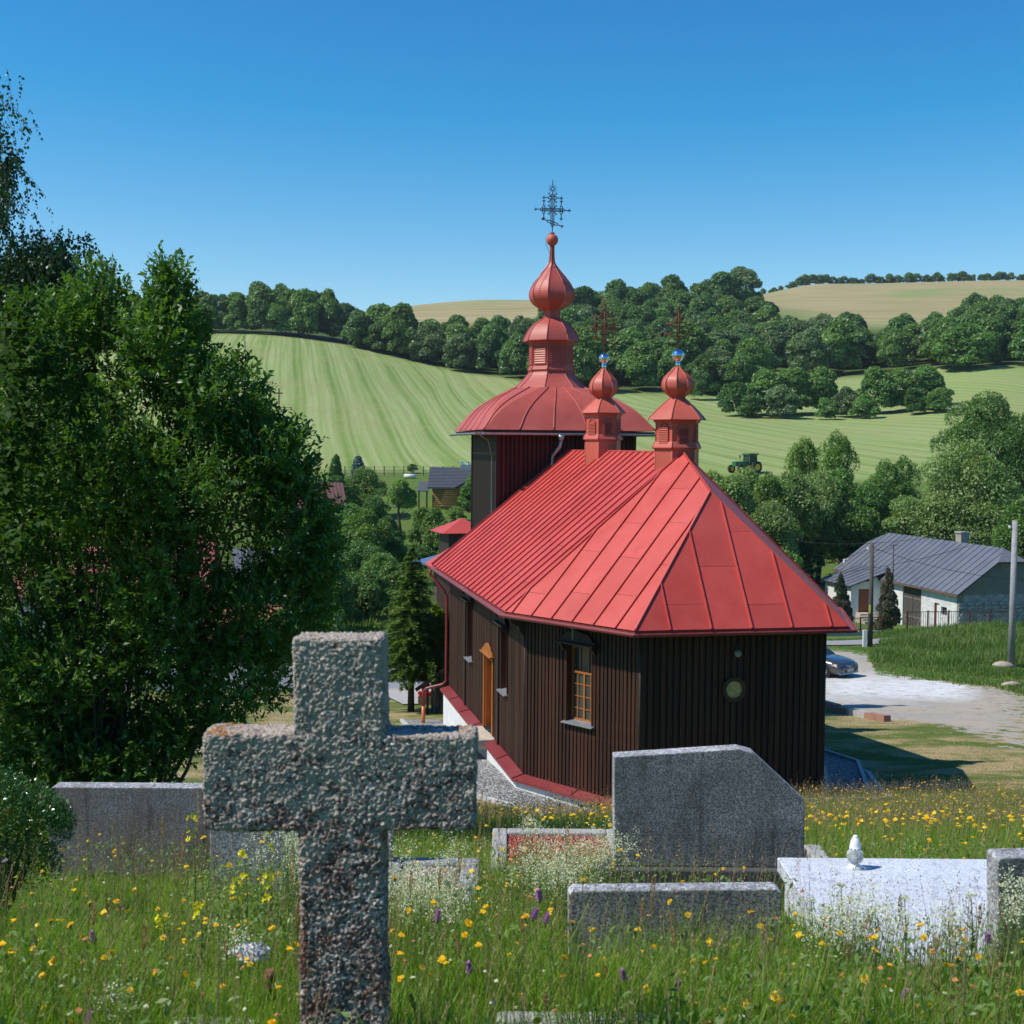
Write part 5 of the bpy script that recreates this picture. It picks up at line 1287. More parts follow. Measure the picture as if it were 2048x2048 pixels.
# ------------------------------------------------------------------ road strip, brick kerb
def strip(name, pts, w, off, mat, kind='structure'):
    mb = MB(); P_ = [Vector(p) for p in pts]; rows_ = []
    for i, p in enumerate(P_):
        d = (P_[min(i+1, len(P_)-1)]-P_[max(i-1, 0)]).normalized(); n = Vector((-d.y, d.x)); r2 = []
        for k in range(5): q = p.xy+n*w*(k/4-.5); r2.append((q.x, q.y, gz(q.x, q.y)+off))
        rows_.append(r2)
    for a, b in zip(rows_, rows_[1:]):
        for k in range(4): mb.add([a[k], b[k], b[k+1], a[k+1]][::-1], [(0, 1, 2, 3)])
    return tag(mb.build(name, mat), kind=kind)
ASPH = M('asphalt', (.30, .30, .30), (.24, .24, .24), scale=4, rough=.95)
a_, b_ = gp(1350, 78), gp(1850, 78.5)
strip('road', [a_.lerp(b_, k/30) for k in range(31)], 4.2, .06, ASPH)
PINKB = M('pink_brick', (.36, .19, .14), (.28, .15, .11), scale=5, rough=.9)
kp = [(1652, 47.6), (1664, 47.0), (1686, 45.9), (1710, 45.0), (1735, 44.3), (1748, 43.8), (1770, 43.2), (1787, 42.8)]
for i, ((x0, d0), (x1, d1)) in enumerate(zip(kp, kp[1:])):
    a, b = gp(x0, d0), gp(x1, d1); mb = MB(); zc = Vector((0, 0, .10)); mb.bar((0, 0, .1), b-a+zc*.97, .28, .34 if i < 2 else .22)
    o = mb.build('kerb_block', PINKB if i not in (3, 4) else CONC); o.location = a
    tag(o, ['farthest raised pink kerb block at the corner of the church', 'second pink kerb block between lawn and gravel', 'third kerb block between lawn and gravel', 'grey sunken kerb block midway along the lawn edge', 'grey kerb block after the middle of the lawn edge', 'pink kerb block next to the last on the lawn edge', 'last pink kerb block out on the gravel'][i], 'kerb block', 'kerb blocks between the lawn and the gravel')

# ------------------------------------------------------------------ parked car
def car():
    f_ = Vector((.66, -.75)).normalized(); base = at(1699, 1350, 62.3); fx, fy = base.x, base.y
    loc = Vector((fx-f_.x*4.75, fy-f_.y*4.75, 0)); loc.z = gz(fx-f_.x*2, fy-f_.y*2)+.02
    root = empty('parked_car', loc, math.atan2(f_.y, f_.x), 'dark grey estate car parked on the gravel behind the church', 'car')
    PAINT = M('grey_car_paint', (.075, .078, .082), (.07, .073, .078), scale=2, rough=.25, metal=.5, coat=1)
    BLK = M('black_plastic', (.015, .015, .016), rough=.5); GLS = M('car_glass', (.02, .03, .035), rough=.03, spec=.9); LMP = M('head_lamp', (.75, .78, .8), (.5, .5, .52), scale=12, rough=.1, spec=.8); SIL = M('silver_trim', (.6, .61, .62), rough=.3, metal=.7); TYRE = M('tyre', (.02, .02, .02), rough=.8)
    st = [(0, .78, .48, .86, .93), (.06, .86, .36, .95, 1.0), (.3, .91, .28, 1.0, 1.04), (1.0, .93, .25, 1.0, 1.05), (2.2, .93, .24, .98, 1.02), (3.2, .93, .24, .95, 1.0), (3.8, .93, .25, .90, .97), (4.3, .91, .25, .82, .89), (4.58, .86, .25, .74, .80), (4.72, .78, .27, .66, .71), (4.8, .66, .32, .55, .58)]
    mb = MB(); rings = []
    for x, w, zb_, zs, zt in st:
        half = [(0, zb_), (w*.85, zb_), (w*.97, zb_+.1), (w, zb_+.3*(zs-zb_)), (w*.985, zb_+.72*(zs-zb_)), (w*.93, zs), (w*.72, zt-.01), (w*.35, zt), (0, zt+.005)]
        ring = [(x, y, z) for y, z in half]+[(x, -y, z) for y, z in half[-2:0:-1]]; rings.append(ring)
    n = len(rings[0])
    for a, b in zip(rings, rings[1:]): mb.add(a+b, [(k, (k+1) % n, n+(k+1) % n, n+k) for k in range(n)], 0, True)
    mb.add(rings[0], [tuple(range(n))[::-1]]); mb.add(rings[-1], [tuple(range(n))])
    mb.build('body', PAINT, root)
    cb = MB(); bt = [(.12, .80, 1.0), (3.35, .80, .99)]; tp = [(.55, .62, 1.50), (2.35, .62, 1.52)]
    vs = [(bt[0][0], -.8, 1.0), (bt[1][0], -.8, .98), (bt[1][0], .8, .98), (bt[0][0], .8, 1.0), (.5, -.62, 1.49), (2.4, -.62, 1.50), (2.4, .62, 1.50), (.5, .62, 1.49)]
    cb.add(vs, [(0, 1, 5, 4), (1, 2, 6, 5), (2, 3, 7, 6), (3, 0, 4, 7), (4, 5, 6, 7)]); cb.build('windows', GLS, root)
    rf = MB(); rf.prism([(.42, -.60, 1.49), (.42, .60, 1.49), (2.42, .62, 1.50), (2.42, -.62, 1.50)], (0, 0, .045)); bevel(rf.build('car_roof', PAINT, root), .03)
    for sy in (-1, 1):
        for a, b in (((3.32, .80, .985), (2.40, .625, 1.51)), ((.14, .80, 1.0), (.5, .62, 1.50)), ((1.25, .805, 1.0), (1.3, .625, 1.51)), ((2.25, .805, .99), (2.05, .625, 1.51))):
            p_ = MB(); p_.bar((a[0], sy*a[1], a[2]), (b[0], sy*b[1], b[2]), .06, .05); p_.build('pillar', PAINT if a[0] > 3 or a[0] < 1 else BLK, root)
        p_ = MB(); p_.tube([(.6, sy*.57, 1.57), (.7, sy*.57, 1.60), (2.1, sy*.57, 1.60), (2.2, sy*.57, 1.56)], .02, 6); p_.build('roof_rail', SIL, root)
        m_ = MB(); m_.sphere((2.95, sy*.99, 1.02), .11, 10, 0, .7, 1, .7); m_.build('wing_mirror', PAINT, root)
        h_ = MB(); h_.prism([(4.60, sy*.50, .60), (4.50, sy*.84, .62), (4.36, sy*.90, .72), (4.45, sy*.80, .76), (4.62, sy*.52, .71)], (.10, sy*.03, .0)); hl = h_.build('headlight', LMP, root)
        h_ = MB(); h_.prism([(4.40, sy*.87, .63), (4.30, sy*.92, .70), (4.38, sy*.90, .73), (4.46, sy*.86, .66)], (.07, sy*.03, 0)); h_.build('indicator', M('amber', (.8, .25, .05), rough=.2), hl)
        h_ = MB(); h_.tube([(4.72, sy*.52, .37), (4.64, sy*.80, .36), (4.62, sy*.82, .46), (4.70, sy*.52, .48), (4.72, sy*.52, .37)], .028, 6); h_.build('fog_lamp_surround', SIL, root)
        for wx in (.95, 3.85):
            t_ = MB(); t_.tube([(wx, sy*.72, .34), (wx, sy*.945, .34)], .345, 24, smooth=False); wh = t_.build('wheel', TYRE, root)
            a_ = MB(); a_.tube([(wx, sy*.70, .36), (wx, sy*.925, .36)], .42, 24, smooth=False); a_.build('wheel_arch', BLK, root)
            r_ = MB(); r_.tube([(wx, sy*.94, .34), (wx, sy*.95, .34)], .235, 20, smooth=False); r_.build('wheel_disc', BLK, wh)
            sp_ = MB()
            for k in range(7):
                a = 6.283*k/7; sp_.bar((wx, sy*.957, .34), (wx+math.cos(a)*.23, sy*.957, .34+math.sin(a)*.23), .05, .02, upv=(0, 1, 0))
            sp_.tube([(wx+math.cos(k*6.283/20)*.235, sy*.955, .34+math.sin(k*6.283/20)*.235) for k in range(21)], .018, 5); sp_.build('rim', SIL, wh)
    g_ = MB(); g_.prism([(4.735, -.30, .50), (4.735, .30, .50), (4.69, .34, .68), (4.69, -.34, .68)], (.05, 0, 0)); gr = g_.build('grille', BLK, root)
    g_ = MB(); g_.bar((4.80, .26, .50), (4.75, -.26, .68), .035, .02, upv=(1, 0, 0)); g_.tube([(4.80, math.cos(a)*.055, .59+math.sin(a)*.055) for a in [k*.5236 for k in range(13)]], .012, 5); g_.build('emblem', SIL, gr)
    for k in range(8):
        s_ = MB(); yy = -.27+.077*k; s_.bar((4.79, yy, .505), (4.745, yy, .675), .012); s_.build('grille_bar', SIL, gr)
    g_ = MB(); g_.obox((4.80, -.26, .38), (0, .52, 0), (.012, 0, 0), (0, 0, .11)); pl_ = g_.build('number_plate', WHITEW, root)
    txt = bpy.data.curves.new('plate_text', 'FONT'); txt.body = 'ZA 462 DT'; txt.size = .10; txt.align_x = 'CENTER'; txt.align_y = 'CENTER'; txt.extrude = .001
    tmp = bpy.data.objects.new('t', txt); COL.objects.link(tmp); bpy.context.view_layer.update(); tme = bpy.data.meshes.new_from_object(tmp.evaluated_get(bpy.context.evaluated_depsgraph_get())); bpy.data.objects.remove(tmp); to = link('plate_text', tme, pl_); tag(to, kind='stuff'); to.location = (4.815, 0, .435); to.rotation_euler = (math.pi/2, 0, math.pi/2); tme.materials.clear(); tme.materials.append(BLK)
    g_ = MB(); g_.prism([(4.77, -.5, .33), (4.77, .5, .33), (4.70, .82, .33), (4.70, -.82, .33)], (.03, 0, -.07)); g_.build('skid_plate', SIL, root)
    g_ = MB(); g_.obox((4.79, -.45, .34), (0, .9, 0), (.015, 0, 0), (0, 0, .14)); g_.build('air_intake', BLK, root)
    for sy in (-1, 1):
        g_ = MB(); g_.obox((.6, sy*.925, .26), (3.6, 0, 0), (0, sy*.02, 0), (0, 0, .12)); g_.build('sill_trim', BLK, root)
    g_ = MB(); g_.tube([(2.75, -.35, .98), (2.78, -.35, 1.0)], .0, 4) if 0 else None
    sw = MB(); sw.tube([(2.55, -.38+math.cos(a)*.17, 1.02+math.sin(a)*.17) for a in [k*.5236 for k in range(13)]], .015, 5); sw.build('steering_wheel', BLK, root)
car()
# ------------------------------------------------------------------ tractor on the field
def tractor():
    p = gp(1494, 197); root = empty('tractor', p, -2.6, 'green tractor with yellow wheels working behind the willows', 'tractor'); p_ = None
    root.location = (p.x, p.y, gz(p.x, p.y)); G = M('tractor_green', (.02, .15, .05), rough=.35, coat=.5); Yw = M('tractor_yellow', (.75, .50, .02), rough=.4); T = M('tyre', (.02, .02, .02)); GL = MATS['car_glass']
    mb = MB(); mb.box((.2, -.45, 1.0), (2.6, .45, 1.75)); bevel(mb.build('bonnet', G, root), .08)
    mb = MB(); mb.prism([(-1.5, -.75, 1.3), (.1, -.75, 1.3), (.0, -.68, 2.75), (-1.35, -.68, 2.75)], (0, 1.45, 0)); mb.build('cab_glass', GL, root)
    mb = MB(); mb.box((-1.65, -.88, 2.72), (.25, .88, 2.98)); bevel(mb.build('cab_roof', G, root), .06)
    for x, y in ((-1.45, -.72), (-1.45, .72), (.05, -.72), (.05, .72)):
        mb = MB(); mb.bar((x, y, 1.3), (x*.93, y*.95, 2.75), .09); mb.build('cab_pillar', G, root)
    for x, r_, w in ((-1.0, .9, .5), (2.1, .62, .4)):
        for sy in (-1, 1):
            mb = MB(); mb.tube([(x, sy*.85, r_), (x, sy*(.85+w), r_)], r_, 20, smooth=False); wh = mb.build('wheel', T, root); mb = MB(); mb.tube([(x, sy*.84, r_), (x, sy*(.87+w), r_)], r_*.55, 16, smooth=False); mb.build('rim', Yw, wh)
    mb = MB(); mb.box((-1.8, -1.2, 1.5), (-.2, -.75, 1.65)); mb.box((-1.8, .75, 1.5), (-.2, 1.2, 1.65)); tag(mb.build('mudguard', G, root), kind='stuff')
    mb = MB(); mb.bar((0.1, -.9, 2.6), (.2, -1.35, 2.6), .04); mb.box((.15, -1.5, 2.2), (.22, -1.25, 2.65)); mb.build('mirror', M('black_plastic', (.015, .015, .016)), root)
    mb = MB(); mb.tube([(-.6, 0, 2.98), (-.6, 0, 3.15)], .07, 8); mb.build('beacon', Yw, root)
tractor()

# ------------------------------------------------------------------ village houses in the valley
def simple_house(px, d_, rot, size, wall_h, roof_h, wallm, roofm, label, nm='house', over=.4, win=True, zoff=0, cat='house', spacing=.5, base_drop=1.5):
    p = gp(px, d_); root = empty(nm, p+Vector((0, 0, zoff)), rot, label, cat); lx, ly = size
    mb = MB(); mb.box((-lx/2, -ly/2, -base_drop), (lx/2, ly/2, wall_h)); mb.build('wall', wallm, root)
    for sx in (-1, 1):
        mb = MB(); mb.prism([(sx*(lx/2-.15), -ly/2, wall_h), (sx*(lx/2-.15), ly/2, wall_h), (sx*(lx/2-.15), 0, wall_h+roof_h)], (sx*.15, 0, 0)); mb.build('gable', wallm, root)
    k = roof_h/(ly/2)
    for sy in (-1, 1):
        mb = MB(); a = Vector((-lx/2-over, sy*(ly/2+over), wall_h-over*k)); b = Vector((lx/2+over, sy*(ly/2+over), wall_h-over*k)); c = Vector((lx/2+over, 0, wall_h+roof_h)); e = Vector((-lx/2-over, 0, wall_h+roof_h))
        mb.prism([a, b, c, e] if sy < 0 else [b, a, e, c], (0, 0, .10)); rf = mb.build('roof', roofm, root)
        if spacing:
            n = int((lx+2*over)/spacing); rb = MB()
            for i in range(1, n):
                t = i/n; rb.bar(a.lerp(b, t)+Vector((0, 0, .12)), e.lerp(c, t)+Vector((0, 0, .12)), .05, .05)
            tag(rb.build('roof_ribs', roofm, rf), kind='stuff')
    if win:
        for i in range(max(1, int(lx/3))):
            x = -lx/2+lx*(i+.5)/max(1, int(lx/3))
            mb = MB(); mb.box((x-.5, -ly/2-.04, wall_h*.35), (x+.5, -ly/2+.02, wall_h*.35+1.15)); wf = mb.build('window', WHITEW, root)
            mb = MB(); mb.box((x-.42, -ly/2-.05, wall_h*.35+.08), (x+.42, -ly/2-.035, wall_h*.35+1.07)); mb.build('pane', GLASS, wf)
    return root
PINKR = M('pink_red_roof', (.42, .10, .09), (.36, .085, .08), scale=1, rough=.5); BRNR = M('brown_tile', (.16, .075, .06), (.12, .06, .05), scale=3, rough=.8); ORR = M('orange_tile', (.34, .12, .06), (.28, .10, .05), scale=2, rough=.8)
simple_house(245, 72, .12, (9.5, 7), 2.2, 2.7, WHITEW, PINKR, 'white house with pinkish red roof hidden behind the big shrub', spacing=.5, zoff=1.2)
simple_house(540, 66, -.1, (5.5, 3.5), 1.3, 1.0, M('brown_wall', (.14, .08, .05)), ORR, 'low shed with orange tiled roof behind the big shrub', nm='shed', cat='shed', win=False, zoff=.6)
simple_house(560, 80, .2, (5, 4), 2.4, 1.4, WHITEW, M('slate_grey', (.12, .13, .15), rough=.6), 'small white shed glimpsed through the big shrub', nm='shed', cat='shed', zoff=.5)
simple_house(622, 122, .25, (5.2, 6), 2.4, 2.0, M('brown_wall', (.14, .08, .05)), BRNR, 'dark timber house with brown tiled roof beside the big shrub', spacing=.35, zoff=1.6)
# log house
LOG = M('log_wall', (.42, .24, .07), (.32, .17, .045), scale=3, stretch=(1, 1, 6), rough=.6); SHING = M('grey_shingle', (.085, .095, .115), (.06, .068, .085), scale=5, rough=.85)
lp = at(912, 1005, 150); lp.z = gz(lp.x, lp.y); root = empty('log_house', lp, .0, 'yellow log house with dark grey shingle roof left of the bell tower', 'house')
zb0 = at(900, 937, 150).z-lp.z; ze0 = at(888, 978, 146).z-lp.z
mb = MB(); mb.box((-2.6, -2.6, -1), (2.9, 4, ze0)); mb.build('wall', LOG, root)
lgm = MB()
for k in range(10): lgm.tube([(-2.6, -2.62, .1+k*.22), (2.9, -2.62, .1+k*.22)], .1, 6)
tag(lgm.build('logs', LOG, root), kind='stuff')
fr = [(-3.1, -3.4, ze0), (.0, -3.4, ze0), (4.2, .6, zb0), (-3.1, .6, zb0)]
mb = MB(); mb.prism(fr, (0, 0, .12)); rf = mb.build('roof', SHING, root)
for k in range(14):
    t = k/14; mb = MB(); a, b = Vector(fr[0]).lerp(Vector(fr[3]), t), Vector(fr[1]).lerp(Vector(fr[2]), t); a2, b2 = Vector(fr[0]).lerp(Vector(fr[3]), t+.9/14), Vector(fr[1]).lerp(Vector(fr[2]), t+.9/14)
    mb.prism([a+Vector((0, 0, .16)), b+Vector((0, 0, .16)), b2+Vector((0, 0, .12)), a2+Vector((0, 0, .12))], (0, 0, .03)); mb.build('shingle_course', SHING, rf)
mb = MB(); mb.prism([(-3.1, .6, zb0), (4.2, .6, zb0), (4.2, 4.5, ze0), (-3.1, 4.5, ze0)], (0, 0, .12)); mb.build('roof', SHING, root)
mb = MB(); mb.prism([(0.2, -2.9, ze0), (4.0, .5, zb0-.1), (4.0, .5, ze0)], (0, .1, 0)); mb.build('gable', LOG, root)
for x in (2.2, 3.6):
    mb = MB(); z_ = zb0-.35; mb.obox((x-.35, -.45, z_-.45), (.7, 0, 0), (0, .62, .42), (0, -.03, .1)); mb.build('skylight', M('sky_pane', (.25, .33, .4), rough=.08), root)
mb = MB(); mb.box((-1.2+1.7, .2, zb0-.3), (-.2+1.9, 1, zb0+.45)); ck = mb.build('chimney', ZINC, root)
mb = MB()
for x in (.65, 1.35): mb.sphere((x, .6, zb0+.6), .2, 10)
tag(mb.build('chimney_cowls', CHROME, ck), kind='stuff')
mb = MB(); mb.prism([(-4.3, -3.0, ze0-.35), (-3.0, -3.0, ze0-.35), (-3.0, 0, ze0+.6), (-4.3, 0, ze0+.6)], (0, 0, .1)); mb.build('annex_roof', SHING, root)
for x in (-4.1, -3.2):
    mb = MB(); mb.box((x-.08, -2.9, -1), (x+.08, -2.74, ze0-.3)); mb.build('annex_post', DARKW, root)
mb = MB(); mb.box((.2, -2.66, .0), (1.1, -2.6, 1.9)); mb.build('door', DARKW, root)
# small belfry gate with pyramid roof
p = gp(925, 60); root = empty('gate_tower', p, .3, 'small timber gate tower with red pyramid roof left of the church', 'gate tower')
za, zc = at(925, 1061, 60).z-p.z, at(925, 1036, 60).z-p.z
mb = MB(); mb.box((-.85, -.85, -.5), (.85, .85, za)); mb.build('wall', DARKW, root)
mb = MB(); q = 1.25; mb.add([(-q, -q, za-.05), (q, -q, za-.05), (q, q, za-.05), (-q, q, za-.05), (0, 0, zc)], [(0, 1, 4), (1, 2, 4), (2, 3, 4), (3, 0, 4), (3, 2, 1, 0)]); mb.build('roof', RED, root)
# blue grey flat roof next to the church
p = gp(876, 72); root = empty('garden_pavilion', p, .35, 'low building with blue grey roof at the far corner of the church', 'house'); zr = at(876, 1118, 72).z-p.z
mb = MB(); mb.box((.4, -.6, -.5), (3.0, 2.0, zr-.3)); mb.build('wall', OLDW, root)
mb = MB(); mb.prism([(-.7, -1.7, zr-.35), (3.6, -1.7, zr-.35), (2.4, .5, zr+.35), (.8, .5, zr+.35)], (0, 0, .08)); mb.prism([(-.7, -1.7, zr-.35), (.8, .5, zr+.35), (.8, 2.8, zr-.3), (-.7, 2.7, zr-.35)], (0, 0, .08)); tag(mb.build('roof', M('blue_grey_roof', (.07, .13, .20), (.09, .15, .22), rough=.4), root), kind='stuff')
# hillside cross and bench on the field
p = gp(558, 262); mb = MB(); mb.box((-.12, -.1, -.3), (.12, .1, 3.2)); mb.box((-.8, -.095, 2.1), (.8, .095, 2.35)); o = mb.build('wayside_cross', RUSTP); o.location = p; tag(o, 'small reddish cross standing alone on the mown field', 'cross')
p = gp(572, 255); mb = MB(); mb.box((-1.2, -.25, .4), (1.2, .25, .5)); mb.box((-1.1, -.2, -.2), (-.95, .2, .4)); mb.box((.95, -.2, -.2), (1.1, .2, .4)); o = mb.build('field_bench', OLDW); o.location = p; tag(o, 'low wooden bench beside the small cross on the field', 'bench')
# wire fence at the foot of the field
def postfence(pts, h, label, n, mat, wires=2):
    a, b = pts; root = empty('field_fence', a, 0, label, 'fence'); ws = [[] for _ in range(wires)]
    for k in range(n+1):
        q = a.lerp(b, k/n); z = gz(q.x, q.y); mb = MB(); mb.box((q.x-a.x-.06, q.y-a.y-.06, z-a.z-.2), (q.x-a.x+.06, q.y-a.y+.06, z-a.z+h)); mb.build('post', mat, root)
        for w in range(wires): ws[w].append((q.x-a.x, q.y-a.y, z-a.z+h*(w+.7)/wires))
    for w in ws: mb = MB(); mb.tube(w, .02, 4); mb.build('rail', mat, root)
postfence((gp(690, 186), gp(965, 186)), 1.4, 'thin post and wire fence at the foot of the mown field', 14, OLDW, 3)
mb = MB(); mb.tube([(-.7, 0, .35), (1.0, 0, .35)], .3, 12); o = mb.build('white_tank', WHITEW); o.location = gp(818, 182); tag(o, 'white lying tank at the foot of the mown field', 'tank')

# ------------------------------------------------------------------ white picket fence left of the church
def picket(pts, h, label, step=.15):
    a = pts[0]; root = empty('picket_fence', a, 0, label, 'fence'); cum = [0]
    for p, q in zip(pts, pts[1:]): cum.append(cum[-1]+(q-p).xy.length)
    def G(s):
        for i in range(len(pts)-1):
            if s <= cum[i+1]: q = pts[i].lerp(pts[i+1], (s-cum[i])/(cum[i+1]-cum[i])); return Vector((q.x-a.x, q.y-a.y, gz(q.x, q.y)-a.z))
        q = pts[-1]; return Vector((q.x-a.x, q.y-a.y, gz(q.x, q.y)-a.z))
    n = int(cum[-1]/step); pm = MB(); pm.prism([(-.045, 0, .1), (.045, 0, .1), (.045, 0, h-.06), (0, 0, h), (-.045, 0, h-.06)], (0, .02, 0)); me = pm.mesh('picket'); me.materials.append(MATS['white_paint'])
    for k in range(min(n, 298)): o = link('picket', me, root); o.location = G((k+.5)*step)
    for zz in (.3, h-.3):
        mb = MB(); st_ = [G(cum[-1]*k/20)+Vector((0, .04, zz)) for k in range(21)]
        for p, q in zip(st_, st_[1:]): mb.bar(p, q, .05, .07)
        mb.build('rail', MATS['white_paint'], root)
M('white_paint', (.78, .78, .78), (.7, .7, .7), rough=.6)
picket([gp(215, 54), gp(420, 55), gp(640, 55.5), gp(900, 56)], 1.15, 'white picket fence running behind the lawn left of the church', .10)
strip('village_path', [gp(500, 58.5), gp(700, 57.5), gp(800, 56), gp(850, 53), gp(885, 49.5)], 3.0, .05, M('path_grey', (.42, .40, .38), (.36, .34, .32), scale=5, rough=.95))
strip('village_road', [gp(120+60*k, 60.5) for k in range(9)], 5.0, .05, M('road_pale', (.48, .46, .46), (.40, .38, .38), scale=3, rough=.95))
# tree stump, flower box, stair rail by the west corner
p = gp(884, 47.0); root = empty('tree_stump', p, 0, 'tall grey weathered tree stump standing by the church corner', 'stump'); zt = at(884, 1300, 47).z-p.z
mb = MB(); n = 14; prof = []
vs = []; 
for i, (rr, t) in enumerate(((.36, -.1), (.30, .1), (.24, .35), (.22, .6), (.25, .85), (.27, .97), (.22, 1.0))):
    for k in range(n): a = 6.283*k/n; r2 = rr*(1+.14*math.sin(3*a+i)+.09*math.sin(7*a)); vs.append((math.cos(a)*r2, math.sin(a)*r2, zt*t))
mb.add(vs, [(i*n+k, i*n+(k+1) % n, (i+1)*n+(k+1) % n, (i+1)*n+k) for i in range(6) for k in range(n)]+[tuple(6*n+k for k in range(n))], 0, True); mb.build('wood', M('grey_wood', (.20, .17, .145), (.11, .095, .08), scale=3, stretch=(4, 4, 1), rough=.95, bump=.03), root)
p = gp(852, 49.5); root = empty('flower_box', p, 0, 'brown flower box with red flowers left of the church corner', 'flower box')
mb = MB(); mb.box((-.25, -.2, 0), (.25, .2, .35)); mb.build('box', M('terracotta', (.25, .12, .08)), root)
n = 300; c = np.stack([NR.uniform(-.24, .24, n), NR.uniform(-.18, .18, n), NR.uniform(.36, .5, n)], -1); me = quads('flowers', leafq(c, rdir(n), rdir(n), np.full(n, .07), np.full(n, .07))); me.materials.append(M('red_petal', (.75, .03, .05))); tag(link('flowers', me, root), kind='stuff')
a, b = gp(848, 45.5), gp(886, 45.5); root = empty('stair_railing', a, 0, 'dark timber stair railing at the west corner of the church', 'railing')
for k in range(5):
    t = k/4; q = a.lerp(b, t); mb = MB(); mb.box((q.x-a.x-.04, -.04, q.z-a.z-.3), (q.x-a.x+.04, .04, q.z-a.z+.95+t*.55)); mb.build('baluster', DARKW, root)
mb = MB(); mb.bar((-.25, 0, .85), (b.x-a.x+.2, 0, b.z-a.z+1.65), .1, .12); mb.build('handrail', DARKW, root)

# ------------------------------------------------------------------ gravestones
def terrazzo(name, c_dark, c_light, scale, dens=.5, bump=.002, stain=None):
    mt, nt, bs, oc = newmat(name); v = nd(nt, 'ShaderNodeTexVoronoi', Scale=scale); nt.links.new(oc, v.inputs['Vector']); sx = nd(nt, 'ShaderNodeSeparateXYZ'); nt.links.new(v.outputs['Color'], sx.inputs[0])
    col = ramp(nt, sx.outputs[0], [(0, c_dark), (dens, tuple(a*1.5 for a in c_dark)), (dens+.15, c_light), (1, tuple(min(1, a*1.3) for a in c_light))])
    n1 = noise(nt, oc, 3.5, 5, .65); col = mixc(nt, ramp(nt, n1, [(.35, (0,0,0)), (.7, (.75,.75,.75))]), col, stain or tuple(a*.55 for a in c_dark)); mpz = nd(nt, 'ShaderNodeMapping'); mpz.inputs['Scale'].default_value = (16, 16, 1.6); nt.links.new(oc, mpz.inputs[0]); col = mixc(nt, ramp(nt, noise(nt, mpz.outputs[0], 1, 4, .6), [(.55, (0,0,0)), (.72, (.55,.55,.55))]), col, tuple(a*.45 for a in c_dark)); col = mixc(nt, ramp(nt, noise(nt, oc, 14, 5, .7), [(.64, (0,0,0)), (.70, (.6,.6,.6))]), col, tuple(min(1, a*1.15) for a in c_light))
    nt.links.new(col, bs.inputs['Base Color']); bs.inputs['Roughness'].default_value = .85; bs.inputs['Specular IOR Level'].default_value = .2
    b = nd(nt, 'ShaderNodeBump', Strength=.8, Distance=bump); nt.links.new(mth(nt, 'ADD', sx.outputs[0], noise(nt, oc, scale*1.5, 3)), b.inputs['Height']); nt.links.new(b.outputs[0], bs.inputs['Normal']); MATS[name] = mt; return mt
TZ1 = terrazzo('dark_terrazzo', (.11, .105, .10), (.36, .35, .34), 230, .45)
TZ2 = terrazzo('coarse_terrazzo', (.12, .115, .11), (.38, .37, .34), 170, .40)
TZ3 = terrazzo('brown_grey_terrazzo', (.15, .135, .13), (.36, .34, .33), 210, .5, stain=(.19, .12, .105))
TZE = terrazzo('light_edge_terrazzo', (.20, .20, .21), (.50, .50, .51), 110, .4)
GRAN = terrazzo('pale_granite', (.26, .29, .36), (.60, .63, .68), 190, .22, .0005, stain=(.50, .53, .58))
def slab_stone(nm, poly_px, d_, thick, mat, edge, label, cat='gravestone', sink=.15, base=None, tilt=0, group=None):
    """upright slab: polygon in the photo plane at depth d_"""
    P_ = [at(x, y, d_) for x, y in poly_px]; o0 = at(sum(x for x, y in poly_px)/len(poly_px), poly_px[-1][1], d_); g = gz(o0.x, d_); o0.z = g
    root = empty(nm, o0, 0, label, cat, group)
    mb = MB(); mb.prism([p-o0 for p in P_], (0, thick, 0)); o = mb.build('slab', [mat, edge], root)
    for f_ in o.data.polygons:
        if abs(f_.normal.y) < .5: f_.material_index = 1
    bevel(o, .006, 2)
    if base:
        b0, b1, h, dp, m_ = base; x0, x1 = at(b0, 1700, d_).x-o0.x, at(b1, 1700, d_).x-o0.x; zt_ = min(p.z for p in P_)-o0.z
        mb = MB(); mb.box((x0, -dp, zt_-h), (x1, thick+dp, zt_)); bevel(mb.build('base', m_, root), .008)
    return root
bigstone = slab_stone('headstone', [(1228, 1732), (1228, 1514), (1478, 1498), (1508, 1506), (1606, 1597), (1610, 1612), (1608, 1736)], 6.5, .11, TZ1, TZE, 'largest dark grey headstone with a slanting top right corner', base=(1200, 1625, .22, .05, M('dark_base', (.075, .078, .085), (.05, .052, .058), scale=8, rough=.9)))
slab_stone('headstone', [(1137, 2010), (1137, 1790), (1146, 1782), (1553, 1778), (1564, 1786), (1564, 2010)], 4.75, .085, TZ2, TZE, 'low wide dark headstone in the grass before the largest headstone')
slab_stone('headstone', [(98, 1800), (96, 1581), (106, 1574), (430, 1576), (430, 1800)], 7.5, .12, TZ3, TZE, 'wide grey brown headstone at the left behind the shrub')
slab_stone('headstone', [(420, 1800), (420, 1600), (786, 1600), (780, 1800)], 6.9, .10, TZE, TZE, 'lighter speckled headstone standing directly behind the stone cross')
slab_stone('headstone', [(1996, 1990), (1996, 1722), (2002, 1716), (2300, 1712), (2300, 1990)], 4.7, .12, terrazzo('mossy_concrete', (.12, .12, .115), (.30, .30, .28), 90, .5, .004), TZE, 'grey headstone cut by the right edge beside the pale slab')
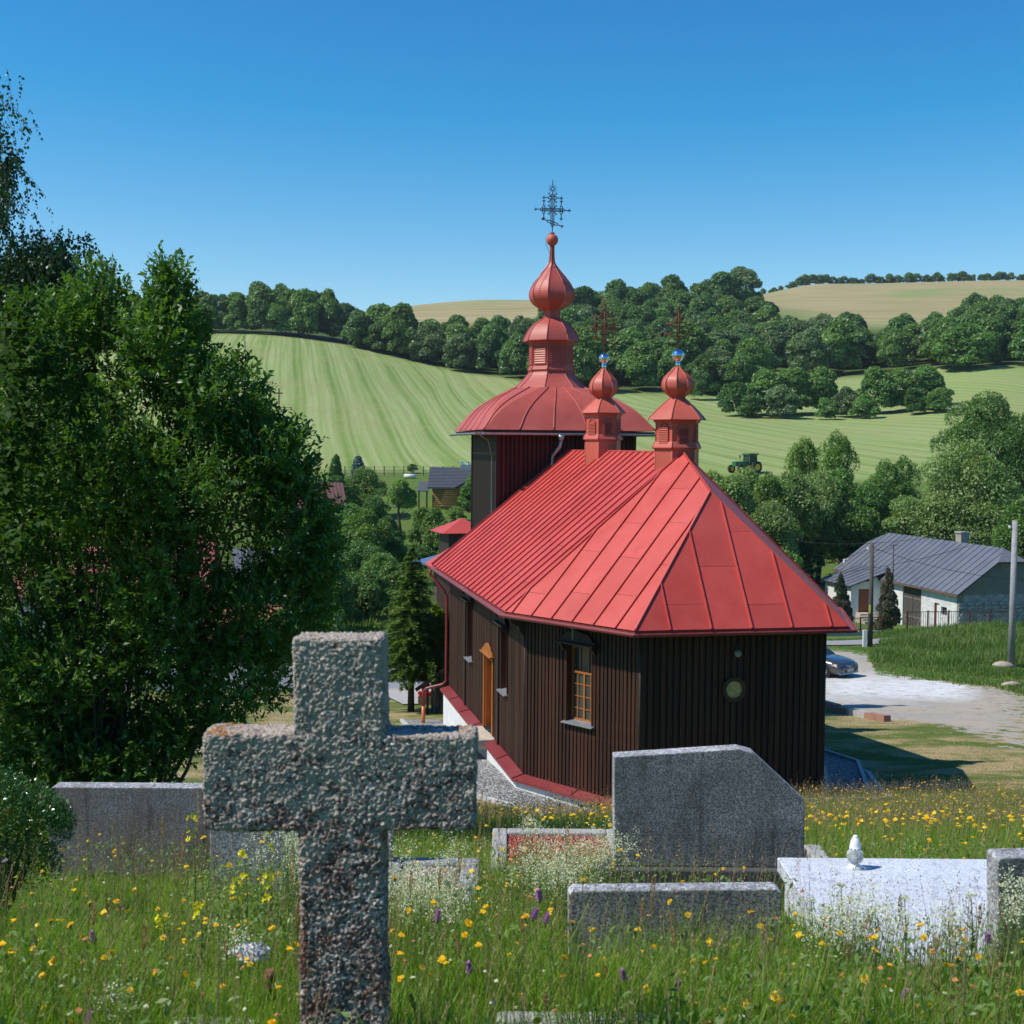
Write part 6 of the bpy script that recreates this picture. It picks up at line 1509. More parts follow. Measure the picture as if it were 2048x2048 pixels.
# pale granite cover
root = empty('grave_cover', (1.82, 5.5, gz(1.82, 5.5)), 0, 'pale blue grey granite slab covering the grave at the right', 'grave slab'); zt = -2.0-root.location.z
mb = MB(); mb.box((-.504, -.75, zt-.07), (.55, .76, zt)); bevel(mb.build('slab', GRAN, root), .006)
mb = MB(); mb.box((-.47, -.72, -.3), (.52, .73, zt-.07)); mb.build('plinth', GRAN, root)
mb = MB(); 
# candle lantern
lx_, ly_ = at(1710, 1720, 6.1).x, 6.1
root = empty('grave_lantern', (lx_, ly_, -2.0), 0, 'white and clear glass candle lantern on the pale granite slab', 'lantern')
WPL = M('white_plastic', (.82, .82, .80), (.75, .75, .73), rough=.35)
mb = MB(); mb.lathe([(.036, 0), (.036, .008), (.024, .018), (.022, .024)], 20); mb.build('foot', WPL, root)
mt, nt, bs, oc = newmat('clear_glass'); bs.inputs['Transmission Weight'].default_value = .75; bs.inputs['Roughness'].default_value = .12; bs.inputs['Base Color'].default_value = (.8, .84, .84, 1); bs.inputs['IOR'].default_value = 1.2
mb = MB(); mb.lathe(smoothprof([(.022, .024), (.034, .040), (.0405, .060), (.037, .078), (.028, .092)], 3), 24); mb.build('glass_body', mt, root)
mb = MB(); mb.lathe([(.014, .028), (.015, .07)], 12); mb.build('candle', M('wax', (.6, .6, .58)), root)
mb = MB(); mb.lathe(smoothprof([(.029, .090), (.0285, .104), (.027, .106), (.023, .130), (.016, .146), (.0125, .148), (.012, .156), (.009, .160)], 2), 20); cpn = mb.build('cap', WPL, root)
mb = MB()
for k in range(10): a = 6.283*k/10; mb.box((math.cos(a)*.0285-.0025, math.sin(a)*.0285-.0025, .096), (math.cos(a)*.0285+.0025, math.sin(a)*.0285+.0025, .101))
tag(mb.build('vent_holes', CORE, cpn), kind='stuff')
# cemented grave frame with red gravel
def grave_frame(px0, px1, d0, d1, top, label, mat, fill):
    a, b = at(px0, 1700, d1).x, at(px1, 1700, d1).x; z = gz((a+b)/2, (d0+d1)/2); root = empty('kerbed_grave', ((a+b)/2, (d0+d1)/2, z), 0, label, 'grave'); w, dd = (b-a)/2, (d1-d0)/2; zt = top-z
    for nm_, (x0, y0, x1, y1) in {'side': (-w, -dd, -w+.1, dd), 'side2': (w-.1, -dd, w, dd), 'end': (-w+.1, dd-.1, w-.1, dd), 'front': (-w+.1, -dd, w-.1, -dd+.1)}.items():
        mb = MB(); mb.box((x0, y0, -.3), (x1, y1, zt)); bevel(mb.build('kerb', mat, root), .012)
    if fill:
        mb = MB(); rgg = random.Random(3); n = 34
        g = [[(-w+.1+(2*w-.2)*i/n, -dd+.1+(2*dd-.2)*j/n, zt-.035+rgg.uniform(-.012, .012)) for i in range(n+1)] for j in range(n+1)]
        vs = [p for r_ in g for p in r_]; mb.add(vs, [(j*(n+1)+i, j*(n+1)+i+1, (j+1)*(n+1)+i+1, (j+1)*(n+1)+i) for j in range(n) for i in range(n)])
        tag(mb.build('gravel_fill', fill, root), kind='stuff')
        mb = MB()
        for k in range(900):
            x, y, s = rgg.uniform(-w+.1, w-.1), rgg.uniform(-dd+.1, dd-.1), rgg.uniform(.009, .018); z0 = zt-.03
            mb.add([(x-s, y, z0), (x, y-s, z0+s*.3), (x+s, y+s*.2, z0), (x, y+s, z0+s*.2), (x, y, z0+s)], [(0, 1, 4), (1, 2, 4), (2, 3, 4), (3, 0, 4)])
        tag(mb.build('gravel_stones', fill, root), kind='stuff')
    return root
REDG = M('red_gravel', (.50, .10, .08), (.34, .07, .06), scale=40, rough=.9); PKG = M('beige_pebbles', (.5, .42, .34), (.38, .33, .28), scale=40, rough=.9)
grave_frame(985, 1240, 7.9, 8.8, -2.62, 'grey concrete grave frame filled with red gravel left of the largest headstone', CONC, REDG)
grave_frame(770, 960, 6.15, 7.0, -2.25, 'low grave frame with beige pebbles behind the stone cross', MATS['light_edge_terrazzo'], PKG)
grave_frame(1540, 1640, 6.7, 7.35, -2.27, 'bare concrete grave kerb right of the largest headstone', CONC, None)
mb = MB(); mb.box((-.18, -.07, -.2), (.28, .10, .09)); o = mb.build('fallen_stone', CONC); o.location = gp(1130, 3.58)-Vector((0, 0, .045)); bevel(o, .015); tag(o, 'rough grey stone lying in the grass at the bottom of the picture', 'stone')
mb = MB(); mb.box((-.12, -.06, -.2), (.14, .09, .05)); o = mb.build('fallen_stone', CONC); o.location = gp(415, 3.62)-Vector((0, 0, .035)); o.rotation_euler = (0, .1, .2); bevel(o, .015); tag(o, 'small grey stone block in the grass at lower left', 'stone')

# ---- the lichen covered cross in front
def stone_cross():
    d_ = 3.25; o0 = at(690, 2048, d_); o0 = Vector((o0.x, d_, gz(o0.x, d_)))
    pts = [(606, 2300), (603, 1652), (415, 1652), (413, 1456), (590, 1456), (590, 1268), (772, 1268), (776, 1458), (955, 1460), (953, 1650), (772, 1650), (782, 2300)]
    P_ = [at(x, y, d_)-o0 for x, y in pts]; P_ = [Vector((p.x, -.06, p.z)) for p in P_]
    import bmesh
    mb = MB(); mb.prism(P_, (0, .125, 0)); me = mb.mesh('cross_body'); bm = bmesh.new(); bm.from_mesh(me)
    bmesh.ops.recalc_face_normals(bm, faces=bm.faces)
    bmesh.ops.bevel(bm, geom=bm.edges[:], offset=.013, segments=3, affect='EDGES', profile=.5, clamp_overlap=True)
    bmesh.ops.triangulate(bm, faces=[f for f in bm.faces if len(f.verts) > 4]); bm.to_mesh(me); bm.free()
    for p in me.polygons: p.use_smooth = True
    mt, nt, bs, oc = newmat('lichen_stone')
    z = nd(nt, 'ShaderNodeSeparateXYZ'); nt.links.new(oc, z.inputs[0]); v = nd(nt, 'ShaderNodeTexVoronoi', Scale=125.); wv = nd(nt, 'ShaderNodeTexNoise', Scale=38., Detail=4.); nt.links.new(oc, wv.inputs['Vector']); va = nd(nt, 'ShaderNodeVectorMath'); va.operation = 'MULTIPLY_ADD'; nt.links.new(wv.outputs['Color'], va.inputs[0]); va.inputs[1].default_value = (.03, .03, .03); nt.links.new(oc, va.inputs[2]); nt.links.new(va.outputs[0], v.inputs['Vector']); sx = nd(nt, 'ShaderNodeSeparateXYZ'); nt.links.new(v.outputs['Color'], sx.inputs[0])
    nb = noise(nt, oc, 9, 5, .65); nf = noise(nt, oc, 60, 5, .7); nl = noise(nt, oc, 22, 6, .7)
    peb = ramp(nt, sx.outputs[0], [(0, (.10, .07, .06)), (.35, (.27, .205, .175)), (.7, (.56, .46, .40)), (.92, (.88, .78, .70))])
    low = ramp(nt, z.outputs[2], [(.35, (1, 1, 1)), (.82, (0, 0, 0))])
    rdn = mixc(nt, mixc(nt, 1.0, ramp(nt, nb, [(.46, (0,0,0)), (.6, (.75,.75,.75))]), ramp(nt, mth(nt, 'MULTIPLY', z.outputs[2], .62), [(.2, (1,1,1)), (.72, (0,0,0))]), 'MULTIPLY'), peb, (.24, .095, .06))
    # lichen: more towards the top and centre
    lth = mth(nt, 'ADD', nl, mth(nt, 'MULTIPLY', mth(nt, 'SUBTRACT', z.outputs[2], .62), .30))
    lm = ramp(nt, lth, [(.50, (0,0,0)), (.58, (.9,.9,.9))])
    col = mixc(nt, lm, rdn, mixc(nt, nf, (.26, .215, .17), (.90, .78, .66)))  # lichen tones, with the recesses of the bump noise darkened in the colour
    geo = nd(nt, 'ShaderNodeNewGeometry'); nz = nd(nt, 'ShaderNodeSeparateXYZ'); nt.links.new(geo.outputs['Normal'], nz.inputs[0]); topm = ramp(nt, nz.outputs[2], [(.5, (0,0,0)), (.8, (1,1,1))])
    col = mixc(nt, mixc(nt, 1.0, topm, ramp(nt, nb, [(.56, (0,0,0)), (.61, (.9,.9,.9))]), 'MULTIPLY'), col, (.50, .20, .03))
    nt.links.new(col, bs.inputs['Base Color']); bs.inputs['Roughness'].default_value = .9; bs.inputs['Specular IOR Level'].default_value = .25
    b = nd(nt, 'ShaderNodeBump', Strength=1., Distance=.003); b.invert = True; nt.links.new(v.outputs['Distance'], b.inputs['Height'])
    b2 = nd(nt, 'ShaderNodeBump', Strength=1., Distance=.014); nt.links.new(mth(nt, 'ADD', mth(nt, 'MULTIPLY', lth, 1.6), mth(nt, 'MULTIPLY', nf, 1.1)), b2.inputs['Height']); nt.links.new(b.outputs[0], b2.inputs['Normal']); nt.links.new(b2.outputs[0], bs.inputs['Normal'])
    root = empty('stone_cross', o0, 0, 'large weathered stone cross covered in grey lichen in the foreground', 'cross')
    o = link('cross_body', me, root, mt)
    rm = o.modifiers.new('fine', 'REMESH'); rm.mode = 'VOXEL'; rm.voxel_size = .0028; rm.use_smooth_shade = True
    for nm_, sc_, st_, dp_ in (('worn', .09, .010, 2), ('crust', .0125, .0115, 5), ('grit', .005, .0050, 3)):
        tx = bpy.data.textures.new(nm_, 'CLOUDS'); tx.noise_scale = sc_; tx.noise_depth = dp_; tx.noise_type = 'HARD_NOISE' if nm_ == 'crust' else 'SOFT_NOISE'
        dm = o.modifiers.new(nm_, 'DISPLACE'); dm.texture = tx; dm.strength = st_; dm.mid_level = .5; dm.texture_coords = 'LOCAL'
stone_cross()

# ------------------------------------------------------------------ thin summer haze in the valley air
mb = MB(); mb.box((-1750, -1750, -32), (1750, 1750, 170)); hz_m = bpy.data.materials.new('haze'); hz_m.use_nodes = True; hn = hz_m.node_tree; hn.nodes.remove(hn.nodes['Principled BSDF'])
pv = hn.nodes.new('ShaderNodeVolumePrincipled'); pv.inputs['Color'].default_value = (.75, .87, 1, 1); pv.inputs['Density'].default_value = .00009; pv.inputs['Anisotropy'].default_value = .2; hn.links.new(pv.outputs[0], hn.nodes['Material Output'].inputs['Volume'])
tag(mb.build('haze', hz_m), kind='stuff')

# ------------------------------------------------------------------ big foreground shrub and birch on the left
def near_bush():
    root0 = gp(235, 12.0); root = empty('sallow_shrub', root0, 0, 'huge dark leafy shrub filling the left side with many thin stems', 'shrub')
    # lobes in photo pixels (x, y, rx, ry, depth, rdepth, weight)
    lob = [(330,690,85,100,12,.7,.9),(340,590,40,80,12,.3,.35),(440,800,95,85,12,.8,.9),(550,920,78,90,12,.7,.8),(420,960,170,140,12,1.1,1.5),(590,1060,85,130,12,.7,1.0),(540,1220,120,105,12,.9,1.1),(470,1350,130,85,12,.9,.8),
           (380,1440,80,60,12,.6,.5),(280,880,160,180,12.4,1.1,1.6),(240,1120,180,170,12.2,1.0,1.3),(330,1290,140,100,12,.9,.8),(140,1000,150,240,12.6,1.0,1.4),(60,800,120,200,12.2,.9,1.2),(60,1250,130,200,12.4,1.0,1.1),(130,1450,130,110,12.2,.8,.9),
           (255,1500,130,70,12,.7,1.1),(120,1520,120,70,12,.7,.9),(195,620,60,90,12.2,.5,.5),(100,700,90,110,12.2,.6,.8),(640,1130,45,110,12,.4,.35),(-60,1000,140,330,12.4,1.2,1.7),(-200,1000,140,350,12,1.2,1.2),(-40,1450,140,140,12,.9,.8),(150,1330,170,120,12,.8,1.3),(330,1180,120,120,11.6,.7,1.0),(200,960,150,140,11.6,.7,1.0)]
    C_, O_ = [], []
    wsum = sum(l[6] for l in lob); NT = 13000
    for x, y, rx, ry, dd, rd, w in lob:
        n = int(NT*w/wsum); c = at(x, y, dd); k = dd/F; d = rdir(n); r_ = .35+.68*NR.random(n)**.55
        p = np.array(c)+d*np.array([rx*k, rd, ry*k])*r_[:, None]; C_.append(p); O_.append(d)
    P, O = np.concatenate(C_), np.concatenate(O_)
    base = np.array(root0)+np.array([0, 0, .2])
    nT = len(P); dirn = unit(unit(P-base)*.5+O*.7+rdir(nT)*.75+np.array([0, 0, .25])); tl = NR.uniform(.16, .34, nT); k = 12
    s = (np.arange(k)+.5)/k; ctr = P[:, None]+dirn[:, None]*(s[None, :, None]-.5)*tl[:, None, None]
    side = unit(np.cross(dirn, rdir(nT))); sgn = np.where(np.arange(k) % 2, 1, -1)[None, :, None]
    lax = unit(dirn[:, None]*.75+side[:, None]*sgn*.8+NR.normal(size=(nT, k, 3))*.28+np.array([0, 0, -.08])); ctr = ctr+lax*.025
    nr = unit(np.array([0, 0, .9])+NR.normal(size=(nT, k, 3))*.55)
    ln = NR.uniform(.042, .086, nT*k); Q = leafq(ctr.reshape(-1, 3)-np.array(root0), lax.reshape(-1, 3), nr.reshape(-1, 3), ln, ln*.44)
    me = quads('leaves', Q, (NR.random(nT*k) < .03).astype(int)); me.materials.append(leafmat('sallow_leaf', (0.071, 0.162, 0.031), (0.122, 0.238, 0.048), 1.2, .05, trans=.35, rough=.42, spec=.35)); me.materials.append(leafmat('fresh_leaf', (.10, .19, .02), (.15, .26, .03), 1.2, .05, trans=.5)); tag(link('leaves', me, root), kind='stuff')
    # upright leading shoots at the top
    Lv = []; stm = MB(); sh = [(340,510,610,.0),(315,555,640,-.1),(290,540,660,-.15),(375,580,680,.2),(205,515,640,.1),(225,535,640,.15),(190,550,660,-.1),(490,670,760,.05),(535,760,840,.25),(515,740,820,.1),(640,890,960,.3),(600,870,950,.1),(420,640,720,.1),(260,600,680,0),(655,1000,1060,.4),(640,1120,1180,.5)]
    for x, y0, y1, lean in sh:
        a, b = at(x-lean*60, y1+60, 12), at(x, y0, 12); a, b = a-root0, b-root0; stm.tube([a, a.lerp(b, .5)+Vector((.01, 0, 0)), b], [.007, .005, .002], 4)
        n = int((b-a).length/.016); t = NR.random(n); pp = np.array(a)+(np.array(b)-np.array(a))*t[:, None]; ang = NR.random(n)*6.28
        ax = unit(np.stack([np.cos(ang), np.sin(ang), np.full(n, .9)], -1)); l = NR.uniform(.035, .075, n)*(1.15-t*.5); Lv.append(leafq(pp+ax*l[:, None]*.55, ax, rdir(n)+np.array([0, 0, .5]), l, l*.42))
    me = quads('shoot_leaves', np.concatenate(Lv)); me.materials.append(leafmat('shoot_leaf', (0.081, 0.169, 0.030), (0.135, 0.243, 0.041), 1.5, .05, trans=.45, rough=.35)); tag(link('shoot_leaves', me, root), kind='stuff')
    rg = random.Random(4)
    for i in range(34):
        k = rg.randrange(nT); tgt = Vector(P[k])-root0; s0 = Vector((rg.uniform(-.35, .25), rg.uniform(-.3, .3), -.3)); mid = s0.lerp(tgt, .5)+Vector((rg.uniform(-.12, .12), 0, rg.uniform(.05, .3)))
        r0 = rg.uniform(.012, .032); mb = MB(); mb.tube([s0, s0.lerp(mid, .5)+Vector((0, 0, .08)), mid, mid.lerp(tgt, .55)+Vector((0, 0, .05)), tgt], [r0, r0*.85, r0*.6, r0*.4, .003], 6); mb.build('stem', BARK, root)
    tag(stm.build('shoot_stems', BARK, root), kind='stuff')
near_bush()
def birch():
    base = gp(-75, 14); root = empty('birch_tree', base, 0, 'birch with hanging dark twigs reaching in at the upper left edge', 'tree')
    tgt = [(-30, 260, 55, 90, .6), (-20, 350, 55, 60, .7), (15, 520, 70, 60, 1.1), (75, 500, 75, 45, 1.1), (60, 560, 90, 60, 1.4), (120, 540, 50, 55, .8), (-60, 180, 60, 60, .3), (-100, 420, 120, 200, 1.4), (20, 610, 80, 50, .8), (-80, 620, 100, 160, 1.0), (-90, 850, 90, 200, .9)]
    tw = []; Lq = []; wood = MB(); bt = Vector((0, 0, 0)); top = at(-90, 120, 14)-base
    tk = MB(); tk.tube([(0, 0, -.3), (.05, 0, top.z*.4), (-.02, 0, top.z*.75), (top.x, 0, top.z)], [.13, .11, .07, .02], 10); tk.build('trunk', M('birch_bark', (.22, .21, .20), (.05, .045, .04), scale=4, stretch=(1, 1, 4), rough=.8), root)
    W_s = sum(t[4] for t in tgt)
    for x, y, rx, ry, w in tgt:
        n = int(2300*w/W_s)
        for i in range(n):
            p = at(x+12+NR.normal()*rx*.5, y+NR.normal()*ry*.5, 14+NR.normal()*.35)-base; ln = NR.uniform(.15, .45); dr = Vector((NR.normal()*.35, NR.normal()*.3, -1)).normalized()
            q = p+dr*ln
            if i % 3 == 0: wood.tube([p, p.lerp(q, .5)+Vector((.01, 0, 0)), q], .0022, 3, cap=False)
            m_ = int(ln/.022); t = NR.random(m_); pp = np.array(p)+np.array(dr*ln)*t[:, None]; ax = unit(rdir(m_)*.7+np.array([0, 0, -.9])); l = NR.uniform(.028, .045, m_); Lq.append(leafq(pp+ax*l[:, None]*.7, ax, rdir(m_), l, l*.75))
    for (x0, y0, x1, y1) in ((-80, 640, 185, 470), (-80, 560, 40, 300), (-80, 700, 150, 560), (-80, 500, 20, 430)):
        a, b = at(x0, y0, 14)-base, at(x1, y1, 14)-base; m_ = a.lerp(b, .6)+Vector((0, 0, .22)); wood.tube([a, a.lerp(m_, .5)+Vector((0, 0, .1)), m_, b], [.035, .022, .012, .003], 6)
        n = 260; t = NR.random(n)**.8; A_, B_ = np.array(m_), np.array(b); pp = A_+(B_-A_)*t[:, None]+NR.normal(size=(n, 3))*.03; pp[:, 2] -= NR.random(n)*.22; ax = unit(rdir(n)*.7+np.array([0, 0, -.9])); l = NR.uniform(.028, .045, n); Lq.append(leafq(pp, ax, rdir(n), l, l*.75))
    me = quads('leaves', np.concatenate(Lq)); me.materials.append(leafmat('birch_leaf', (0.026, 0.066, 0.019), (0.042, 0.090, 0.024), 2, .05, trans=.25)); tag(link('leaves', me, root), kind='stuff'); tag(wood.build('branches', BARK, root), kind='stuff')
birch()
def broad_left():
    base = gp(-40, 10.5); root = empty('maple_sapling', base, 0, 'maple sapling with bright broad leaves at the far left edge', 'tree'); Lq = []
    mb = MB(); t_ = at(-10, 600, 10.5)-base; mb.tube([(0, 0, -.2), (.05, 0, t_.z*.5), t_], [.06, .04, .01], 8); mb.build('trunk', BARK, root)
    for x, y, rx, ry, n in ((25, 650, 40, 50, 90), (60, 720, 60, 60, 150), (40, 850, 60, 90, 200), (175, 860, 45, 14, 26), (20, 1080, 40, 30, 60), (90, 1160, 30, 12, 14), (0, 950, 40, 100, 120), (150, 780, 70, 60, 60), (40, 610, 25, 30, 40), (60, 1000, 70, 80, 60)):
        d = NR.normal(size=(n, 3)); pp = np.array([at(x+d[i, 0]*rx*.55, y+d[i, 2]*ry*.55, 10.6+d[i, 1]*.25)-base for i in range(n)])
        for kk in range(3):
            ax = unit(rdir(n)*.6+np.array([.3, -.2, -.25])); l = NR.uniform(.07, .11, n); Lq.append(leafq(pp+ax*l[:, None]*.4, ax, np.array([0, -.3, 1.])+rdir(n)*.35, l, l*.55))
    me = quads('leaves', np.concatenate(Lq)); me.materials.append(leafmat('maple_leaf', (.030, .075, .012), (.06, .12, .018), 2, .05, trans=.4, rough=.6, spec=.15)); tag(link('leaves', me, root), kind='stuff')
broad_left()
def boxwood():
    c = at(-15, 1660, 5.9); base = Vector((c.x, c.y, gz(c.x, c.y))); root = empty('box_bush', base, 0, 'round clipped glossy green bush at the left edge', 'bush'); c = c-base
    lb = [(c.x, c.y, c.z, .33, .33, .25), (c.x+.12, c.y, c.z+.02, .25, .25, .17), (c.x-.1, c.y, c.z+.10, .28, .28, .2), (c.x+.2, c.y-.02, c.z+.0, .16, .2, .12), (c.x-.25, c.y, c.z, .25, .3, .3), (c.x+.02, c.y, c.z-.18, .28, .28, .16)]
    p, o = lobes_pts(lb, 26000, inner=.6, hollow=.5); n = len(p); ax = unit(o*.8+rdir(n)*.7+np.array([0, 0, .3])); l = NR.uniform(.011, .020, n)
    me = quads('leaves', leafq(p, ax, unit(o+rdir(n)*.7+np.array([0, 0, .4])), l, l*.5)); me.materials.append(leafmat('box_leaf', (0.048, 0.120, 0.022), (0.088, 0.184, 0.032), 6, .05, trans=.15, rough=.25, spec=.7)); tag(link('leaves', me, root), kind='stuff')
    mb = MB()
    for k in range(14): mb.tube([(c.x*.5, c.y, -.1), (c.x+rnd.uniform(-.15, .15), c.y+rnd.uniform(-.1, .1), c.z*.6), (c.x+rnd.uniform(-.25, .25), c.y+rnd.uniform(-.2, .2), c.z+.1)], [.012, .008, .003], 5)
    tag(mb.build('stems', BARK, root), kind='stuff')
boxwood()

# ------------------------------------------------------------------ grass
GEXC = [(1.30, 2.38, 4.73, 6.27), (at(1228, 1700, 6.5).x, at(1610, 1700, 6.5).x, 6.46, 6.65), (at(1137, 1700, 4.75).x, at(1564, 1700, 4.75).x, 4.73, 4.86), (at(98, 1700, 7.5).x, at(430, 1700, 7.5).x, 7.47, 7.65), (at(420, 1700, 6.9).x, at(786, 1700, 6.9).x, 6.87, 7.03),
        (at(990, 1700, 8.6).x, at(1240, 1700, 8.6).x, 7.9, 8.8), (at(775, 1700, 6.9).x, at(950, 1700, 6.9).x, 6.15, 7.0), (at(1996, 1700, 4.7).x, 3.5, 4.68, 4.84), (-.5, -.34, 3.18, 3.4), (at(1200, 1700, 6.45).x, at(1625, 1700, 6.45).x, 6.44, 6.66)]
def scatter(n, y0, y1, power=1.0, ext=.43):
    Y = (y0**power+(y1**power-y0**power)*NR.random(n))**(1/power); X = (NR.random(n)*2-1)*(Y*ext+.15)
    ok = np.ones(n, bool)
    for a, b, c, d in GEXC: ok &= ~((X > a) & (X < b) & (Y > c) & (Y < d))
    X, Y = X[ok], Y[ok]; return X, Y, ground(X, Y)
def gmat(name, c1, c2, c3, trans=.35, sc=1.5):
    mt, nt, bs, oc = newmat(name); f = noise(nt, oc, sc, 4, .65); f2 = noise(nt, oc, 35, 2)
    col = mixc(nt, ramp(nt, f, [(.38, (0,0,0)), (.62, (1,1,1))]), c1, c2); col = mixc(nt, ramp(nt, f2, [(.62, (0,0,0)), (.72, (.8,.8,.8))]), col, c3)
    nt.links.new(col, bs.inputs['Base Color']); bs.inputs['Roughness'].default_value = .5; bs.inputs['Specular IOR Level'].default_value = .3
    tr = nd(nt, 'ShaderNodeBsdfTranslucent'); nt.links.new(mixc(nt, 1., col, (1.1, 1.25, .4), 'MULTIPLY'), tr.inputs[0]); mx = nd(nt, 'ShaderNodeMixShader'); mx.inputs[0].default_value = trans
    nt.links.new(bs.outputs[0], mx.inputs[1]); nt.links.new(tr.outputs[0], mx.inputs[2]); nt.links.new(mx.outputs[0], nt.nodes['Material Output'].inputs[0]); MATS[name] = mt; return mt
def blades(name, X, Y, Zg, h, w, lean, mat, mis=None, segs=2):
    n = len(X); a = NR.random(n)*6.28; d = np.stack([np.cos(a), np.sin(a), np.zeros(n)], -1); sd = np.stack([-np.sin(a+NR.normal(size=n)*.9), np.cos(a), np.zeros(n)], -1); sd = unit(sd)
    b = np.stack([X, Y, Zg-.01], -1); l = lean*(.4+NR.random(n)*1.2); Q = []; prev = b; pw = w
    for s in range(segs):
        t = (s+1)/segs; z = h*(t-.18*l*t*t); top = b+d*(h*l*t*t*.75)[:, None]+np.array([0, 0, 1.])*z[:, None]; nw = w*(1-t)**.7 if s < segs-1 else w*.05
        Q.append(np.stack([prev-sd*pw[:, None]/2, prev+sd*pw[:, None]/2, top+sd*nw[:, None]/2, top-sd*nw[:, None]/2], 1)); prev, pw = top, nw
    me = quads(name, np.concatenate(Q), None if mis is None else np.tile(mis, segs))
    for mm in (mat if isinstance(mat, list) else [mat]): me.materials.append(mm)
    return tag(link(name, me), kind='stuff')
G1 = gmat('grass_green', (.15, .28, .018), (.22, .36, .028), (.27, .33, .05), .45); G2 = gmat('grass_light', (.24, .32, .05), (.31, .37, .09), (.38, .34, .15), .45); G3 = gmat('grass_dry', (.30, .22, .11), (.38, .29, .16), (.24, .14, .08), .2)
X, Y, Zg = scatter(165000, 2.5, 9.2, 1.35); n = len(X); cl = .72+.42*np.sin(X*4.1+1.7*np.sin(Y*3.3))*np.sin(Y*3.7+X)+.2*np.sin(X*9+Y*5)
dens = np.where(Y > 6.6, .6, 1.0); tallx = np.clip(cl, .45, 1.2)
# low turf in front of the headstone at left and behind the low stone
short = ((X < -.75) & (Y > 5.3)) | ((X > .2) & (X < 1.3) & (Y > 5.1) & (Y < 6.4))
h = NR.uniform(.06, .30, n)*tallx*(1+.5*(NR.random(n) < .05))*np.where(short, .45, 1.)*np.where(Y < 3.2, .7, 1)
mis = np.where(NR.random(n) < .72, 0, np.where(NR.random(n) < .82, 1, 2))
blades('meadow_grass', X, Y, Zg, h, NR.uniform(.0028, .0062, n), NR.uniform(.25, .8, n), [G1, G2, G3], mis, 2)
X, Y, Zg = scatter(230000, 8.8, 28.8, 1.7); n = len(X); tall = np.clip(.8+.4*np.sin(X*.9+2*np.sin(Y*.4))*np.sin(Y*.8), .5, 1.2)
lim = np.interp(1024+F*X/Y, [0, 1000, 1250, 1650, 2048], [27.6, 27.3, 27.4, 28.6, 28.9]); ok = Y < lim
X, Y, Zg, tall = X[ok], Y[ok], Zg[ok], tall[ok]; n = len(X)
mis = np.where(NR.random(n) < .66, 0, np.where(NR.random(n) < .62, 1, 2))
blades('meadow_grass_far', X, Y, Zg, NR.uniform(.10, .30, n)*tall, NR.uniform(.006, .014, n), NR.uniform(.2, .6, n), [G1, G2, G3], mis, 1)
# thin brownish seed haze over the meadow
X, Y, Zg = scatter(13000, 12, 28.6, 1.6); n = len(X); ok = Y < np.interp(1024+F*X/Y, [0, 1000, 1250, 1650, 2048], [27.6, 27.3, 27.4, 28.6, 28.9]); X, Y, Zg = X[ok], Y[ok], Zg[ok]; n = len(X)
hh = NR.uniform(.30, .50, n)*np.where(NR.random(n) < .05, 1.35, 1); Q = []
SEED = gmat('seed_heads', (.36, .24, .14), (.44, .30, .19), (.30, .16, .12), .3)
for k in range(5):
    c = np.stack([X+NR.normal(size=n)*.02, Y+NR.normal(size=n)*.02, Zg+hh*(.72+.07*k)], -1); ax = unit(rdir(n)*.6+np.array([0, 0, 1.])); l = NR.uniform(.016, .034, n); Q.append(leafq(c, ax, rdir(n), l, l*.35))
c = np.stack([X, Y, Zg+hh*.5], -1); Q.append(leafq(c, np.tile([0.03, 0, 1.], (n, 1)), rdir(n), hh, np.full(n, .003)))
me = quads('seed_haze', np.concatenate(Q)); me.materials.append(SEED); tag(link('seed_grass', me), kind='stuff')
# thin brown stalks and seed heads close by
X, Y, Zg = scatter(3300, 2.9, 9.0, 1.2); n = len(X); hh = NR.uniform(.20, .44, n); Q = []; ln_ = np.stack([NR.normal(size=n)*.13, NR.normal(size=n)*.08, np.ones(n)], -1)
b_ = np.stack([X, Y, Zg], -1)
for k in range(9): c = b_+ln_*hh[:, None]*(.80+.025*k)+NR.normal(size=(n, 3))*.0035; l = NR.uniform(.006, .013, n); Q.append(leafq(c, ln_+rdir(n)*.5, rdir(n), l, l*.36))
Q.append(leafq(b_+ln_*hh[:, None]*.5, ln_, rdir(n), hh, np.full(n, .0022)))
me = quads('brown_stalks', np.concatenate(Q)); me.materials.append(SEED); tag(link('brown_stalks', me), kind='stuff')
# broad weed leaves low in the grass
X, Y, Zg = scatter(42000, 2.7, 9.0, 1.25); n = len(X); clump = np.sin(X*2.3+1.1*np.sin(Y*3.1))*np.sin(Y*2.1+.7*X) > .0; X, Y, Zg = X[clump], Y[clump], Zg[clump]; n = len(X)
c = np.stack([X, Y, Zg+NR.random(n)**1.3*.25], -1); ax = unit(rdir(n)+np.array([0, 0, .45])); l = NR.uniform(.014, .040, n); me = quads('weed_leaves', leafq(c, ax, np.array([0, 0, 1.])+rdir(n)*.6, l, l*.40)); me.materials.append(LF_LIGHT); tag(link('weed_leaves', me), kind='stuff')
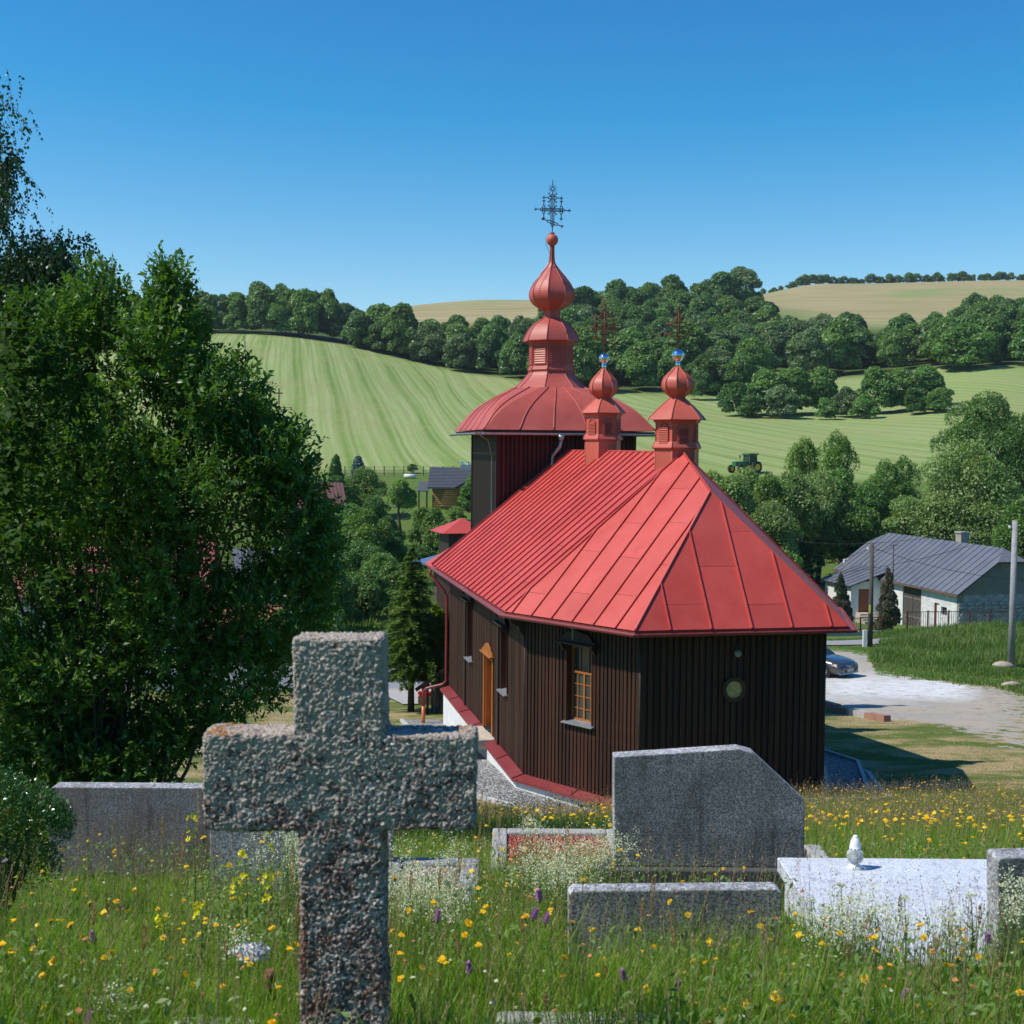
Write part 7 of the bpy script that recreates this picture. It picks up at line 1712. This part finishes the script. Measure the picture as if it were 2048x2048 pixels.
# lawn tufts and rough bank
X, Y = (NR.random(90000)*2-1), NR.uniform(27, 58, 90000); X = X*Y*.42; zn = zones(X, Y); px = 1024+F*X/Y
loc_u = (X-CX0)*CE[0]+(Y-CY0)*CE[1]; loc_v = (X-CX0)*CN[0]+(Y-CY0)*CN[1]
ok = (zn[:, 0] > .5) & (zn[:, 1] < .3) & ~((loc_u > -5.2) & (np.abs(loc_v) < 5.7) & (loc_u < 24)); X, Y = X[ok], Y[ok]; n = len(X)
blades('lawn_grass', X, Y, ground(X, Y), NR.uniform(.025, .07, n), NR.uniform(.012, .03, n), NR.uniform(.3, .9, n), [G1, G2, G3], np.where(NR.random(n) < .55, 0, np.where(NR.random(n) < .6, 1, 2)), 1)
BK1 = gmat('bank_grass', (.085, .165, .032), (.15, .22, .06), (.24, .25, .09), .45, .25); BK2 = gmat('bank_light', (.17, .26, .06), (.25, .31, .10), (.33, .33, .14), .45, .25)
Y = NR.uniform(52, 92, 120000); px = NR.uniform(1500, 2300, 120000); X = (px-1024)/F*Y
g1 = np.interp(px, [1500, 1650, 1740, 1760, 1900, 2000, 2048, 2300], [79, 76, 73, 65, 61, 57, 53.5, 46]); road = (Y > 75.6) & (Y < 80.8) & (px < 1765)
ok = (Y > g1+NR.normal(size=len(Y))*.7) & ~road & (Y < np.interp(px, [1500, 1750, 1760, 2300], [82, 84, 90, 92])); X, Y, px = X[ok], Y[ok], px[ok]; n = len(X)
bh = np.interp(px, [1500, 1740, 1765, 1850], [.08, .10, .4, .55])*NR.uniform(.5, 1.2, n)*(.75+.45*np.sin(X*.8+np.sin(Y*.6)*2)); bh = np.clip(bh, .08, 1.1)
bh = np.where(Y < 66, bh*.5, bh)
blades('rough_bank_grass', X, Y, ground(X, Y), bh, NR.uniform(.03, .08, n), NR.uniform(.2, .7, n), [BK1, BK2], (NR.random(n) < .35).astype(int), 1)
# rough green valley slope at left
Y = NR.uniform(58, 125, 60000); px = NR.uniform(380, 1010, 60000); X = (px-1024)/F*Y; ok = ~((Y < 64)); X, Y = X[ok], Y[ok]; n = len(X)
blades('valley_grass', X, Y, ground(X, Y), NR.uniform(.1, .5, n), NR.uniform(.05, .12, n), NR.uniform(.2, .7, n), [BK1, BK2], (NR.random(n) < .55).astype(int), 1)
# boulders at the edge of the bank
SAND = M('sandy_stone', (.42, .36, .28), (.32, .27, .2), scale=3, rough=.95, bump=.03)
for i, (px, d_, s) in enumerate(((2018, 66, .42), (2036, 57, .32))):
    mb = MB(); mb.sphere((0, 0, 0), s, 10, 0, 1.5, 1, .55); q = random.Random(i); mb.v = [(x*q.uniform(.85, 1.15), y*q.uniform(.85, 1.15), z*q.uniform(.8, 1.15)) for x, y, z in mb.v]
    o = mb.build('rubble_heap', SAND); o.location = gp(px, d_)+Vector((0, 0, s*.25)); tag(o, ['sandy boulder heap at the foot of the concrete pole', 'pale boulder at the right edge of the grassy bank'][i], 'rubble')

# ------------------------------------------------------------------ flowers
YEL = leafmat('yellow_petal', (.86, .52, .004), (.90, .60, .01), 30, .06, trans=.25, hue=.004); STEM = gmat('flower_stem', (.10, .17, .04), (.13, .20, .05), (.2, .16, .08))
PUR = leafmat('purple_petal', (.42, .16, .46), (.52, .22, .56), 30, .1, trans=.3); LIL = leafmat('lilac_petal', (.48, .32, .62), (.55, .38, .7), 30, .05, trans=.3); WHT = leafmat('cream_petal', (.62, .62, .42), (.74, .74, .55), 20, .05, trans=.3, hue=.003)
ORG = M('faded_orange', (.55, .22, .05), (.4, .15, .05), rough=.8)
def hawk_head(r_, n=18, cup=.35):
    mb = MB()
    for ring, (m_, rr, up_) in enumerate(((n, 1., .10), (n-5, .72, .35), (8, .4, .55))):
        for k in range(m_):
            a = 6.283*k/m_+ring*.2; w = .16*r_*(1.1 if ring == 0 else .9); c, s = math.cos(a), math.sin(a); l = r_*rr*(.9+.2*((k*7) % 5)/5); z = r_*up_
            mb.add([(c*r_*.12-s*w*.4, s*r_*.12+c*w*.4, 0), (c*r_*.12+s*w*.4, s*r_*.12-c*w*.4, 0), (c*l+s*w*.7, s*l-c*w*.7, z), (c*l-s*w*.7, s*l+c*w*.7, z)], [(0, 1, 2, 3)])
    return mb.mesh('flower_head')
heads = [hawk_head(.0125), hawk_head(.0100, 14), hawk_head(.0145, 20)]
for m_ in heads: m_.materials.append(YEL)
def stem_mesh(h, bend, r_=.0011, bud=None):
    mb = MB(); pts = [(bend*h*(k/5)**2, .15*bend*h*(k/5), h*k/5) for k in range(6)]; mb.tube(pts, [r_*1.3, r_*1.2, r_*1.1, r_, r_, r_*1.3], 5)
    x, y, z = pts[-1]; mb.lathe([(.001, z-.010), (.0032, z-.006), (.0040, z)], 8, (x, y, 0)); m_ = mb.mesh('stem'); m_.materials.append(STEM); return m_, Vector(pts[-1])
stems = [stem_mesh(h_, b_) for h_, b_ in ((.24, .15), (.30, -.12), (.36, .22), (.20, .05), (.42, -.2))]
# photo positions of the clear yellow heads
hp = [(790,1757,4.1,2),(940,1847,3.7,2),(1051,1834,3.75,2),(1128,1917,3.5,2),(1075,2042,3.3,2),(1072,2005,3.4,1),(1307,1893,3.9,1),(1411,1927,3.9,2),(1340,1804,4.5,0),(1420,1920,4.3,0),(1395,1883,4.4,0),(1470,1893,4.4,0),(1539,1880,4.5,0),(1521,1852,4.6,0),(1376,1830,4.6,0),
      (1386,1922,4.1,0),(1230,1914,4.0,0),(1208,1920,4.0,1),(1297,1985,3.6,1),(1550,1992,3.6,2),(1583,2034,3.4,2),(1650,1838,4.3,2),(1680,1867,4.2,1),(1753,1861,4.3,1),(1742,1876,4.3,0),(1794,1927,4.0,2),(1891,1931,4.0,2),(1848,1875,4.3,0),(1812,1860,4.4,0),(1793,1900,4.2,1),(1729,1957,3.8,2),(1713,2005,3.6,1),(1768,1973,3.8,1),(1957,1914,4.1,0),(1970,1941,4.0,0),(2040,1986,3.7,2),(1602,1910,4.1,1),(1620,1920,4.1,1),
      (142,1850,4.0,2),(171,1878,4.0,2),(102,1842,4.2,0),(182,1806,4.2,1),(167,1926,3.7,2),(208,1915,3.8,1),(222,1905,3.9,2),(326,1875,4.0,1),(342,1917,3.8,1),(233,1803,4.3,0),(177,1984,3.6,2),(138,2045,3.4,2),(88,2015,3.5,1),(386,1968,3.7,1),(445,1972,3.7,1),(500,1928,3.9,1),(590,1889,4.0,2),(545,2045,3.4,2),(312,1945,3.8,0),(372,1948,3.8,0),(459,1730,4.6,1),(424,1675,4.9,0),(845,1935,3.8,1),(858,1950,3.8,1),(930,1870,4.0,0),(1040,1990,3.5,1),(1240,1700,5.6,0),(1145,1845,4.2,0),(1335,2000,3.5,1),(1450,2020,3.5,1),(1490,2010,3.6,0),(1170,1760,4.6,0),(1620,1995,3.7,1),(1860,2010,3.5,1),(1930,1880,4.3,0),(1110,1595,8,0),(640,2000,3.5,1),(20,1900,4,1),(260,1980,3.6,1)]
lab_region = lambda x, y: 'left of the stone cross' if x < 570 else ('just right of the stone cross' if x < 1060 else ('among the grass before the low headstone' if x < 1600 else 'in front of the pale granite slab'))
SZ = {0: 'small', 1: 'medium', 2: 'large'}
def flower(px, py, d_, kind, label, group, nm='hawkweed_flower', cat='flower', head=None, tilt=.5):
    p = at(px, py, d_); g = gz(p.x, d_); h_ = p.z-g
    if h_ < .05: h_ = .12; p.z = g+.12
    me, tip = rnd.choice(stems); k = h_/tip.z; root = empty(nm, (p.x-tip.x*k, d_-tip.y*k, g), 0, label, cat, group)
    s = link('stem', me, root); s.scale = (k, k, k) if k < 1.3 else (1.2, 1.2, k)
    hd = link('flower_head', head or heads[kind], root); hd.location = (tip.x*(k if k < 1.3 else 1.2), tip.y*(k if k < 1.3 else 1.2), h_); hd.rotation_euler = (rnd.uniform(.1, tilt), rnd.uniform(-.4, .3), rnd.uniform(0, 6.28)); return root
for x, y, d_, k in hp: flower(x, y, d_, k, '%s yellow hawkweed flower %s' % (SZ[k], lab_region(x, y)), 'yellow hawkweed flowers in the cemetery grass', tilt=.9)
# purple betony
bm_ = MB()
for i in range(46):
    a = i*2.4; z = .045*(i/46); r_ = .0085*(1-.5*i/46); c, s = math.cos(a), math.sin(a); bm_.add([(c*r_*.2, s*r_*.2, z), (c*r_-s*.004, s*r_+c*.004, z+.002), (c*r_*1.35, s*r_*1.35, z+.006), (c*r_+s*.004, s*r_-c*.004, z+.002)], [(0, 1, 2, 3)])
bm_.tube([(0, 0, -.005), (0, 0, .04)], .003, 5); bet = bm_.mesh('flower_head'); bet.materials.append(PUR)
for v_ in bet.vertices: v_.co.x *= 1.25; v_.co.y *= 1.25; v_.co.z *= .8
for i, (x, y, d_, lab) in enumerate(((1080,1800,4.0,'tallest purple betony spike between the cross and the low headstone'),(1066,1838,4.0,'short purple betony beside the large yellow flower'),(1090,1848,4.1,'purple betony behind the tall spike'),(875,1842,4.2,'purple betony close to the stem of the stone cross'),(940,1945,3.8,'dark purple betony low in the middle grass'),(178,2045,3.4,'purple betony at the bottom left corner'),(1805,1997,3.7,'purple orchid like flower below the granite slab'),(1356,1985,3.7,'small purple flower under the low headstone'),(187,1885,4.0,'small purple clover left of the shrub shadow'),(1975,1885,4.3,'small violet flower before the right headstone'),(1250,1962,3.7,'faded purple spike under the left end of the low headstone'))):
    flower(x, y, d_, 0, lab, None, 'betony_flower', 'flower', bet, .3)
hd_l = hawk_head(.0135, 22); hd_l.materials.append(LIL); flower(33, 1722, 3.7, 0, 'pale lilac scabious on a tall bare stem before the clipped bush', None, 'scabious_flower', 'flower', hd_l)
for i, (x, y) in enumerate(((1866,1634),(1845,1646),(1830,1665),(1655,1640))): flower(x, y, 14+i, 0, ['lilac scabious in the meadow nearest the church shadow', 'second lilac scabious in the meadow', 'lilac scabious directly above the granite slab', 'lilac scabious just right of the largest headstone'][i], None, 'scabious_flower', 'flower', hd_l)
# yellow loosestrife
def loosestrife(px, ytop, d_, label):
    g = gp(px, d_); h_ = at(px, ytop, d_).z-g.z; root = empty('yellow_loosestrife', g, 0, label, 'wildflower'); mb = MB(); mb.tube([(0, 0, 0), (.012, 0, h_*.5), (0, 0, h_)], [.003, .0025, .0015], 5); mb.build('stem', STEM, root)
    n = 46; t = NR.random(n)*.95+.05; a = NR.random(n)*6.28; c = np.stack([.01*np.cos(a), .01*np.sin(a), t*h_], -1); ax = unit(np.stack([np.cos(a), np.sin(a), np.full(n, .25)], -1)); l = .05*(1.1-t*.7); me = quads('leaf', leafq(c+ax*l[:, None]*.5, ax, np.array([0, 0, 1.])+rdir(n)*.3, l, l*.38)); me.materials.append(LF_LIGHT); tag(link('leaves', me, root), kind='stuff')
    fm = MB(); 
    for k in range(5):
        a = 6.283*k/5; c, s = math.cos(a), math.sin(a); fm.add([(0, 0, 0), (c*.009-s*.005, s*.009+c*.005, .003), (c*.014, s*.014, .005), (c*.009+s*.005, s*.009-c*.005, .003)], [(0, 1, 2, 3)])
    me = fm.mesh('blossom'); me.materials.append(MATS['loose_yellow'])
    for k in range(9):
        z = h_*(1-.32*rnd.random()**1.2); a = rnd.uniform(0, 6.28); o = link('blossom', me, root); o.location = (math.cos(a)*.016, math.sin(a)*.016-.004, z); o.rotation_euler = (1.1+rnd.uniform(-.4, .4), 0, a+1.57)
leafmat('loose_yellow', (.82, .66, .01), (.86, .72, .02), 30, .05, trans=.3, hue=.003)
for a in ((381,1625,5.2,'tallest yellow loosestrife in front of the wide left headstone'),(537,1655,5.4,'yellow loosestrife right under the left arm of the cross'),(487,1700,5.1,'yellow loosestrife in front of the speckled headstone'),(535,1735,4.8,'yellow loosestrife low beside the stem of the cross'),(470,1748,4.7,'short yellow loosestrife left of the cross stem'),(395,1800,4.6,'short yellow loosestrife below the wide left headstone'),(320,1820,4.5,'small yellow loosestrife near the bush shadow')): loosestrife(*a)
# leafy undergrowth left of the cross stem
n = 3800; px = NR.uniform(370, 590, n); d_ = NR.uniform(4.4, 6.4, n); X = (px-1024)/F*d_; Zg = ground(X, d_); c = np.stack([X, d_, Zg+NR.random(n)**1.3*.24*np.interp(px, [330, 400, 590, 600], [.3, 1, 1, .7])], -1); ax = unit(rdir(n)+np.array([0, 0, .35])); l = NR.uniform(.014, .032, n)
me = quads('undergrowth', leafq(c, ax, np.array([0, 0, 1.])+rdir(n)*.5, l, l*.42)); me.materials.append(LF_LIGHT); tag(link('leafy_undergrowth', me), kind='stuff')
# white bedstraw clouds
def bedstraw(cells, seed):
    Q = []; S2 = []
    for px, py, rx, ry, d_, n in cells:
        c = np.array([at(px+NR.normal()*rx*.5, py+NR.normal()*ry*.5, d_+NR.normal()*.18) for _ in range(n)]); g = ground(c[:, 0], c[:, 1]); c[:, 2] = np.maximum(c[:, 2], g+.03)
        for k in range(7): q = c+NR.normal(size=c.shape)*.011; l = NR.uniform(.0045, .0085, n); Q.append(leafq(q, rdir(n), rdir(n)+np.array([0, -.3, 1.]), l, l*.9))
        hh = c[:, 2]-g; m_ = n//2; S2.append(leafq(np.stack([c[:m_, 0], c[:m_, 1], g[:m_]+hh[:m_]/2], -1), np.tile([.05, 0, 1.], (m_, 1))+NR.normal(size=(m_, 3))*.12, rdir(m_), hh[:m_], np.full(m_, .0022)))
    a, b = np.concatenate(Q), np.concatenate(S2); me = quads('white_bedstraw', np.concatenate([a, b]), np.r_[np.zeros(len(a)), np.ones(len(b))]); me.materials.append(WHT); me.materials.append(STEM); return tag(link('white_bedstraw', me), kind='stuff')
bedstraw([(1150,1725,95,50,6.0,400),(1215,1690,60,35,5.8,220),(1095,1700,60,45,6.1,200),(1060,1650,35,30,7.0,80),(1110,1750,90,40,5.6,300),(830,1790,70,60,5.0,330),(800,1760,40,80,5.2,200),(880,1800,60,60,4.9,200),(900,1720,50,50,5.6,110),(590,1700,25,90,5.2,220),(575,1640,14,40,5.3,60),(1720,1830,70,70,4.5,240),(1660,1850,60,60,4.4,180),(1800,1850,90,60,4.4,170),(1900,1850,50,70,4.4,120),(2030,1800,30,60,4.3,130),(520,1700,40,40,5.2,60),(470,1880,30,40,4.1,40),(230,2000,30,40,3.6,50)], 1)
# tall dry grass heads
def drygrass(px, py0, d_, h_spike, lean, label):
    g = gp(px, d_); tip = at(px, py0, d_)-g; root = empty('tall_dry_grass', g, 0, label, 'grass stalk', 'tall dry grass stalks in the cemetery'); b = Vector((-lean*.5*tip.z, 0, 0))
    mb = MB(); pts = [b.lerp(tip, t)+Vector((0, 0, 0))*t+Vector((lean*.1*math.sin(t*3.1), 0, 0)) for t in (0, .25, .5, .75, 1)]; mb.tube(pts, [.0016, .0014, .0012, .001, .0006], 4); mb.build('stalk', G3, root)
    n = 130; t = NR.random(n); sp_ = h_spike/max(tip.length, .1); A_ = np.array(pts[-1]); B_ = np.array(Vector(pts[-1]).lerp(Vector(pts[-2]), min(1, sp_*4))); wd = .006*np.sin(np.pi*np.clip(t*.9+.08, 0, 1)); a = NR.random(n)*6.28
    c = A_+(B_-A_)*t[:, None]+np.stack([np.cos(a)*wd, np.sin(a)*wd, np.zeros(n)], -1); ax = unit(np.stack([np.cos(a)*.5, np.sin(a)*.5, np.full(n, 1.)], -1)); l = NR.uniform(.006, .012, n); me = quads('spike', leafq(c, ax, rdir(n), l, l*.35)); me.materials.append(MATS['spike_tan']); tag(link('seed_head', me, root), kind='stuff')
gmat('spike_tan', (.42, .26, .12), (.52, .34, .17), (.34, .18, .10), .25)
for i, (x, y, d_, hs, ln) in enumerate(((1306,1755,3.9,.16,.1),(1285,1797,3.95,.15,.0),(1340,1822,3.9,.11,.5),(1345,1860,3.85,.06,.4),(1135,1645,4.4,.13,.06),(352,1700,4.1,.19,-.04),(190,1795,4.0,.15,-.3),(290,1850,3.7,.12,-.2),(395,1580,5.0,.16,-.15),(325,1635,5.2,.1,-.3),(365,1675,5.2,.1,-.3),(910,1865,3.55,.17,.5),(1040,1830,3.8,.06,.5),(980,1600,6.2,.2,-.02),(1000,1620,6.2,.14,-.06),(965,1580,6.3,.2,.05),(1048,1610,6.2,.14,.0),(920,1700,5.2,.14,.0),(960,1640,5.6,.2,.04),(822,1740,4.6,.12,.03),(880,1738,4.7,.08,0),(595,1800,3.9,.16,-.15),(585,1700,4.2,.14,-.1),(215,1970,3.6,.1,-.3),(820,1990,3.4,.12,.3),(870,2040,3.3,.1,.2),(1510,2010,3.5,.09,.3),(1210,1930,3.8,.08,.1),(1090,1990,3.5,.08,.15),(1740,1830,4.4,.1,-.4),(1800,1790,4.5,.1,.3),(1960,1810,4.4,.09,.25),(1880,1870,4.2,.1,-.2),(1700,1890,4.2,.08,.1),(450,1880,3.9,.12,.1),(1910,1990,3.6,.1,-.2))):
    drygrass(x, y, d_, hs, ln, 'tall brown grass stalk %s' % lab_region(x, y))
# scattered small flowers in the meadow behind (too many and small to pick apart)
def dots(n, y0, y1, size, hmin, hmax, mat, nm, power=1.7, cond=None):
    X, Y, Zg = scatter(n, y0, y1, power, .42); lim = np.interp(1024+F*X/Y, [0, 1000, 1250, 1650, 2048], [27.4, 27.1, 27.2, 28.3, 28.6]); ok = Y < lim
    if cond is not None: ok &= cond(X, Y)
    X, Y, Zg = X[ok], Y[ok], Zg[ok]; n = len(X); h = NR.uniform(hmin, hmax, n); Q = []
    c = np.stack([X, Y, Zg+h], -1); s = size*NR.uniform(.7, 1.35, n); tl = NR.normal(size=(n, 3))*.35+np.array([0, -.25, 1.])
    for k in range(3): a = NR.random(n)*6.28; Q.append(leafq(c+NR.normal(size=(n, 3))*size*.12, np.stack([np.cos(a), np.sin(a), np.zeros(n)], -1), tl, s, s*.85))
    a_ = np.concatenate(Q); b_ = leafq(np.stack([X, Y, Zg+h/2], -1), np.tile([.02, 0, 1.], (n, 1)), rdir(n), h, np.full(n, .003)); me = quads(nm, np.concatenate([a_, b_]), np.r_[np.zeros(len(a_)), np.ones(n)]); me.materials.append(mat); me.materials.append(STEM); tag(link(nm, me), kind='stuff')
dots(1700, 9, 28.6, .038, .22, .38, YEL, 'yellow_meadow_flowers', 1.5)
dots(420, 3.4, 9, .021, .14, .30, YEL, 'yellow_grass_flowers', 1.3)
dots(260, 3.0, 7, .012, .08, .22, WHT, 'white_grass_flowers', 1.3)
dots(140, 3.0, 6, .013, .12, .26, ORG, 'faded_flower_heads', 1.2)
# upright wild plants in front of the slab
for i, (px, ty, d_) in enumerate(((1830,1795,4.35),(1965,1790,4.35),(1700,1770,4.5),(1920,1840,4.2),(1640,1800,4.6),(1770,1820,4.4),(2030,1770,4.3))):
    g = gp(px, d_); h_ = at(px, ty, d_).z-g.z; root = empty('wild_yarrow', g, 0, 'slender green plant with a flat pale bud cluster before the granite slab', 'wildflower', 'wild plants growing in front of the granite slab'); mb = MB(); mb.tube([(0, 0, 0), (.01, 0, h_*.6), (0, 0, h_)], [.003, .0024, .0018], 5); mb.build('stem', STEM, root)
    n = 60; t = NR.random(n)*.9; a = NR.random(n)*6.28; c = np.stack([0*t, 0*t, t*h_], -1); ax = unit(np.stack([np.cos(a), np.sin(a), np.full(n, .8)], -1)); l = .045*(1.2-t*.8); me = quads('leaves', leafq(c+ax*l[:, None]*.5, ax, rdir(n), l, l*.16)); me.materials.append(STEM); tag(link('leaves', me, root), kind='stuff')
    n = 60; c = np.stack([NR.normal(size=n)*.008, NR.normal(size=n)*.008, h_+NR.normal(size=n)*.003], -1); l = np.full(n, .006); me = quads('bud_cluster', leafq(c, rdir(n), rdir(n), l, l)); me.materials.append(WHT); tag(link('bud_cluster', me, root), kind='stuff')
# plastic bouquet and red candle left of the cross stem
q = at(500, 1900, 4.15); g = Vector((q.x, 4.15, gz(q.x, 4.15))); root = empty('white_bouquet', g, 0, 'white artificial flower bouquet lying in the grass left of the cross', 'bouquet')
n = 420; d = rdir(n); c = d*np.array([.05, .04, .022])*(.4+.6*NR.random(n))[:, None]*(1+.5*np.sin(d[:, :1]*5+d[:, 2:]*7))+np.array([0, 0, max(.04, q.z-g.z-.01)]); l = NR.uniform(.015, .03, n); me = quads('petals', leafq(c, rdir(n), d+rdir(n)*.5, l, l*.7)); me.materials.append(M('white_fabric', (.75, .75, .76), (.6, .6, .63), rough=.8)); tag(link('petals', me, root), kind='stuff'); mb = MB(); mb.tube([(0, 0, 0), (0, 0, .05)], .006, 6); mb.build('stem', STEM, root)
g = gp(538, 3.95); root = empty('grave_candle', g, 0, 'dark red glass grave candle in the grass left of the cross', 'candle'); mb = MB(); mb.lathe([(.02, 0), (.024, .01), (.026, .07), (.02, .09)], 16); mb.build('glass', M('red_glass', (.14, .006, .006), rough=.1, spec=.8), root); mb = MB(); mb.lathe([(.021, .09), (.02, .11), (.012, .13)], 12); mb.build('cap', RUST, root)
